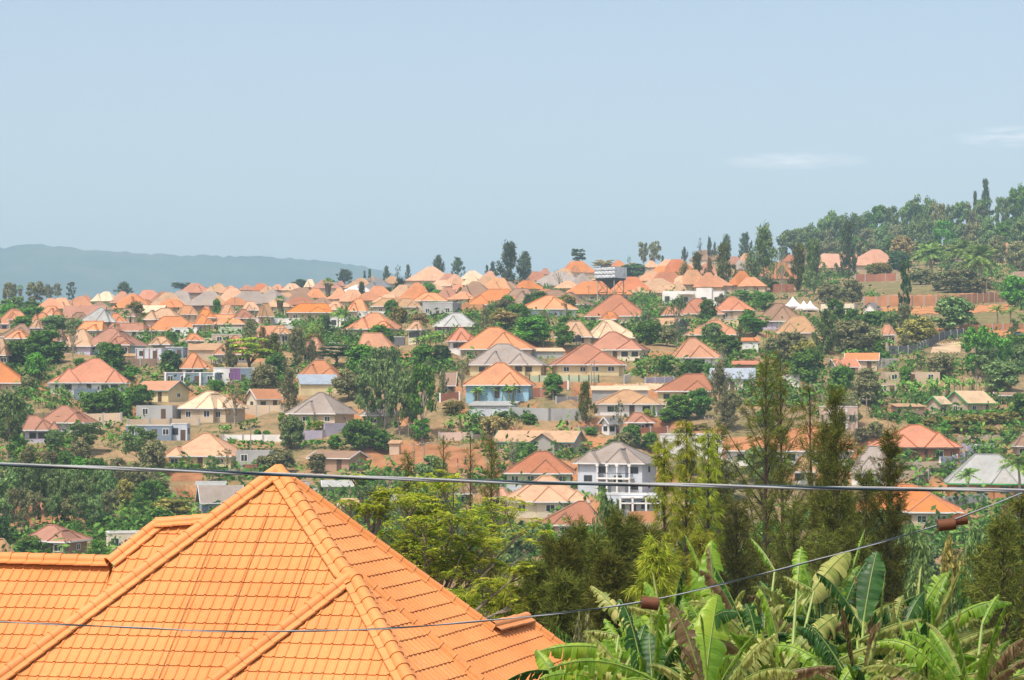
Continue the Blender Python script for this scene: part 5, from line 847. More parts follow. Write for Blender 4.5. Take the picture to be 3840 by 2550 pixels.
# the raised sectional tank
p = hit(2290, 1150); s = p.y / F; o = empty('water_tower', p); rz_ = rad(-38); o.rotation_euler = (0, 0, rz_)
zt_, zb_ = (HY - 1002) * s - p.z, (HY - 1044) * s - p.z; Wt = 122 * s / (math.cos(rz_) + .8 * abs(math.sin(rz_))); Dt = .8 * Wt
M_gal = mat_plain('galvanised panel', (.62, .66, .69), .6, .16, .9); tb = MB(); tb.box(-Wt/2, Wt/2, -Dt/2, Dt/2, zb_, zt_)
nx_, nz_ = 6, 3
for i in range(nx_):
    for j in range(nz_):
        x0, x1, q0, q1 = -Wt/2 + Wt*i/nx_, -Wt/2 + Wt*(i+1)/nx_, zb_ + (zt_-zb_)*j/nz_, zb_ + (zt_-zb_)*(j+1)/nz_; xm, zm = (x0+x1)/2, (q0+q1)/2; y = -Dt/2 - .02; g = .07
        tb.add([(x0+g,y,q0+g),(x1-g,y,q0+g),(x1-g,y,q1-g),(x0+g,y,q1-g),(xm,y-.16,zm)], [(0,1,4),(1,2,4),(2,3,4),(3,0,4)])
        y0_, y1_ = -Dt/2 + Dt*i/nx_, -Dt/2 + Dt*(i+1)/nx_; ym = (y0_+y1_)/2; X = -Wt/2 - .02
        tb.add([(X,y1_-g,q0+g),(X,y0_+g,q0+g),(X,y0_+g,q1-g),(X,y1_-g,q1-g),(X-.16,ym,zm)], [(0,1,4),(1,2,4),(2,3,4),(3,0,4)])
tb.obj('tank', M_gal, o); fr = MB()
for j in range(nz_ + 1):
    z = zb_ + (zt_-zb_)*j/nz_; fr.box(-Wt/2-.1, Wt/2+.1, -Dt/2-.12, -Dt/2-.03, z-.06, z+.06); fr.box(-Wt/2-.12, -Wt/2-.03, -Dt/2-.02, Dt/2+.1, z-.06, z+.06)
fr.obj('flange', M_frame, o)
for x in (-.4, .4):
    for y in (-.4, .4): MB().tube([(x*Wt, y*Dt, -1), (x*Wt, y*Dt, zb_ - .5)], .16, 8).obj('leg', M_conc, o)
br = MB()
for z0q, z1q in ((zb_*.1, zb_*.5), (zb_*.5, zb_*.92)):
    for (a, b_) in (((-.4,-.4),(.4,-.4)),((-.4,-.4),(-.4,.4)),((.4,.4),(.4,-.4))):
        br.tube([(a[0]*Wt, a[1]*Dt, z0q), (b_[0]*Wt, b_[1]*Dt, z1q)], .07, 5); br.tube([(b_[0]*Wt, b_[1]*Dt, z0q), (a[0]*Wt, a[1]*Dt, z1q)], .07, 5); br.tube([(a[0]*Wt, a[1]*Dt, z1q), (b_[0]*Wt, b_[1]*Dt, z1q)], .08, 5)
br.obj('bracing', M_frame, o); MB().box(-Wt*.46, Wt*.46, -Dt*.46, Dt*.46, zb_ - .55, zb_ - .02).obj('platform', M_frame, o); MB().add([(-Wt*.3,-Dt*.3,zb_-.55),(Wt*.3,-Dt*.3,zb_-.55),(Wt*.3,Dt*.3,zb_-.55),(-Wt*.3,Dt*.3,zb_-.55),(0,0,zb_-3.4)], [(0,1,2,3),(0,4,1),(1,4,2),(2,4,3),(3,4,0)]).obj('outlet_hopper', M_frame, o)
reg(o, 'water tower', 'raised grey panelled water tank', 2280, 1030, None, 'raised grey panelled water tank on a braced steel tower', 'the raised water tank')
# three party tents
M_tent = mat_plain('tent canvas', (.82, .81, .78), .7, .04)
for x, yt, ye, w, lb in ((2973,1112,1148,64,'white peaked party tent, the big one standing in front'), (3014,1127,1154,44,'white peaked party tent in the middle of three'), (3038,1127,1156,46,'white peaked party tent furthest east of three')):
    p = hit(x, ye + 12); s = p.y / F; W = w * s; ze = (HY - ye) * s - p.z; zp = (HY - yt) * s - p.z; o = empty('party_tent', p, .3); n = 24; vs, fs = [], []
    for i in range(9):
        q = i / 8; z = ze + (zp - ze) * (q ** 1.9); hwid = W / 2 * (1 - q) + .05
        vs += [(-hwid, -hwid, z), (hwid, -hwid, z), (hwid, hwid, z), (-hwid, hwid, z)]
    for i in range(8):
        for k in range(4): fs.append((i*4+k, i*4+(k+1) % 4, i*4+4+(k+1) % 4, i*4+4+k))
    h = W / 2 + .05
    mesh_obj('canopy', vs, fs, M_tent, o); vb = MB()
    for (a, b_) in (((-h,-h),(h,-h)),((h,-h),(h,h)),((h,h),(-h,h)),((-h,h),(-h,-h))): vb.add([(*a, ze+.02),(*b_, ze+.02),(*b_, ze-.5),(*a, ze-.5)], [(0,1,2,3)])
    vb.obj('valance', M_tent, o)
    for a in ((-h,-h),(h,-h),(h,h),(-h,h)): MB().tube([(*a, -.3), (*a, ze)], .06, 6).obj('pole', M_white, o)
    reg(o, 'tent', 'white party tent', x, (yt + ye) / 2, 'party tents', lb, 'the white party tents' if x == 3014 else None)
# two walkers on the red earth path
def walker(x, yb, hpx, shirt, legs, lb, ph):
    p = hit(x, yb); s = (hpx * p.y / F) / 1.7; o = empty('person', p, 1.3); o.scale = (s, s, s)
    sk = mat_plain('skin', (.10, .055, .035), .6, .05)
    j = [((0,0,.95),.13),((0,0,1.2),.14),((0,0,1.42),.15),((0,0,1.50),.06),((0,0,1.62),.10),((0,0,1.72),.075), ((.19,0,1.40),.055),((.24,.06*ph,1.14),.045),((.22,.20*ph,.92),.035),((-.19,0,1.40),.055),((-.24,-.06*ph,1.14),.045),((-.22,-.16*ph,.92),.035),
         ((.09,0,.88),.085),((.10,.14*ph,.48),.06),((.10,.10*ph,.06),.042),((.10,.24*ph,.03),.035),((-.09,0,.88),.085),((-.10,-.05*ph,.47),.06),((-.10,-.28*ph,.10),.042),((-.10,-.16*ph,.03),.035)]
    ed = [(0,1),(1,2),(2,3),(3,4),(4,5),(2,6),(6,7),(7,8),(2,9),(9,10),(10,11),(0,12),(12,13),(13,14),(14,15),(0,16),(16,17),(17,18),(18,19)]
    me = bpy.data.meshes.new('body'); me.from_pydata([a for a, _ in j], ed, []); me.materials.append(sk); b = link('body', me, o)
    m = b.modifiers.new('skin', 'SKIN'); b.modifiers.new('sub', 'SUBSURF').levels = 1
    for v, (_, r_) in zip(me.skin_vertices[0].data, j): v.radius = (r_, r_)
    me.skin_vertices[0].data[0].use_root = True
    MB().lathe([(.15,.90),(.17,1.05),(.185,1.25),(.20,1.40),(.12,1.48)], 12, Matrix.Diagonal((1, .8, 1, 1))).tube([(.18,0,1.42),(.25,.05*ph,1.16)], [.08,.075], 8).tube([(-.18,0,1.42),(-.25,-.05*ph,1.16)], [.08,.075], 8).obj('shirt', mat_plain('cloth ' + shirt[0], shirt[1], .9, .08), o)
    MB().lathe([(.11,.86),(.17,.95),(.16,1.0)], 12).tube([(.09,0,.92),(.10,.14*ph,.48),(.10,.10*ph,.14)], [.11,.09,.075], 8).tube([(-.09,0,.92),(-.10,-.05*ph,.47),(-.10,-.27*ph,.16)], [.11,.09,.075], 8).obj('trousers', mat_plain('cloth ' + legs[0], legs[1], .9, .08), o)
    MB().lathe([(.09,1.63),(.105,1.68),(.095,1.74),(.04,1.78)], 10).obj('hair', mat_plain('dark hair', (.015,.013,.012), .9, .1), o)
    reg(o, 'person', 'walker', x, yb - hpx / 2, None, lb)
walker(1716,1752,31,('red', (.50,.07,.08)),('pale', (.45,.36,.30)),'person in a red top walking on the red earth path',1); walker(1745,1745,29,('blue', (.10,.25,.50)),('dark', (.05,.05,.07)),'person in a blue top walking on the red earth path',-1)
# earth tracks and open ground
PATCH = []
def on_patch(u, v):
    return any(min(a[0][0], b[0][0]) < u < max(a[-1][0], b[-1][0]) and np.interp(u, *zip(*a)) - 4 < v < np.interp(u, *zip(*b)) + 6 for a, b in PATCH)
def patch(name, top, bot, col, var=.2):
    PATCH.append((top, bot))
    n = 40; vs, fs = [], []; tx, ty = zip(*top); bx, by = zip(*bot)
    for i in range(n + 1):
        f = i / n; xa, xb = tx[0] + (tx[-1] - tx[0]) * f, bx[0] + (bx[-1] - bx[0]) * f; ya_, yb_ = np.interp(xa, tx, ty) + 2.5 * math.sin(i * 1.9), np.interp(xb, bx, by) + 2.5 * math.sin(i * 1.3)
        a_, b_ = hit(xa, ya_), hit(xb, yb_)
        for j in range(9):
            q = a_.lerp(b_, j / 8); vs.append((q.x, q.y, ground_at(q.x, q.y) + .10))
    for i in range(n):
        for j in range(8): fs.append((i*9+j, i*9+j+1, (i+1)*9+j+1, (i+1)*9+j))
    o = mesh_obj(name, vs, fs, mat_plain(name + ' soil', col, 1.0, var, .3, dirt=tuple(c * .55 for c in col), spec=.05), None, True); o['kind'] = 'structure'
patch('path', [(1290,1690),(1450,1674),(1640,1668),(1800,1690)], [(1290,1745),(1450,1765),(1650,1775),(1830,1775)], (.34,.16,.075)); patch('road', [(3300,1112),(3780,1096)], [(3300,1146),(3780,1130)], (.46,.21,.09)); patch('road', [(3230,1155),(3500,1152),(3790,1142)], [(3230,1182),(3500,1178),(3790,1168)], (.50,.24,.10)); patch('road', [(3480,1232),(3840,1224)], [(3480,1262),(3840,1258)], (.46,.22,.10))
patch('yard_ground', [(2300,1446),(2490,1441)], [(2300,1470),(2480,1463)], (.52,.38,.24)); patch('path', [(40,1880),(330,1868)], [(40,1975),(330,1950)], (.44,.28,.15)); patch('path', [(620,1765),(760,1770)], [(690,1880),(770,1880)], (.50,.28,.13)); patch('yard_ground', [(3500,1292),(3610,1283)], [(3490,1325),(3600,1322)], (.36,.28,.15)); patch('path', [(2430,1560),(2700,1612)], [(2430,1600),(2720,1640)], (.48,.29,.14)); patch('yard_ground', [(700,1322),(930,1330)], [(700,1345),(930,1350)], (.46,.32,.20)); patch('field', [(3150,1058),(3400,1060),(3600,1085)], [(3150,1100),(3400,1104),(3600,1112)], (.20,.17,.075)); patch('field', [(3450,1180),(3840,1172)], [(3450,1222),(3840,1216)], (.13,.17,.06))
# undergrowth and weeds between the plots
rng = np.random.RandomState(5); n = 42000; rr = 250 + (rng.rand(n) ** 1.3) * 700; uu = rng.rand(n) * 4300 - 230; X = (uu - 1920) / F * rr; keep = smooth_noise(X, rr, 30., 3) + .5 * smooth_noise(X, rr, 8., 6) + (rng.rand(n) - .5) * .3 > -.02
X, Y = X[keep], rr[keep]; inside = np.zeros(len(X), bool)
for (cx, cy, hw, hd, a, zb) in FLAT:
    dx, dy = X - cx, Y - cy; inside |= (np.abs(dx * math.cos(a) + dy * math.sin(a)) < hw) & (np.abs(-dx * math.sin(a) + dy * math.cos(a)) < hd)
X, Y = X[~inside], Y[~inside]; Z = zt(X, Y)
free = np.array([not on_patch(a, b) for a, b in zip(1920 + F * X / Y, HY - Z * F / Y)]); X, Y, Z = X[free], Y[free], Z[free]
def weeds(name, sel, pal, per, size, spread, hgt, lbk):
    c = np.stack([X[sel], Y[sel], Z[sel]], -1); c = np.repeat(c, per, 0); r1 = np.random.RandomState(len(name)); off = r1.normal(size=c.shape) * np.array([spread, spread, 0]); off[:, 2] = np.abs(r1.normal(size=len(c))) * hgt
    D = off + np.array([0, 0, .4]); V = cards(r1, c + off, D / np.linalg.norm(D, axis=1)[:, None], size, 1.6, .2)
    o = link(name, mesh_np(name, V, np.arange(len(V)).reshape(-1, 4), leafm(pal))); o['kind'] = 'stuff'; return o
k3 = np.random.RandomState(1).rand(len(X)); weeds('green_weeds', k3 < .5, 'green', 9, .26, .8, .5, ''); weeds('dry_weeds', (k3 >= .5) & (k3 < .8), 'brown', 9, .24, .9, .4, ''); weeds('undergrowth', k3 >= .72, 'mango', 26, .36, .85, 1.25, '')

# garden trees between the plots, kept clear of every house
rf = random.Random(21); placed = []; tries = 0
while len(placed) < 125 and tries < 12000:
    tries += 1; r_ = 300 + rf.random() ** .9 * 380; u_ = rf.uniform(-60, 3900); x_ = (u_ - 1920) / F * r_
    if any(math.hypot(x_ - a, r_ - b) < 7 for a, b in placed): continue
    hid = False
    for (cx, cy, hw, hd, a, zb) in FLAT:
        dx, dy = x_ - cx, r_ - cy; lx, ly = dx * math.cos(a) + dy * math.sin(a), -dx * math.sin(a) + dy * math.cos(a)
        if abs(lx) < hw + 1 and abs(ly) < hd + 1: hid = True; break
        if -hw * .75 < lx < hw * .75 and -hd - 11 < ly < 0: hid = True; break       # leave the fronts open
    if hid: continue
    z_ = ground_at(x_, r_); py_ = HY - z_ * F / r_
    if any(abs(u_ - t['px']) < 60 and -15 < py_ - t['py'] < 110 for t in THINGS if t['o']['category'] in ('tent', 'car', 'person', 'water tank', 'hedge', 'fence', 'wall', 'water tower', 'pole')): continue
    if on_patch(u_, py_) or (u_ < 640 and py_ > 1840): continue
    if 1690 < py_ < 1800 and 1380 < u_ < 1850: continue
    placed.append((x_, r_)); h_ = rf.uniform(3.2, 7.0); k_, p_ = rf.choice((('mango', 'mango'), ('mango', 'green'), ('mango', 'grey'), ('olive', 'green'), ('euc', 'euc'), ('olive', 'olive'), ('silky', 'grey'), ('mango', 'euc')))
    T(k_, u_, HY - (z_ + h_) * F / r_, py_, h_ * rf.uniform(.75, 1.15) * F / r_ * (.6 if k_ in ('silky', 'euc') else 1), pal=p_, r=r_)
# two parked cars
def car(x, yb, wpx, paint, lb):
    p = hit(x, yb); s = wpx * p.y / F / 4.2; o = empty('parked_car', p, rf.uniform(-.3, .3)); o.scale = (s, s, s); cm = mat_plain('car paint ' + paint[0], paint[1], .3, .05, spec=.6)
    pr = [(-2.1,.45),(-2.1,.75),(-1.95,.9),(-1.1,1.0),(1.2,1.0),(1.95,.92),(2.1,.75),(2.1,.42)]; cb = [(-1.25,1.0),(-.75,1.48),(.75,1.5),(1.45,1.0)]
    def ext(pp, w, nm, m):
        v = [(a, -w, b) for a, b in pp] + [(a, w, b) for a, b in pp]; k = len(pp); mesh_obj(nm, v, [tuple(range(k)), tuple(range(2*k-1, k-1, -1))] + [(i, k+i, k+(i+1) % k, (i+1) % k) for i in range(k)], m, o)
    ext(pr, .85, 'body', cm); ext(cb, .72, 'window', M_glass); ext([(-.7,1.47),(-.6,1.54),(.65,1.55),(.75,1.48)], .70, 'roof', cm)
    for wx in (-1.3, 1.3):
        for wy in (-.8, .8): MB().lathe([(.33,-.1),(.36,-.05),(.36,.05),(.33,.1)], 14, Matrix.Translation((wx, wy, .35)) @ Matrix.Rotation(rad(90), 4, 'X')).obj('wheel', M_frame, o)
    reg(o, 'car', 'parked car', x, yb - 10, None, lb)
car(3815, 1262, 50, ('blue', (.08,.22,.55)), 'blue car parked on the orange track at the eastern edge'); car(1252, 1292, 40, ('white', (.75,.75,.72)), 'white car parked inside a wall below the twin palms')
def dish(x, y, d):
    p = hit(x, y + 8); o = empty('satellite_dish', p); z = (HY - y) * p.y / F - p.z; R = d * p.y / F / 2; M_ = Matrix.Translation((0, -.2, z)) @ Matrix.Rotation(rad(50), 4, 'X')
    MB().lathe([(.02, 0), (R*.5, R*.10), (R, R*.32), (R*.98, R*.36), (R*.5, R*.14), (.03, .04)], 16, M_).obj('reflector', M_white, o); MB().tube([(0, 0, -.5), (0, 0, z)], .04, 6).obj('mast', M_frame, o); MB().tube([M_ @ Vector((0, 0, .02)), M_ @ Vector((0, 0, R * 1.1))], .03, 5).obj('feed_arm', M_frame, o)
    reg(o, 'dish', 'small white satellite dish', x, y, 'satellite dishes')
for q in ((2147,1640,18),(3205,1172,12),(62,1256,10),(715,1198,10),(442,1136,8),(2490,1188,10)): dish(*q)
# ------------------------------------------------------------ the great orange roof close by
def mat_orange():
    m = bpy.data.materials.new('orange roof sheet'); t, b = nodes(m); L = t.links.new
    co = N(t, 'ShaderNodeTexCoord'); n1 = N(t, 'ShaderNodeTexNoise', Scale=.55, Detail=6.0, Roughness=.65); n2 = N(t, 'ShaderNodeTexNoise', Scale=14.0, Detail=3.0); n3 = N(t, 'ShaderNodeTexNoise', Scale=3.2, Detail=2.0)
    for n in (n1, n2, n3): L(co.outputs['Object'], n.inputs['Vector'])
    r = N(t, 'ShaderNodeValToRGB'); L(n1.outputs[0], r.inputs[0]); e = r.color_ramp.elements; e[0].position = .34; e[0].color = (.58, .215, .06, 1); e[1].position = .72; e[1].color = (.74, .305, .10, 1)
    sp_ = N(t, 'ShaderNodeMath', operation='GREATER_THAN'); L(n3.outputs[0], sp_.inputs[0]); sp_.inputs[1].default_value = .69       # bird droppings and dirt specks
    g2 = N(t, 'ShaderNodeMath', operation='GREATER_THAN'); L(n2.outputs[0], g2.inputs[0]); g2.inputs[1].default_value = .6
    sg = N(t, 'ShaderNodeMath', operation='MULTIPLY'); L(sp_.outputs[0], sg.inputs[0]); L(g2.outputs[0], sg.inputs[1])
    mx = N(t, 'ShaderNodeMix', data_type='RGBA'); L(sg.outputs[0], mx.inputs['Factor']); L(r.outputs[0], mx.inputs[6]); mx.inputs[7].default_value = (.40, .22, .11, 1)
    hv = N(t, 'ShaderNodeHueSaturation'); L(mx.outputs[2], hv.inputs['Color']); v = N(t, 'ShaderNodeMath', operation='MULTIPLY_ADD'); L(n2.outputs[0], v.inputs[0]); v.inputs[1].default_value = .16; v.inputs[2].default_value = .92; L(v.outputs[0], hv.inputs['Value'])
    mp_ = N(t, 'ShaderNodeMapping'); mp_.inputs['Scale'].default_value = (2.6, 2.6, .35); L(co.outputs['Object'], mp_.inputs[0]); n5 = N(t, 'ShaderNodeTexNoise', Scale=1.6, Detail=5.0, Roughness=.7); L(mp_.outputs[0], n5.inputs['Vector'])
    dr = N(t, 'ShaderNodeMapRange'); L(n5.outputs[0], dr.inputs['Value']); dr.inputs['From Min'].default_value = .5; dr.inputs['From Max'].default_value = .8; dr.inputs['To Max'].default_value = .5
    dm = N(t, 'ShaderNodeMix', data_type='RGBA'); L(dr.outputs[0], dm.inputs['Factor']); L(hv.outputs[0], dm.inputs[6]); dm.inputs[7].default_value = (.50, .225, .095, 1)      # dust run down the slope
    L(dm.outputs[2], b.inputs['Base Color']); b.inputs['Roughness'].default_value = .52; b.inputs['Specular IOR Level'].default_value = .3
    return m
M_or = mat_orange()
FR = empty('tiled_house', P(1040, 3100, 46))
O0 = Vector(FR.location)
th, al = rad(14), rad(42)
A0 = P(1044, 1768, 46)                                # the apex
class Plane:
    def __init__(s, p, n): s.p, s.n = Vector(p), Vector(n).normalized()
    def at(s, px, py): d = ray(px, py); return d * (s.p.dot(s.n) / d.dot(s.n))
def by3(a, b, c):
    n = (b - a).cross(c - a).normalized(); return Plane(a, n if n.z > 0 else -n)
n1 = Vector((-math.sin(th) * math.sin(al), -math.cos(th) * math.sin(al), math.cos(al)))
F1 = Plane(A0, n1); F1b = Plane(A0 + n1 * .06, n1); F6 = Plane(A0 - n1 * .45, n1); F5 = Plane(A0 - n1 * .62, n1)
T0 = F1.at(1295, 2152)
cdir = Vector((math.sin(rad(17.5)), math.cos(rad(17.5)), 0))
n2 = (T0 - A0).cross(cdir).normalized(); n2 = n2 if n2.z > 0 else -n2; F2 = Plane(A0, n2)
RB = F1b.at(1600, 2690)                               # foot of the near hip, below the frame
F3 = by3(F1b.at(1330, 2178), RB, F2.at(1813, 2550))
def tiles(plane, poly, name, mod=.205, step=.352, org=None):
    """pressed sheet over a polygon of the plane: a rib every module, a stepped and undercut lip every course"""
    n = plane.n; h = Vector((0, 0, 1)).cross(n).normalized(); dn = -(n.cross(h)).normalized()
    if dn.z > 0: dn = -dn
    org = org or poly[0]; uv = [((q - org).dot(h), (q - org).dot(dn)) for q in poly]; u0, u1 = min(a for a, _ in uv), max(a for a, _ in uv); v0, v1 = min(b for _, b in uv), max(b for _, b in uv)
    prof = [(0, 0), (.16, .004), (.18, 0), (.36, .0), (.38, .004), (.40, 0), (.60, .0), (.62, .004), (.64, 0), (.70, .0), (.80, .028), (.88, .028), (.995, .0)]
    cols = int((u1 - u0) / mod) + 2; rows = int((v1 - v0) / step) + 2; us, hs = [], []; rnd = random.Random(len(name) + rows)
    for c in range(cols):
        for (a, b) in prof: us.append((math.floor(u0 / mod) + c + a - .5) * mod); hs.append(b)
    us, hs = np.array(us), np.array(hs); vs_, vh = [], []
    r0_ = math.floor(v0 / step); c0_ = math.floor(u0 / mod)
    for r in range(rows + 1):
        va = (r0_ + r - .35) * step
        vs_ += [va + .004, va + step * .5, va + step - .002, va + step - .004, va + step - .026]; vh += [.001, .008, .022, .005, -.006]
    vs_, vh = np.array(vs_), np.array(vh)
    o = np.array(org); H, D, Nn = np.array(h), np.array(dn), np.array(n)
    damp = np.ones(len(vs_)); damp[4::5] = .55; damp[0::5] = .8
    wob = np.array([rnd.uniform(-.004, .004) for _ in range(cols)]).repeat(len(prof))
    VV = o + us[None, :, None] * H + (vs_[:, None, None] + wob[None, :, None]) * D + (hs[None, :, None] * damp[:, None, None] + vh[:, None, None]) * Nn - np.array(O0)
    nr_, nc_ = len(vs_), len(us); i_ = np.arange(nr_ - 1)[:, None] * nc_ + np.arange(nc_ - 1)[None, :]
    me = mesh_np(name, VV.reshape(-1, 3), np.stack([i_, i_ + 1, i_ + nc_ + 1, i_ + nc_], -1).reshape(-1, 4), M_or)
    bm = bmesh.new(); bm.from_mesh(me); k = len(poly); cen = sum(poly, Vector()) / k
    for i in range(k):
        a, b = poly[i], poly[(i + 1) % k]; e = (b - a).cross(n).normalized()
        if e.dot(cen - a) > 0: e = -e
        bmesh.ops.bisect_plane(bm, geom=bm.verts[:] + bm.edges[:] + bm.faces[:], plane_co=a - O0, plane_no=e, clear_outer=True)
    bm.normal_update(); nv = sum((f.normal for f in bm.faces), Vector())
    if nv.dot(n) < 0: bmesh.ops.reverse_faces(bm, faces=bm.faces[:])
    for f in bm.faces: f.smooth = False
    bm.to_mesh(me); bm.free()
    ob = link('roof_sheet', me, FR); ob['label'] = name; return ob
f1 = tiles(F1, [A0, F1.at(1298, 2155), F1.at(690, 2640), F1.at(-180, 2680)], 'main orange roof slope facing the camera')
f1b = tiles(F1b, [F1b.at(1310, 2172), RB, F1b.at(640, 2690)], 'lower roof slope beside the near hip')
f6 = tiles(F6, [F6.at(592, 1972), F6.at(870, 1950), F6.at(330, 2380), F6.at(385, 2240), F6.at(410, 2118)], 'small roof slope behind the main hip')
f5 = tiles(F5, [F5.at(-500, 2090), F5.at(418, 2116), F5.at(392, 2235), F5.at(300, 2420), F5.at(-500, 2760)], 'low western roof slope')
f2 = tiles(F2, [A0, F2.at(1842, 2360), F2.at(2100, 2690), F2.at(1950, 2690), F2.at(1300, 2128)], 'long roof slope falling to the east', org=A0)
f2b = tiles(F2, [F2.at(1842, 2360), F2.at(1972, 2328), F2.at(2420, 2665), F2.at(2100, 2690)], 'eastern end of the long roof slope', org=A0)
f3 = tiles(F3, [F3.at(1318, 2165), F3.at(1372, 2190), F3.at(1960, 2690), F3.at(1605, 2690)], 'narrow roof slope between two hips')
# hidden backs of the roof and the walls below
bk = MB(); dl = Vector((-math.cos(th), math.sin(th), 0)); db = Vector((math.sin(th), math.cos(th), 0)); LB = F1.at(-180, 2680); SB = F2.at(2420, 2665); dz = Vector((0, 0, 1))
bk.add([A0 - O0, LB - O0, LB + dl * 1.2 - dz * 1.0 - O0, A0 + dl * 6 + db * 2 - dz * 5 - O0], [(0, 1, 2, 3)])
bk.add([A0 - O0, A0 + db * 5.5 - dz * 5 - O0, F2.at(1842, 2360) + db * 3.5 - dz * 3.5 - O0, F2.at(1842, 2360) - O0], [(0, 1, 2, 3)]); bk.add([F2.at(1842, 2360) - O0, F2.at(1842, 2360) + db * 3.5 - dz * 3.5 - O0, SB + db * 2 - dz * 1.5 - O0, SB - O0], [(0, 1, 2, 3)])
bk.add([F6.at(592, 1972) - O0, F6.at(870, 1950) - O0, F6.at(870, 1950) + db * 4 - dz * 3.6 - O0, F6.at(410, 2118) + db * 2.5 - dz * 2.2 - O0], [(0, 1, 2, 3)]); bk.add([F5.at(-500, 2090) - O0, F5.at(418, 2116) - O0, F5.at(418, 2116) + db * 3.5 - dz * 3.2 - O0, F5.at(-500, 2090) + db * 3.5 - dz * 3.2 - O0], [(0, 1, 2, 3)])
bk.obj('roof_back', M_or, FR)
wl = MB(); ez = min(LB.z, RB.z, SB.z) - .3; gz = -12.5
foot = [LB + Vector((.6, .6, 0)), F1b.at(640, 2690) + Vector((0, .7, 0)), RB + Vector((0, .7, 0)), F2.at(1950, 2690) + Vector((-.5, .5, 0)), SB + Vector((-.8, .3, 0)), SB + db * 6 + Vector((-1, 0, 0)), LB + db * 9 + dl * 2]
fv = [Vector((p.x, p.y, gz)) - O0 for p in foot] + [Vector((p.x, p.y, ez)) - O0 for p in foot]; k = len(foot)
wl.add(fv, [(i, (i + 1) % k, k + (i + 1) % k, k + i) for i in range(k)] + [tuple(range(k, 2 * k))]); wl.obj('wall', wall_m('cr'), FR)
def ridge(path, r=.125, seg=.30, name='ridge_cap', up=None, parent=None):
    """half-round ridge tiles, each lapping over the next, with a flat flange to both sides"""
    mb = MB(); pts = [Vector(p) for p in path]
    for a, b in zip(pts[:-1], pts[1:]):
        L = (b - a).length; k = max(1, round(L / seg)); d = (b - a).normalized(); s = d.cross(Vector((0, 0, 1))).normalized(); u = s.cross(d).normalized()
        for i in range(k):
            p, q = a + d * (L * i / k), a + d * (L * (i + 1) / k + .03); vs, fs, m = [], [], 13
            for e, (c, rr) in enumerate(((p, r * .90), (q - d * .03, r * 1.0), (q, r * 1.06), (q, r * .86))):
                for j in range(m):
                    an = math.pi * j / (m - 1); vs.append(c + s * math.cos(an) * rr + u * (math.sin(an) * rr * 1.0 + .0) - O0)
            for e in range(3):
                for j in range(m - 1): fs.append((e*m+j, e*m+j+1, (e+1)*m+j+1, (e+1)*m+j))
            mb.add(vs, fs)
            for sg in (-1, 1):
                x0, x1 = r * .86, r * 1.75; dr = -.055
                mb.add([p + s * sg * x0 - O0, p + s * sg * x1 + u * dr - O0, q + s * sg * x1 + u * (dr + .012) - O0, q + s * sg * x0 + u * .012 - O0, p + s * sg * x1 + u * (dr - .03) - O0, q + s * sg * x1 + u * (dr - .02) - O0], [(0, 1, 2, 3), (1, 4, 5, 2)])
    return mb.obj(name, M_or, parent or FR)
up = Vector((0, 0, .05))
ridge([A0 + up, F1.at(1295, 2152) + up, F1b.at(1335, 2185) + up, RB + up], .135, .31, parent=None); ridge([A0 + up, F1.at(-180, 2680) + up], .125, .33); ridge([F1b.at(1310, 2172) + up, F1b.at(640, 2690) + up], .12, .33)
ridge([F2.at(1350, 2172) + up, F2.at(1950, 2690) + up], .10, .33); ridge([A0 + up * .6, F2.at(1842, 2360) + up * .6], .10, .33); ridge([F2.at(1842, 2358) + up, F2.at(1972, 2326) + up], .12, .9); ridge([F2.at(1972, 2328) + up * .6, F2.at(2420, 2665) + up * .6], .10, .33)
ridge([F6.at(870, 1948) + up, F6.at(592, 1970) + up, F6.at(410, 2116) + up], .115, .34); ridge([F5.at(-500, 2088) + up, F5.at(418, 2114) + up], .13, .35)
# round hip ends, screws, sheet seams
sc_ = MB()
for q in ((A0, .18), (F1.at(1308, 2160), .18)): MB().lathe([(q[1] * .9, -.14), (q[1] * .88, -.06), (q[1] * .7, .01), (q[1] * .3, .04)], 14, Matrix.Translation(q[0] + up - O0)).obj('hip_end_cap', M_or, FR, True)
rs = random.Random(4); sw = MB()
for i in range(90):
    x, y = rs.uniform(150, 1300), rs.uniform(1830, 2540); q = F1.at(x, y)
    xr_ = 1044 + (y - 1768) * .63; xl_ = 1044 - (y - 1768) * 1.33
    if xl_ + 40 < x < xr_ - 30 and x < 1300 - (y - 2160) * 1.28: sw.lathe([(.010, 0), (.009, .008), (.003, .013)], 6, Matrix.Translation(q + n1 * .03 - O0) @ n1.to_track_quat('Z', 'Y').to_matrix().to_4x4())
sw.obj('screw', M_sheet, FR)
se = MB()
for (xa, ya, xb_, yb_) in ((828, 1950, 460, 2545), (1010, 1925, 770, 2420), (1180, 2030, 1010, 2420), (1155, 2285, 1060, 2545)):
    pa, pb_ = F1.at(xa, ya), F1.at(xb_, yb_); dnv = -(n1.cross(Vector((0, 0, 1)).cross(n1).normalized())).normalized(); dnv = dnv if dnv.z < 0 else -dnv
    Ls = (pb_ - pa).dot(dnv); se.tube([pa + n1 * .034 - O0, pa + dnv * Ls + n1 * .034 - O0], .006, 4)
se.obj('sheet_seam', mat_plain('seam shadow gap', (.20, .08, .03), .9, .1), FR)
reg(FR, 'house', 'great orange tiled roof', 900, 2250, None, 'house close by under a great bright orange tiled hip roof', 'the great orange roof')

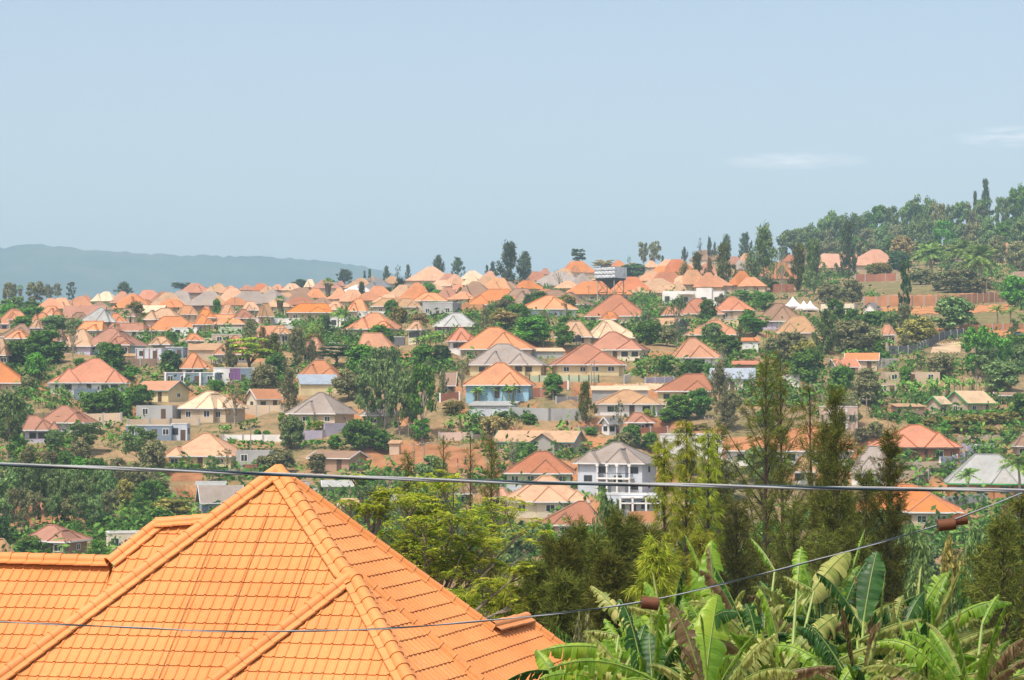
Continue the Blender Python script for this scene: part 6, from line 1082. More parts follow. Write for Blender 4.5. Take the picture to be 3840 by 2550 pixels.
# ------------------------------------------------------------ casuarinas, the feathery tree and shrubs on the near slope
def near_casuarina(seed, h, W, nb, dense, droop, base, sat, sparse):
    """a she-oak: ascending boughs, side twigs, and along them thousands of fine needles"""
    rg = random.Random(seed); rn = np.random.RandomState(seed % 9999); tr = MB(); sw = rg.uniform(-.15, .15)
    axis = lambda t: Vector((sw * math.sin(t * 5), sw * math.cos(t * 4) - sw, t * h)); tr.tube([axis(k / 9) for k in range(10)], [.017 * h * (1 - k / 9.6) * .55 + .008 for k in range(10)], 7)
    A, B = [], []
    for i in range(nb):
        t = base + (.985 - base) * ((i + rg.random()) / nb) ** .9; az = i * 2.4 + rg.uniform(-.6, .6); L = W * .5 * min(1.0, (1 - t) / sat) ** .85 * rg.uniform(.45, 1.2) + .25; e = rg.uniform(.25, .75) + .5 * t
        d = Vector((math.cos(az) * math.cos(e), math.sin(az) * math.cos(e), math.sin(e))); b0 = axis(t); cv = rg.uniform(.1, .45); pts = [b0 + d * (L * k / 6) + Vector((0, 0, cv * L * (k / 6) ** 2)) for k in range(7)]
        rb_ = .012 + .010 * L; tr.tube(pts, [rb_ * (1 - k / 7) + .003 for k in range(7)], 5); PA = np.array(pts)
        ns = max(3, int(L * 5.5 * sparse))
        for q in range(ns):              # twigs: brushes of needles
            s = .22 + .78 * (q + rg.random()) / ns; k = min(5, int(s * 6)); f = s * 6 - k; c = PA[k] * (1 - f) + PA[k + 1] * f; l2 = (.28 + .30 * rg.random()) * (1.15 - .5 * s) * (.7 + .12 * L)
            dv = np.array(d) * .75 + rn.normal(size=3) * np.array([.6, .6, .35]) + np.array([0, 0, .55 - droop * .5]); dv /= np.linalg.norm(dv); e2 = c + dv * l2 + np.array([0, 0, -.12 * droop]); nn = int((26 + 90 * l2) * dense)
            u = rn.rand(nn)[:, None]; p = c + (e2 - c) * u + rn.normal(size=(nn, 3)) * .012; w = dv[None] * .9 + rn.normal(size=(nn, 3)) * .55 + np.array([[0, 0, -.75 * droop]]); w /= np.linalg.norm(w, axis=1)[:, None]; A.append(p); B.append(p + w * (.15 + .20 * rn.rand(nn))[:, None] + np.array([[0, 0, -.05 * droop]]))
    A, B = np.concatenate(A), np.concatenate(B); sd = np.cross(B - A, rn.normal(size=A.shape)); sd /= np.linalg.norm(sd, axis=1)[:, None] + 1e-9; M_ = A * .45 + B * .55; wd = .0085
    return np.stack([A, M_ + sd * wd, B, M_ - sd * wd], 1).reshape(-1, 3), tr
def ncas(x, yt, r, w, pal, var, lb, lean=0):
    nb, dense, droop, base, pw, sp_ = {'wide': (62, .78, .50, .10, .42, .95), 'slim': (94, .80, .25, .05, .22, 1.35), 'soft': (70, 1.0, 1.3, .06, .55, 1.1), 'small': (50, .75, .30, .10, .48, .95)}[var]
    X = (x - 1920) / F * r; z = ground_at(X, r); h = (HY - yt) * r / F - z; W = w * r / F * 1.15; base = max(base, 1 - (2640 - yt) * r / F / h)
    Vv, tr = near_casuarina(int(x * 7 + yt), h, W, nb, dense * (1 if r < 105 else .6), droop, base, pw, sp_); o = empty('casuarina_tree', (X, r, z))
    link('foliage', mesh_np('foliage', Vv, np.arange(len(Vv)).reshape(-1, 4), leafm(pal)), o); tr.obj('trunk', mat_plain('dark casuarina bark', (.085, .06, .045), .95, .2, 3.0), o)
    reg(o, 'tree', 'needle-leaved casuarina tree', x, yt + 200, 'casuarinas on the near slope', lb)
ncas(2868,1332,96,430,'cas','wide','tallest dark casuarina with a bare upper trunk, in front of a wide salmon roof'); ncas(2932,1345,99,300,'cas','wide','dark casuarina close beside the tallest one, its spire just lower'); ncas(3046,1450,92,230,'cas','small','dark casuarina reaching out east of the two tallest'); ncas(2700,1610,94,220,'cas','wide','dark casuarina on the western flank of the tallest one')
ncas(2570,1572,84,190,'ygreen','soft','sunlit yellowish casuarina beside the grey villa, the taller of two'); ncas(2492,1640,80,140,'ygreen','soft','sunlit yellowish casuarina nearest the grey villa wall' if 0 else 'sunlit yellowish casuarina touching the grey villa wall'); ncas(2650,1610,86,160,'ygreen','soft','yellowish casuarina between the sunlit pair and the dark tall ones'); ncas(2480,2040,60,230,'ygreen','soft','low sunlit casuarina tuft above the banana leaves')
ncas(3134,1470,78,150,'cas','slim','slim dark brown-green casuarina column beside the peach balcony house'); ncas(3093,1600,82,100,'cas','slim','thin low casuarina spire pressed against the slim dark column'); ncas(3328,1632,80,140,'cas','slim','slim casuarina in front of the grey-brown roof below the brick-walled house'); ncas(3236,1780,84,90,'cas','slim','small casuarina spire in front of white house walls'); ncas(3193,1866,86,60,'cas','slim','smallest casuarina spire in front of the orange roof')
for i, (x, yt, r, w) in enumerate(((3765,1960,60,220),(3830,1880,66,230),(3700,2080,62,170))): ncas(x, yt, r, w, 'cas', 'wide' if i < 2 else 'small', ('dark casuarina at the eastern edge, the lower one in front','dark casuarina filling the eastern edge, the taller one','short casuarina beside the two at the eastern edge')[i])
for (x, yt, r, w, v, p, lb) in ((2160,1985,72,120,'slim','cas','dark casuarina spire in front of the pinkish house'),(2110,2050,70,100,'slim','cas','casuarina spire just west of the dark one by the pinkish house'),(2225,2040,70,110,'slim','cas','dense casuarina top beside the leafy tree'),(2306,1945,73,130,'slim','cas','casuarina spire before the orange brick wall, the taller'),(2383,1962,74,110,'slim','cas','casuarina spire before the orange brick wall, the lower'),(2427,2012,70,100,'slim','cas','thin casuarina spire beside the low sunlit tuft'),(2069,2048,72,90,'slim','cas','narrow casuarina spire beside the feathery tree'),(2280,2110,66,150,'slim','cas','bushy casuarina low above the banana leaves'),
    (2010,2140,66,130,'slim','cas','casuarina mass behind the great roof corner'),(1900,2170,64,150,'soft','ygreen','drooping casuarina below the feathery tree'),(2130,2190,62,130,'slim','cas','low casuarina mass beside the service wire'),(2760,1900,88,380,'wide','cas','bushy casuarina skirt under the tallest one'),(2980,1900,86,330,'wide','cas','bushy casuarina under the slim dark column'),(2620,2010,78,200,'soft','ygreen','drooping yellowish casuarina above torn banana leaves'),(3100,2010,76,260,'wide','cas','brownish casuarina behind banana leaf tips'),(3230,2040,78,230,'wide','cas','casuarina behind the upright banana leaf'),(1760,2210,62,160,'soft','ygreen','soft casuarina beside the small roof ridge')): ncas(x, yt, r, w, p, v, lb)
ncas(1655,1632,118,130,'cas','small','bushy young casuarina in front of the red earth bank'); ncas(1522,1700,118,60,'cas','slim','thin young casuarina beside a utility pole'); ncas(1762,1630,116,90,'cas','small','leaning young casuarina beside the red earth path'); ncas(1838,1645,116,80,'cas','slim','young casuarina column west of the red-roofed house')
# the feathery yellow-green tree
def feathery(x0, yb, r, fans, lb, seed, pal='feather', leaf=.34, dens=15, tw=1.0):
    rg = random.Random(seed); rn = np.random.RandomState(seed); X = (x0 - 1920) / F * r; z = ground_at(X, r); o = empty('feathery_tree', (X, r, z)); O = Vector(o.location); tr = MB(); tips = []
    root = P(x0, yb, r) - O; tr.tube([(0, 0, -.5), Vector((0, 0, root.z * .5)), root], [.20 * tw, .16 * tw, .13 * tw], 8)
    for (x1, y1, dr, k) in fans:                       # main limbs, then forks, then twigs carrying fronds
        end = P(x1, y1, r + dr) - O; mid = root.lerp(end, .5) + Vector((rg.uniform(-.25, .25), rg.uniform(-.3, .3), -.12 * (end - root).length * rg.uniform(.2, 1)))
        def bez(t): return root * (1-t)**2 + mid * 2*t*(1-t) + end * t*t
        tr.tube([bez(t / 8) for t in range(9)], [(.075 - .0075 * t) * (.4 + .6 * tw) for t in range(9)], 6)
        for j in range(k):
            t = rg.uniform(.30, 1.0); b0 = bez(t); L = rg.uniform(.45, 1.15) * tw; az = rg.uniform(0, 6.28); dv = ((end - root).normalized() * .7 + Vector((math.cos(az), math.sin(az), rg.uniform(.0, .9))) * .8).normalized(); e = b0 + dv * L + Vector((0, 0, .12 * L))
            tr.tube([b0, b0.lerp(e, .5) + Vector((0, 0, -.08 * L)), e], [.03 * (1.25 - t * .6), .02, .008], 5); tips.append(e)
            for q in range(2):
                e2 = b0.lerp(e, rg.uniform(.5, .95)) + Vector((rg.uniform(-.4, .4), rg.uniform(-.4, .4), rg.uniform(.05, .3))) * tw; tr.tube([b0.lerp(e, .5), e2], [.012, .005], 4); tips.append(e2)
    A, Dv, Wd = [], [], []
    for e in tips:                                     # an umbrella of fronds at each twig end
        for q in range(rg.randint(dens // 2, dens)):
            az = rg.uniform(0, 6.28); el = rg.uniform(-.25, .75); d = Vector((math.cos(az) * math.cos(el), math.sin(az) * math.cos(el), math.sin(el))); L = leaf * rg.uniform(.7, 1.4)
            for s in range(1, 7):
                c = e + d * (L * s / 6) + Vector((0, 0, -.5 * L * (s / 6) ** 2)); A.append(c); Dv.append(d); Wd.append(.030 * math.sin(math.pi * (s / 7)) + .014)
    A, Dv, Wd = np.array(A), np.array(Dv), np.array(Wd)[:, None]; up_ = np.array([[0, 0, 1.]]); sd = np.cross(Dv, up_); sd /= np.linalg.norm(sd, axis=1)[:, None] + 1e-6; nn = np.cross(sd, Dv) + rn.normal(size=A.shape) * .5; lw = Dv * .024
    dr = np.array([[0, 0, -.35]]) * Wd
    V_ = np.stack([A - lw, A + sd * Wd * 2 + dr + rn.normal(size=A.shape) * .01, A + lw, A - sd * Wd * 2 + dr + rn.normal(size=A.shape) * .01], 1).reshape(-1, 3)
    link('foliage', mesh_np('foliage', V_, np.arange(len(V_)).reshape(-1, 4), leafm(pal)), o); tr.obj('trunk', mat_plain('grey limb bark', (.20, .165, .13), .95, .22, 4.0), o)
    reg(o, 'tree', 'feathery yellow-green tree', x0, yb - 200, None, lb, None)
feathery(1610, 2320, 72, [(1590,2040,0,5),(1700,1900,-1,14),(1560,1910,1.5,14),(1830,2040,-.5,7),(1780,1915,1,14),(1940,2010,-1,8),(1470,1990,.5,10),(1640,1830,1.5,14),(1880,1950,2,12),(1500,1890,0,10),(1730,2080,-2,3),(1980,2070,1,5),(1430,2060,1,4),(1850,2120,-1.5,2),(1560,1830,2,10),(1920,2110,1,2),(1700,1990,-1.5,6),(1600,1960,-2,6)], 'airy yellow-green feathery tree spreading beside the great orange roof', 11)
feathery(1400, 2020, 66, [(1335,1800,0,4),(1425,1790,.5,5),(1385,1930,-.5,5),(1475,1780,.5,5),(1300,1900,0,4),(1450,1880,.7,5)], 'thin feathery sapling with umbrella tufts beside the great roof hip', 12, leaf=.25, dens=9, tw=.5)
feathery(1720, 2360, 60, [(1690,2310,0,4),(1930,2170,0,7),(1950,2250,.3,6)], 'low feathery sapling below the service wire', 14, leaf=.2, tw=.6)
# leafy trees and scrub on the valley floor
def scrub(x, yt, r, w, pal, lb, kind='leafy'):
    X = (x - 1920) / F * r; tree(kind, x, yt, 0, w, pal=pal, r=r, lb=lb)
scrub(2275,1850,150,185,'euc','leafy grey-green tree in front of the modern house with balcony frames'); scrub(2065,1955,150,130,'green','leafy tree in front of the pinkish walls'); scrub(2345,1960,140,170,'euc','leafy tree below the orange brick wall'); scrub(2590,1990,150,180,'mango','leafy dark tree behind the low sunlit casuarina'); scrub(3345,1893,200,125,'euc','bluish green tree covering the corner of the large orange house')
for q in ((3430,1985,110,190,'euc','leafy scrub tree under the rusty spools'),(3560,2015,105,200,'olive','olive scrub tree beside a bare path'),(3670,1955,120,210,'euc','tall scrub tree below the grey wall'),(3480,2120,95,230,'euc','scrub tree behind the upright banana leaf'),(3640,2140,95,220,'mango','dark scrub tree above the banana leaves'),(3330,2060,110,160,'mango','scrub tree behind slim casuarinas'),(3560,2240,85,230,'euc','low scrub above the yellow torn leaf'),(3400,2230,84,200,'mango','low dark scrub behind banana leaves'),(3740,2240,80,200,'olive','low olive scrub near the eastern casuarinas'),
    (2790,2030,150,200,'mango','dark scrub under the tallest casuarina'),(2900,2080,140,200,'brown','dry scrub under the dark casuarinas'),(3010,2080,130,190,'euc','scrub under the slim casuarina column'),(1850,2090,150,140,'grey','dark scrub seen through the feathery tree'),(1450,1990,160,170,'mango','dark scrub behind the thin sapling'),(1600,2050,160,170,'euc','scrub behind the bare limbs'),(1980,2320,60,150,'grey','dark scrub at the great roof corner'),(2190,2300,58,150,'grey','dark scrub behind a torn banana leaf'),(3760,2330,60,190,'mango','dark scrub at the eastern edge'),(2100,2360,54,170,'mango','dark scrub under the banana leaf tips')): scrub(*q)
# ------------------------------------------------------------ banana plants at the foot of the frame
def mat_blade(name, cols, sheen=.12):
    if name in MATS: return MATS[name]
    m = bpy.data.materials.new(name); m.use_nodes = True; t = m.node_tree; t.nodes.clear(); L = t.links.new
    uv = N(t, 'ShaderNodeUVMap'); sx = N(t, 'ShaderNodeSeparateXYZ'); L(uv.outputs[0], sx.inputs[0])
    cmb = N(t, 'ShaderNodeCombineXYZ'); mu = N(t, 'ShaderNodeMath', operation='MULTIPLY'); L(sx.outputs[0], mu.inputs[0]); mu.inputs[1].default_value = 60; L(mu.outputs[0], cmb.inputs[0]); mu2 = N(t, 'ShaderNodeMath', operation='MULTIPLY'); L(sx.outputs[1], mu2.inputs[0]); mu2.inputs[1].default_value = 1.2; L(mu2.outputs[0], cmb.inputs[1])
    nz_ = N(t, 'ShaderNodeTexNoise', Scale=1.0, Detail=3.0); L(cmb.outputs[0], nz_.inputs['Vector'])
    g = N(t, 'ShaderNodeNewGeometry'); r = N(t, 'ShaderNodeValToRGB'); mxv = N(t, 'ShaderNodeMath', operation='MULTIPLY_ADD'); L(g.outputs['Random Per Island'], mxv.inputs[0]); mxv.inputs[1].default_value = .45; L(nz_.outputs[0], mxv.inputs[2])
    ad = N(t, 'ShaderNodeMath', operation='SUBTRACT'); L(mxv.outputs[0], ad.inputs[0]); ad.inputs[1].default_value = .22; L(ad.outputs[0], r.inputs[0])
    while len(r.color_ramp.elements) < len(cols): r.color_ramp.elements.new(.5)
    for i, c in enumerate(cols): e = r.color_ramp.elements[i]; e.position = .2 + .6 * i / (len(cols) - 1); e.color = (*c, 1)
    b = N(t, 'ShaderNodeBsdfPrincipled'); b.inputs['Roughness'].default_value = .42; b.inputs['Specular IOR Level'].default_value = .4; L(r.outputs[0], b.inputs['Base Color'])
    bp = N(t, 'ShaderNodeBump', Strength=.35, Distance=.01); L(nz_.outputs[0], bp.inputs['Height']); L(bp.outputs[0], b.inputs['Normal'])
    tr = N(t, 'ShaderNodeBsdfTranslucent'); hv = N(t, 'ShaderNodeHueSaturation', Value=1.5, Saturation=1.1); L(r.outputs[0], hv.inputs['Color']); L(hv.outputs[0], tr.inputs['Color']); mx = N(t, 'ShaderNodeMixShader'); mx.inputs[0].default_value = .32
    L(b.outputs[0], mx.inputs[1]); L(tr.outputs[0], mx.inputs[2]); o = N(t, 'ShaderNodeOutputMaterial'); L(mx.outputs[0], o.inputs['Surface']); MATS[name] = m; return m
BL = {'g': mat_blade('banana blade green', [(.06,.15,.014), (.17,.32,.026), (.34,.46,.05)]), 'y': mat_blade('banana blade yellow-green', [(.10,.23,.018), (.20,.36,.03), (.34,.46,.05)]), 't': mat_blade('banana blade sunlit tan', [(.15,.22,.04), (.34,.37,.095), (.52,.47,.17)]), 'd': mat_blade('banana blade deep', [(.014,.055,.012), (.030,.10,.018), (.06,.16,.028)]), 'b': mat_blade('banana blade dry', [(.12,.075,.035), (.24,.16,.08), (.34,.25,.14)])}  # the tan blades have sunlit highlights put into their colour
M_rib = mat_plain('banana midrib', (.22, .30, .07), .5, .1, 3.0); M_stem = mat_plain('banana pseudostem', (.17, .17, .07), .7, .25, 3.0)
def blade(root, crown_pt, base, tip, wid, col, torn, seed, roll=0.0, fold=.35, sag=.12, face=.6, drape=0.0):
    """one banana leaf: a bowed midrib and two half blades torn into strips that hang at their own angles"""
    rg = random.Random(seed); O = Vector(root.location); A, B = Vector(base), Vector(tip); L = (B - A).length; torn = min(1, torn * 1.35) if torn > .15 else torn; wid *= .70
    mid = A.lerp(B, .55) + Vector((0, 0, sag * L)); n = 34
    pt = lambda t: A * (1-t)**2 + mid * 2*t*(1-t) + B * t*t
    tn = lambda t: ((mid - A) * (1-t) + (B - mid) * t).normalized()
    Nn = Vector((rg.uniform(-.15, .15) + roll, -.25, 1)) if drape else Vector((rg.uniform(-.2, .2) + roll, -1, face + rg.uniform(-.15, .15))); Nn.normalize(); vs, fs, uvs = [], [], []
    for sg in (-1, 1):
        i = 0; ph = rg.uniform(0, 6)
        while i < n:
            k = min(n - i, rg.choice((1, 1, 1, 2)) if torn > .75 else rg.choice((1, 1, 2, 2, 3, 4)) if torn > .35 else rg.choice((2, 3, 4, 6, 8)) if torn > .12 else rg.choice((9, 12, 16)))
            an0 = fold + drape * rg.uniform(.8, 1.2); dr = (rg.uniform(-.1, .2) if torn < .15 else rg.uniform(-.15, .25 + torn * 1.1)) + (.25 if drape else 0); ln = rg.uniform(.95, 1.0) if torn < .15 else rg.uniform(1 - torn * .45, 1.05); gap = 0 if torn < .12 else rg.uniform(.05, .30) * (torn + .25); m = 6; b0 = len(vs); tw = rg.uniform(-.5, .5) * torn
            for j in range(k + 1):
                t = (i + j) / n; t2 = (i + min(max(j, gap), k - gap)) / n; p = pt(t); T = tn(t); S = T.cross(Nn).normalized() * sg
                W = wid * max(.02, math.sin(math.pi * min(.985, .07 + .90 * t)) ** .75) * ln; q = pt(t2) - p; sw = T * ((.20 + tw) * W); ed = 1 + .05 * math.sin(t * 40 + ph)
                for e in range(m + 1):
                    s = e / m; an = min(1.5, an0 * (.35 + .65 * s) + dr * s * s); ri = .012 * math.sin(t * 55 + ph) * s
                    vs.append(p + q * s + S * (W * ed * s * math.cos(an)) - Nn * (W * s * math.sin(an) * (.8 if drape else .45) - ri) + Vector((0, 0, -W * s * s * math.sin(an) * (.3 if drape else .8))) + sw * s - O); uvs.append((t, s))
            for j in range(k):
                for e in range(m): a = b0 + j * (m + 1) + e; fs.append((a, a + 1, a + m + 2, a + m + 1))
            i += k
    lf = mesh_obj('leaf', vs, fs, BL[col], root, True); uvl = lf.data.uv_layers.new(name='UVMap')
    vi = np.zeros(len(lf.data.loops), dtype=np.int32); lf.data.loops.foreach_get('vertex_index', vi); uvl.data.foreach_set('uv', np.array(uvs, dtype=np.float32)[vi].ravel())
    mr = MB(); cp = Vector(crown_pt); off = Vector((0, -.006, .004))
    mr.tube([cp - O, cp.lerp(A, .55) + Vector((0, 0, .06)) - O, A - O] + [pt(t / 10) + off - O for t in range(1, 11)], [.036, .026, .017] + [.0125 - .0010 * t for t in range(1, 11)], 6); mr.obj('midrib', M_rib, lf)
    return lf
BP = []
def plant(cx, cy, r, lb, leaves, fill=0, seed=0):
    cpt = P(cx, cy, r); gz_ = ground_at(cpt.x, r); root = empty('banana_plant', (cpt.x, r, gz_)); O = Vector(root.location); rg = random.Random(seed + int(cx))
    MB().tube([(0, 0, -.4), (.03, 0, (cpt.z - gz_) * .5), cpt - O], [.17, .14, .09], 10).obj('pseudostem', M_stem, root)
    for i, (x0, y0, x1, y1, w, col, torn, d0, d1) in enumerate(leaves):
        blade(root, cpt, P(x0, y0, r + d0), P(x1, y1, r + d1), w * r / F, col, torn, seed + i * 7 + int(cx), roll=rg.uniform(-.35, .35), fold=rg.uniform(.1, .45), sag=rg.uniform(.05, .16), drape=.85 if (abs(x1 - x0) > 1.15 * abs(y1 - y0) or torn >= .8) else 0)
    for i in range(fill):
        az = rg.uniform(0, 6.28); L = rg.uniform(1.3, 2.3); el = rg.uniform(.25, 1.4); d = Vector((math.cos(az) * math.cos(el), math.sin(az) * math.cos(el) * .8, math.sin(el))); A = cpt + d * .35; B = A + d * L + Vector((0, 0, -L * rg.uniform(.2, .8)))
        if B.z > (HY - (cy - 430)) * r / F: B.z = (HY - (cy - 430)) * r / F
        blade(root, cpt, A, B, rg.uniform(.22, .36), rg.choice('ggdttttyyb'), rg.uniform(.25, .8), seed + 100 + i, roll=rg.uniform(-.8, .8), fold=rg.uniform(.3, .8), sag=rg.uniform(.15, .4), face=rg.uniform(.3, 1.2), drape=rg.choice((0, .8, 1.0)))
    reg(root, 'banana plant', 'tall banana plant', cx, cy - 200, 'banana plants close by', lb)
plant(2085, 2660, 33, 'single banana leaf rising in front of the great orange roof', [(2088,2560,2008,2438,46,'g',.1,0,.3)])
plant(2290, 2640, 32, 'banana plant with a folded glossy young leaf beside the roof corner', [(2286,2570,2272,2396,62,'y',.0,0,.2),(2320,2384,2190,2366,62,'t',.85,.6,.8),(2405,2392,2216,2198,62,'t',.55,1.2,1.6),(2330,2440,2268,2320,48,'y',.4,1,1.4),(2380,2480,2420,2340,46,'d',.3,.8,1.2)], 3, 1)
plant(2440, 2680, 31, 'banana plant with a broad deep green upright leaf', [(2446,2570,2432,2376,88,'d',.15,0,.3),(2405,2520,2330,2330,58,'g',.4,1,1.2),(2520,2540,2540,2395,54,'y',.4,.5,.8),(2560,2560,2470,2350,60,'g',.5,1,1.4)], 26, 2)
plant(2500, 2520, 36, 'banana plant behind the middle spool with torn drooping leaves', [(2496,2318,2417,2180,38,'y',.2,.3,.5),(2450,2420,2440,2300,50,'t',.8,.3,.4),(2575,2322,2532,2222,48,'g',.2,.5,.7),(2630,2340,2570,2240,70,'g',.3,.6,.8),(2440,2380,2490,2270,46,'d',.6,1,1)], 30, 3)
plant(2660, 2690, 30, 'banana plant with a large bright whole leaf standing upright', [(2640,2590,2692,2230,112,'y',.12,0,.5),(2560,2545,2530,2400,56,'t',.6,.6,.9),(2725,2560,2915,2378,84,'t',.5,.4,1.0),(2765,2560,2850,2440,56,'d',.4,.9,1.4)], 21, 4)
plant(2690, 2480, 37, 'banana plant with an upright split leaf under the service wire', [(2676,2345,2670,2026,78,'y',.18,0,.4),(2672,2260,2568,2003,46,'g',1.0,.5,.8),(2720,2380,2770,2250,52,'g',.6,.5,.7),(2640,2360,2600,2260,60,'t',.7,.3,.5)], 30, 5)
plant(2860, 2560, 35, 'banana plant whose torn leaf tip leans over the service wire', [(2905,2140,2815,2018,50,'g',.95,1,1.4),(2842,2440,2838,2330,48,'g',.1,0,.2),(2880,2330,2930,2200,60,'t',.8,.5,.8),(2800,2330,2860,2190,54,'y',.8,.8,1.1),(2930,2290,2850,2180,60,'d',.6,.9,1.2),(2780,2420,2800,2280,60,'g',.7,.6,.9)], 42, 6)
plant(2960, 2640, 33, 'banana plant with a wide tan leaf arching up to the east', [(2930,2520,3140,2306,112,'t',.3,0,.7),(2990,2180,3006,2050,56,'y',.4,1.2,1.5),(3052,2218,2936,2160,56,'t',.85,1,1.2),(2960,2480,2990,2330,60,'g',.7,.8,1.1),(2900,2560,2950,2440,66,'t',.5,.2,.4)], 35, 7)
plant(3090, 2520, 36, 'banana plant with a long pale leaf crossing the service wire', [(3010,2270,3185,2066,86,'t',.2,0,.8),(3192,2150,3244,1984,44,'g',1.0,.8,1.0),(3116,2262,3224,2122,58,'g',.4,.5,.8),(3080,2300,3110,2120,50,'d',.7,.6,.9),(3060,2370,3120,2250,64,'t',.6,.4,.6)], 37, 8)
plant(3220, 2660, 32, 'banana plant with a dark upright leaf and a tan leaf sweeping east', [(3030,2552,3360,2416,96,'t',.45,0,.9),(3238,2330,3288,2068,76,'d',.15,1.5,1.9),(3150,2570,3210,2492,44,'y',.0,-.3,-.2),(3240,2570,3308,2492,46,'g',.0,-.3,-.2),(3215,2405,3490,2316,74,'t',.45,1,1.7)], 35, 9)
plant(3330, 2570, 34, 'banana plant with a bare torn midrib standing straight up', [(3292,2425,3320,2140,28,'g',1.0,0,.2),(3240,2330,3350,2260,56,'t',.5,.8,1.2),(3350,2380,3330,2270,60,'d',.5,.9,1.1),(3300,2440,3390,2400,52,'t',.8,.3,.7)], 26, 10)
plant(3430, 2560, 35, 'banana plant with a yellow-green torn leaf held high', [(3441,2310,3552,2148,62,'y',.5,.5,1),(3410,2435,3612,2332,66,'t',.5,.2,.9),(3470,2330,3500,2250,36,'g',.3,.6,.8),(3570,2345,3568,2238,22,'d',.9,.6,.7)], 26, 11)
plant(3480, 2680, 32, 'banana plant with two long ragged leaves sweeping to the east', [(3415,2490,3770,2346,70,'t',.7,.4,1.2),(3480,2556,3690,2424,70,'t',.35,0,.7),(3390,2470,3450,2550,66,'t',.85,.3,.2),(3600,2440,3700,2390,48,'g',.9,.9,1.2)], 30, 12)
plant(3650, 2680, 31, 'banana plant at the eastern edge with a low level leaf', [(3580,2538,3870,2522,72,'t',.25,0,.6),(3682,2345,3746,2230,36,'y',.4,1.2,1.5),(3700,2470,3790,2400,50,'y',.6,.6,1),(3790,2560,3860,2490,50,'g',.2,.2,.5)], 26, 13)
# ------------------------------------------------------------ overhead wires and rusty spools
M_wire = mat_plain('aluminium strand', (.33, .345, .35), .9, .10, 4.0, spec=.08); M_wired = mat_plain('weathered strand', (.045, .07, .085), .9, .14, 4.0, spec=.08)  # a pale and a dark blue-green strand colour
def cable(path, rs_, strands, rad_, turn, name, lb, look, mats):
    xs = np.array([a for a, _ in path], float); ys = np.array([b for _, b in path], float); xx = np.linspace(xs[0], xs[-1], 420)
    # smooth the measured points
    co_ = np.interp(xx, xs, ys); k = np.ones(25) / 25; pad = np.pad(co_, 12, mode='reflect', reflect_type='odd'); yy = np.convolve(pad, k, 'valid')
    rr_ = np.interp(xx, [xs[0], xs[-1]], rs_); C0 = [P(x, y, r) for x, y, r in zip(xx, yy, rr_)]; o = empty(name, C0[0]); O = Vector(C0[0]); d = 0.0; ph = []
    for i, p in enumerate(C0): d += (p - C0[i-1]).length if i else 0; ph.append(d)
    for s in range(strands):
        pts = []
        for i, p in enumerate(C0):
            t = (C0[min(i+1, len(C0)-1)] - C0[max(i-1, 0)]).normalized(); u = Vector((0, 0, 1)); u = (u - t * u.dot(t)).normalized(); v = t.cross(u); a = ph[i] / turn * 6.283 + 6.283 * s / strands; pts.append(p + (u * math.cos(a) + v * math.sin(a)) * rad_ * .82 - O)
        mb = MB(); mb.tube(pts, rad_, 7); mb.obj('strand', mats[s % len(mats)], o, True)
    reg(o, 'cable', look, 1900, float(np.mean(yy)), None, lb)
cable([(-700,1716),(0,1742),(768,1768),(1200,1786),(1968,1810),(2618,1820),(3072,1830),(3840,1839),(4600,1846)], (12.0, 12.0), 3, .0062, 1.5, 'power_cable', 'thick twisted power cable stretched across the whole view', 'power cable', [M_wire, M_wire, M_wired])
cable([(-700,2300),(0,2332),(400,2349),(850,2370),(1300,2364),(1500,2355),(1640,2344),(2000,2311),(2405,2262),(2480,2245),(2904,2142),(3200,2062),(3520,1972),(3630,1932),(3840,1843),(4500,1560)], (12.6, 12.6), 2, .0030, .9, 'service_wire', 'thin twisted service wire sagging across the great roof and rising to the east', 'service wire', [M_wire, M_wired])
M_rust = mat_plain('rusty glazed spool', (.135, .052, .024), .6, .2, 20.0, dirt=(.065, .028, .016), fine=60.0)
def spool(x0, y0, x1, y1, hpx, r, lb):
    a, b = P(x0, y0, r), P(x1, y1, r); L = (b - a).length; R = hpx * r / F / 2; M_ = Matrix.Translation(-a) ; q = (b - a).to_track_quat('Z', 'Y').to_matrix().to_4x4(); pr = [(R * .30, 0), (R * .92, 0), (R, L * .03)]
    for i in range(15): z = L * (.05 + .90 * i / 15); pr += [(R * .97, z), (R * 1.0, z + L * .02), (R * 1.0, z + L * .04), (R * .955, z + L * .055)]
    pr += [(R, L * .97), (R * .92, L), (R * .30, L)]; o = empty('spool_insulator', a); MB().lathe(pr, 28, q).obj('body', M_rust, o, False); MB().lathe([(R * .30, -L * .04), (R * .34, -L * .02), (R * .34, L * 1.02), (R * .28, L * 1.04)], 12, q).obj('hub', M_wired, o)
    reg(o, 'insulator', 'rusty brown ribbed spool', (x0 + x1) / 2, (y0 + y1) / 2, 'rusty spools on the service wire', lb)
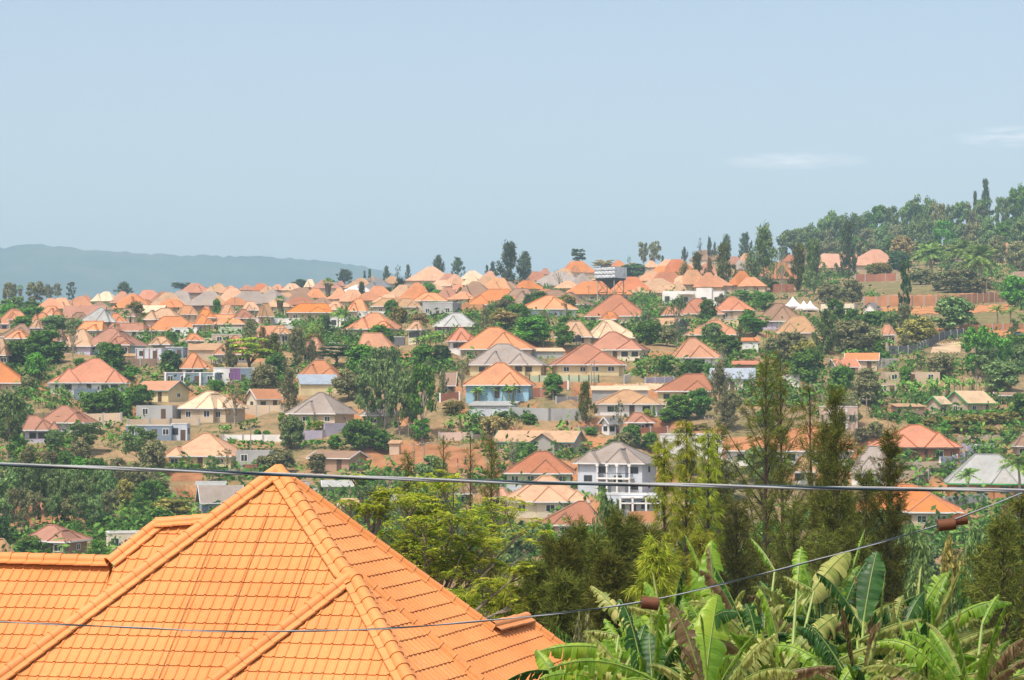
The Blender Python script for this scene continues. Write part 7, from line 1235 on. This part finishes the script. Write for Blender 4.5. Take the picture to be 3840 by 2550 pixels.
spool(2405, 2258, 2470, 2266, 48, 12.6, 'rusty brown ribbed spool hanging alone on the wire above the banana leaves'); spool(3516, 1971, 3582, 1964, 45, 12.5, 'rusty brown ribbed spool of the pair, the lower one'); spool(3570, 1952, 3626, 1946, 41, 12.9, 'rusty brown ribbed spool of the pair, the higher one behind')

# ------------------------------------------------------------ the air: one box of thin haze round camera and scene
hz = MB().box(-9000, 9000, -60, 9000, -420, 470).obj('haze', None); hz['kind'] = 'stuff'
hm = bpy.data.materials.new('haze'); hm.use_nodes = True; t = hm.node_tree; t.nodes.clear(); pv = N(t, 'ShaderNodeVolumePrincipled'); ho = N(t, 'ShaderNodeOutputMaterial')
pv.inputs['Color'].default_value = (.52, .77, .96, 1); pv.inputs['Density'].default_value = .00017; pv.inputs['Anisotropy'].default_value = 0.0; t.links.new(pv.outputs[0], ho.inputs['Volume']); hz.data.materials.append(hm)

# ------------------------------------------------------------ labels for everything not described by hand
LMS = [t for t in THINGS if t['lm']]; seen = set(t['label'] for t in THINGS if t['label'])
def rel(t, l):
    dx, dy = t['px'] - l['px'], t['py'] - l['py']
    if abs(dx) >= abs(dy) * 1.2: return ('to the east of' if dx > 0 else 'to the west of'), math.hypot(dx, dy)
    return ('below' if dy > 0 else 'above'), math.hypot(dx, dy)
ORD = ['', 'second ', 'third ', 'fourth ', 'fifth ', 'sixth ', 'seventh ', 'eighth ', 'ninth ', 'tenth ']
WD = {'to the east of': 'right of', 'to the west of': 'left of', 'below': 'below', 'above': 'above'}
by = {}
for t in THINGS: by.setdefault(t['look'], []).append(t)
for t in THINGS:
    if t['label']: continue
    best = []
    for l in LMS:
        if l is t: continue
        w, d = rel(t, l); k = sum(1 for q in by[t['look']] if q is not t and q is not l and rel(q, l)[0] == w and rel(q, l)[1] < d)
        best.append((k * 120 + d, k, w, l))
    best.sort(key=lambda q: q[0])
    for _, k, w, l in best:
        if k >= len(ORD): continue
        s = f"{ORD[k]}{t['look']} {WD[w]} {l['lm']}" if k else f"{t['look']} just {WD[w]} {l['lm']}"
        if s not in seen and len(s.split()) <= 16: break
    seen.add(s); t['label'] = s; t['o']['label'] = s
for t in THINGS: t['o']['label'] = t['label']
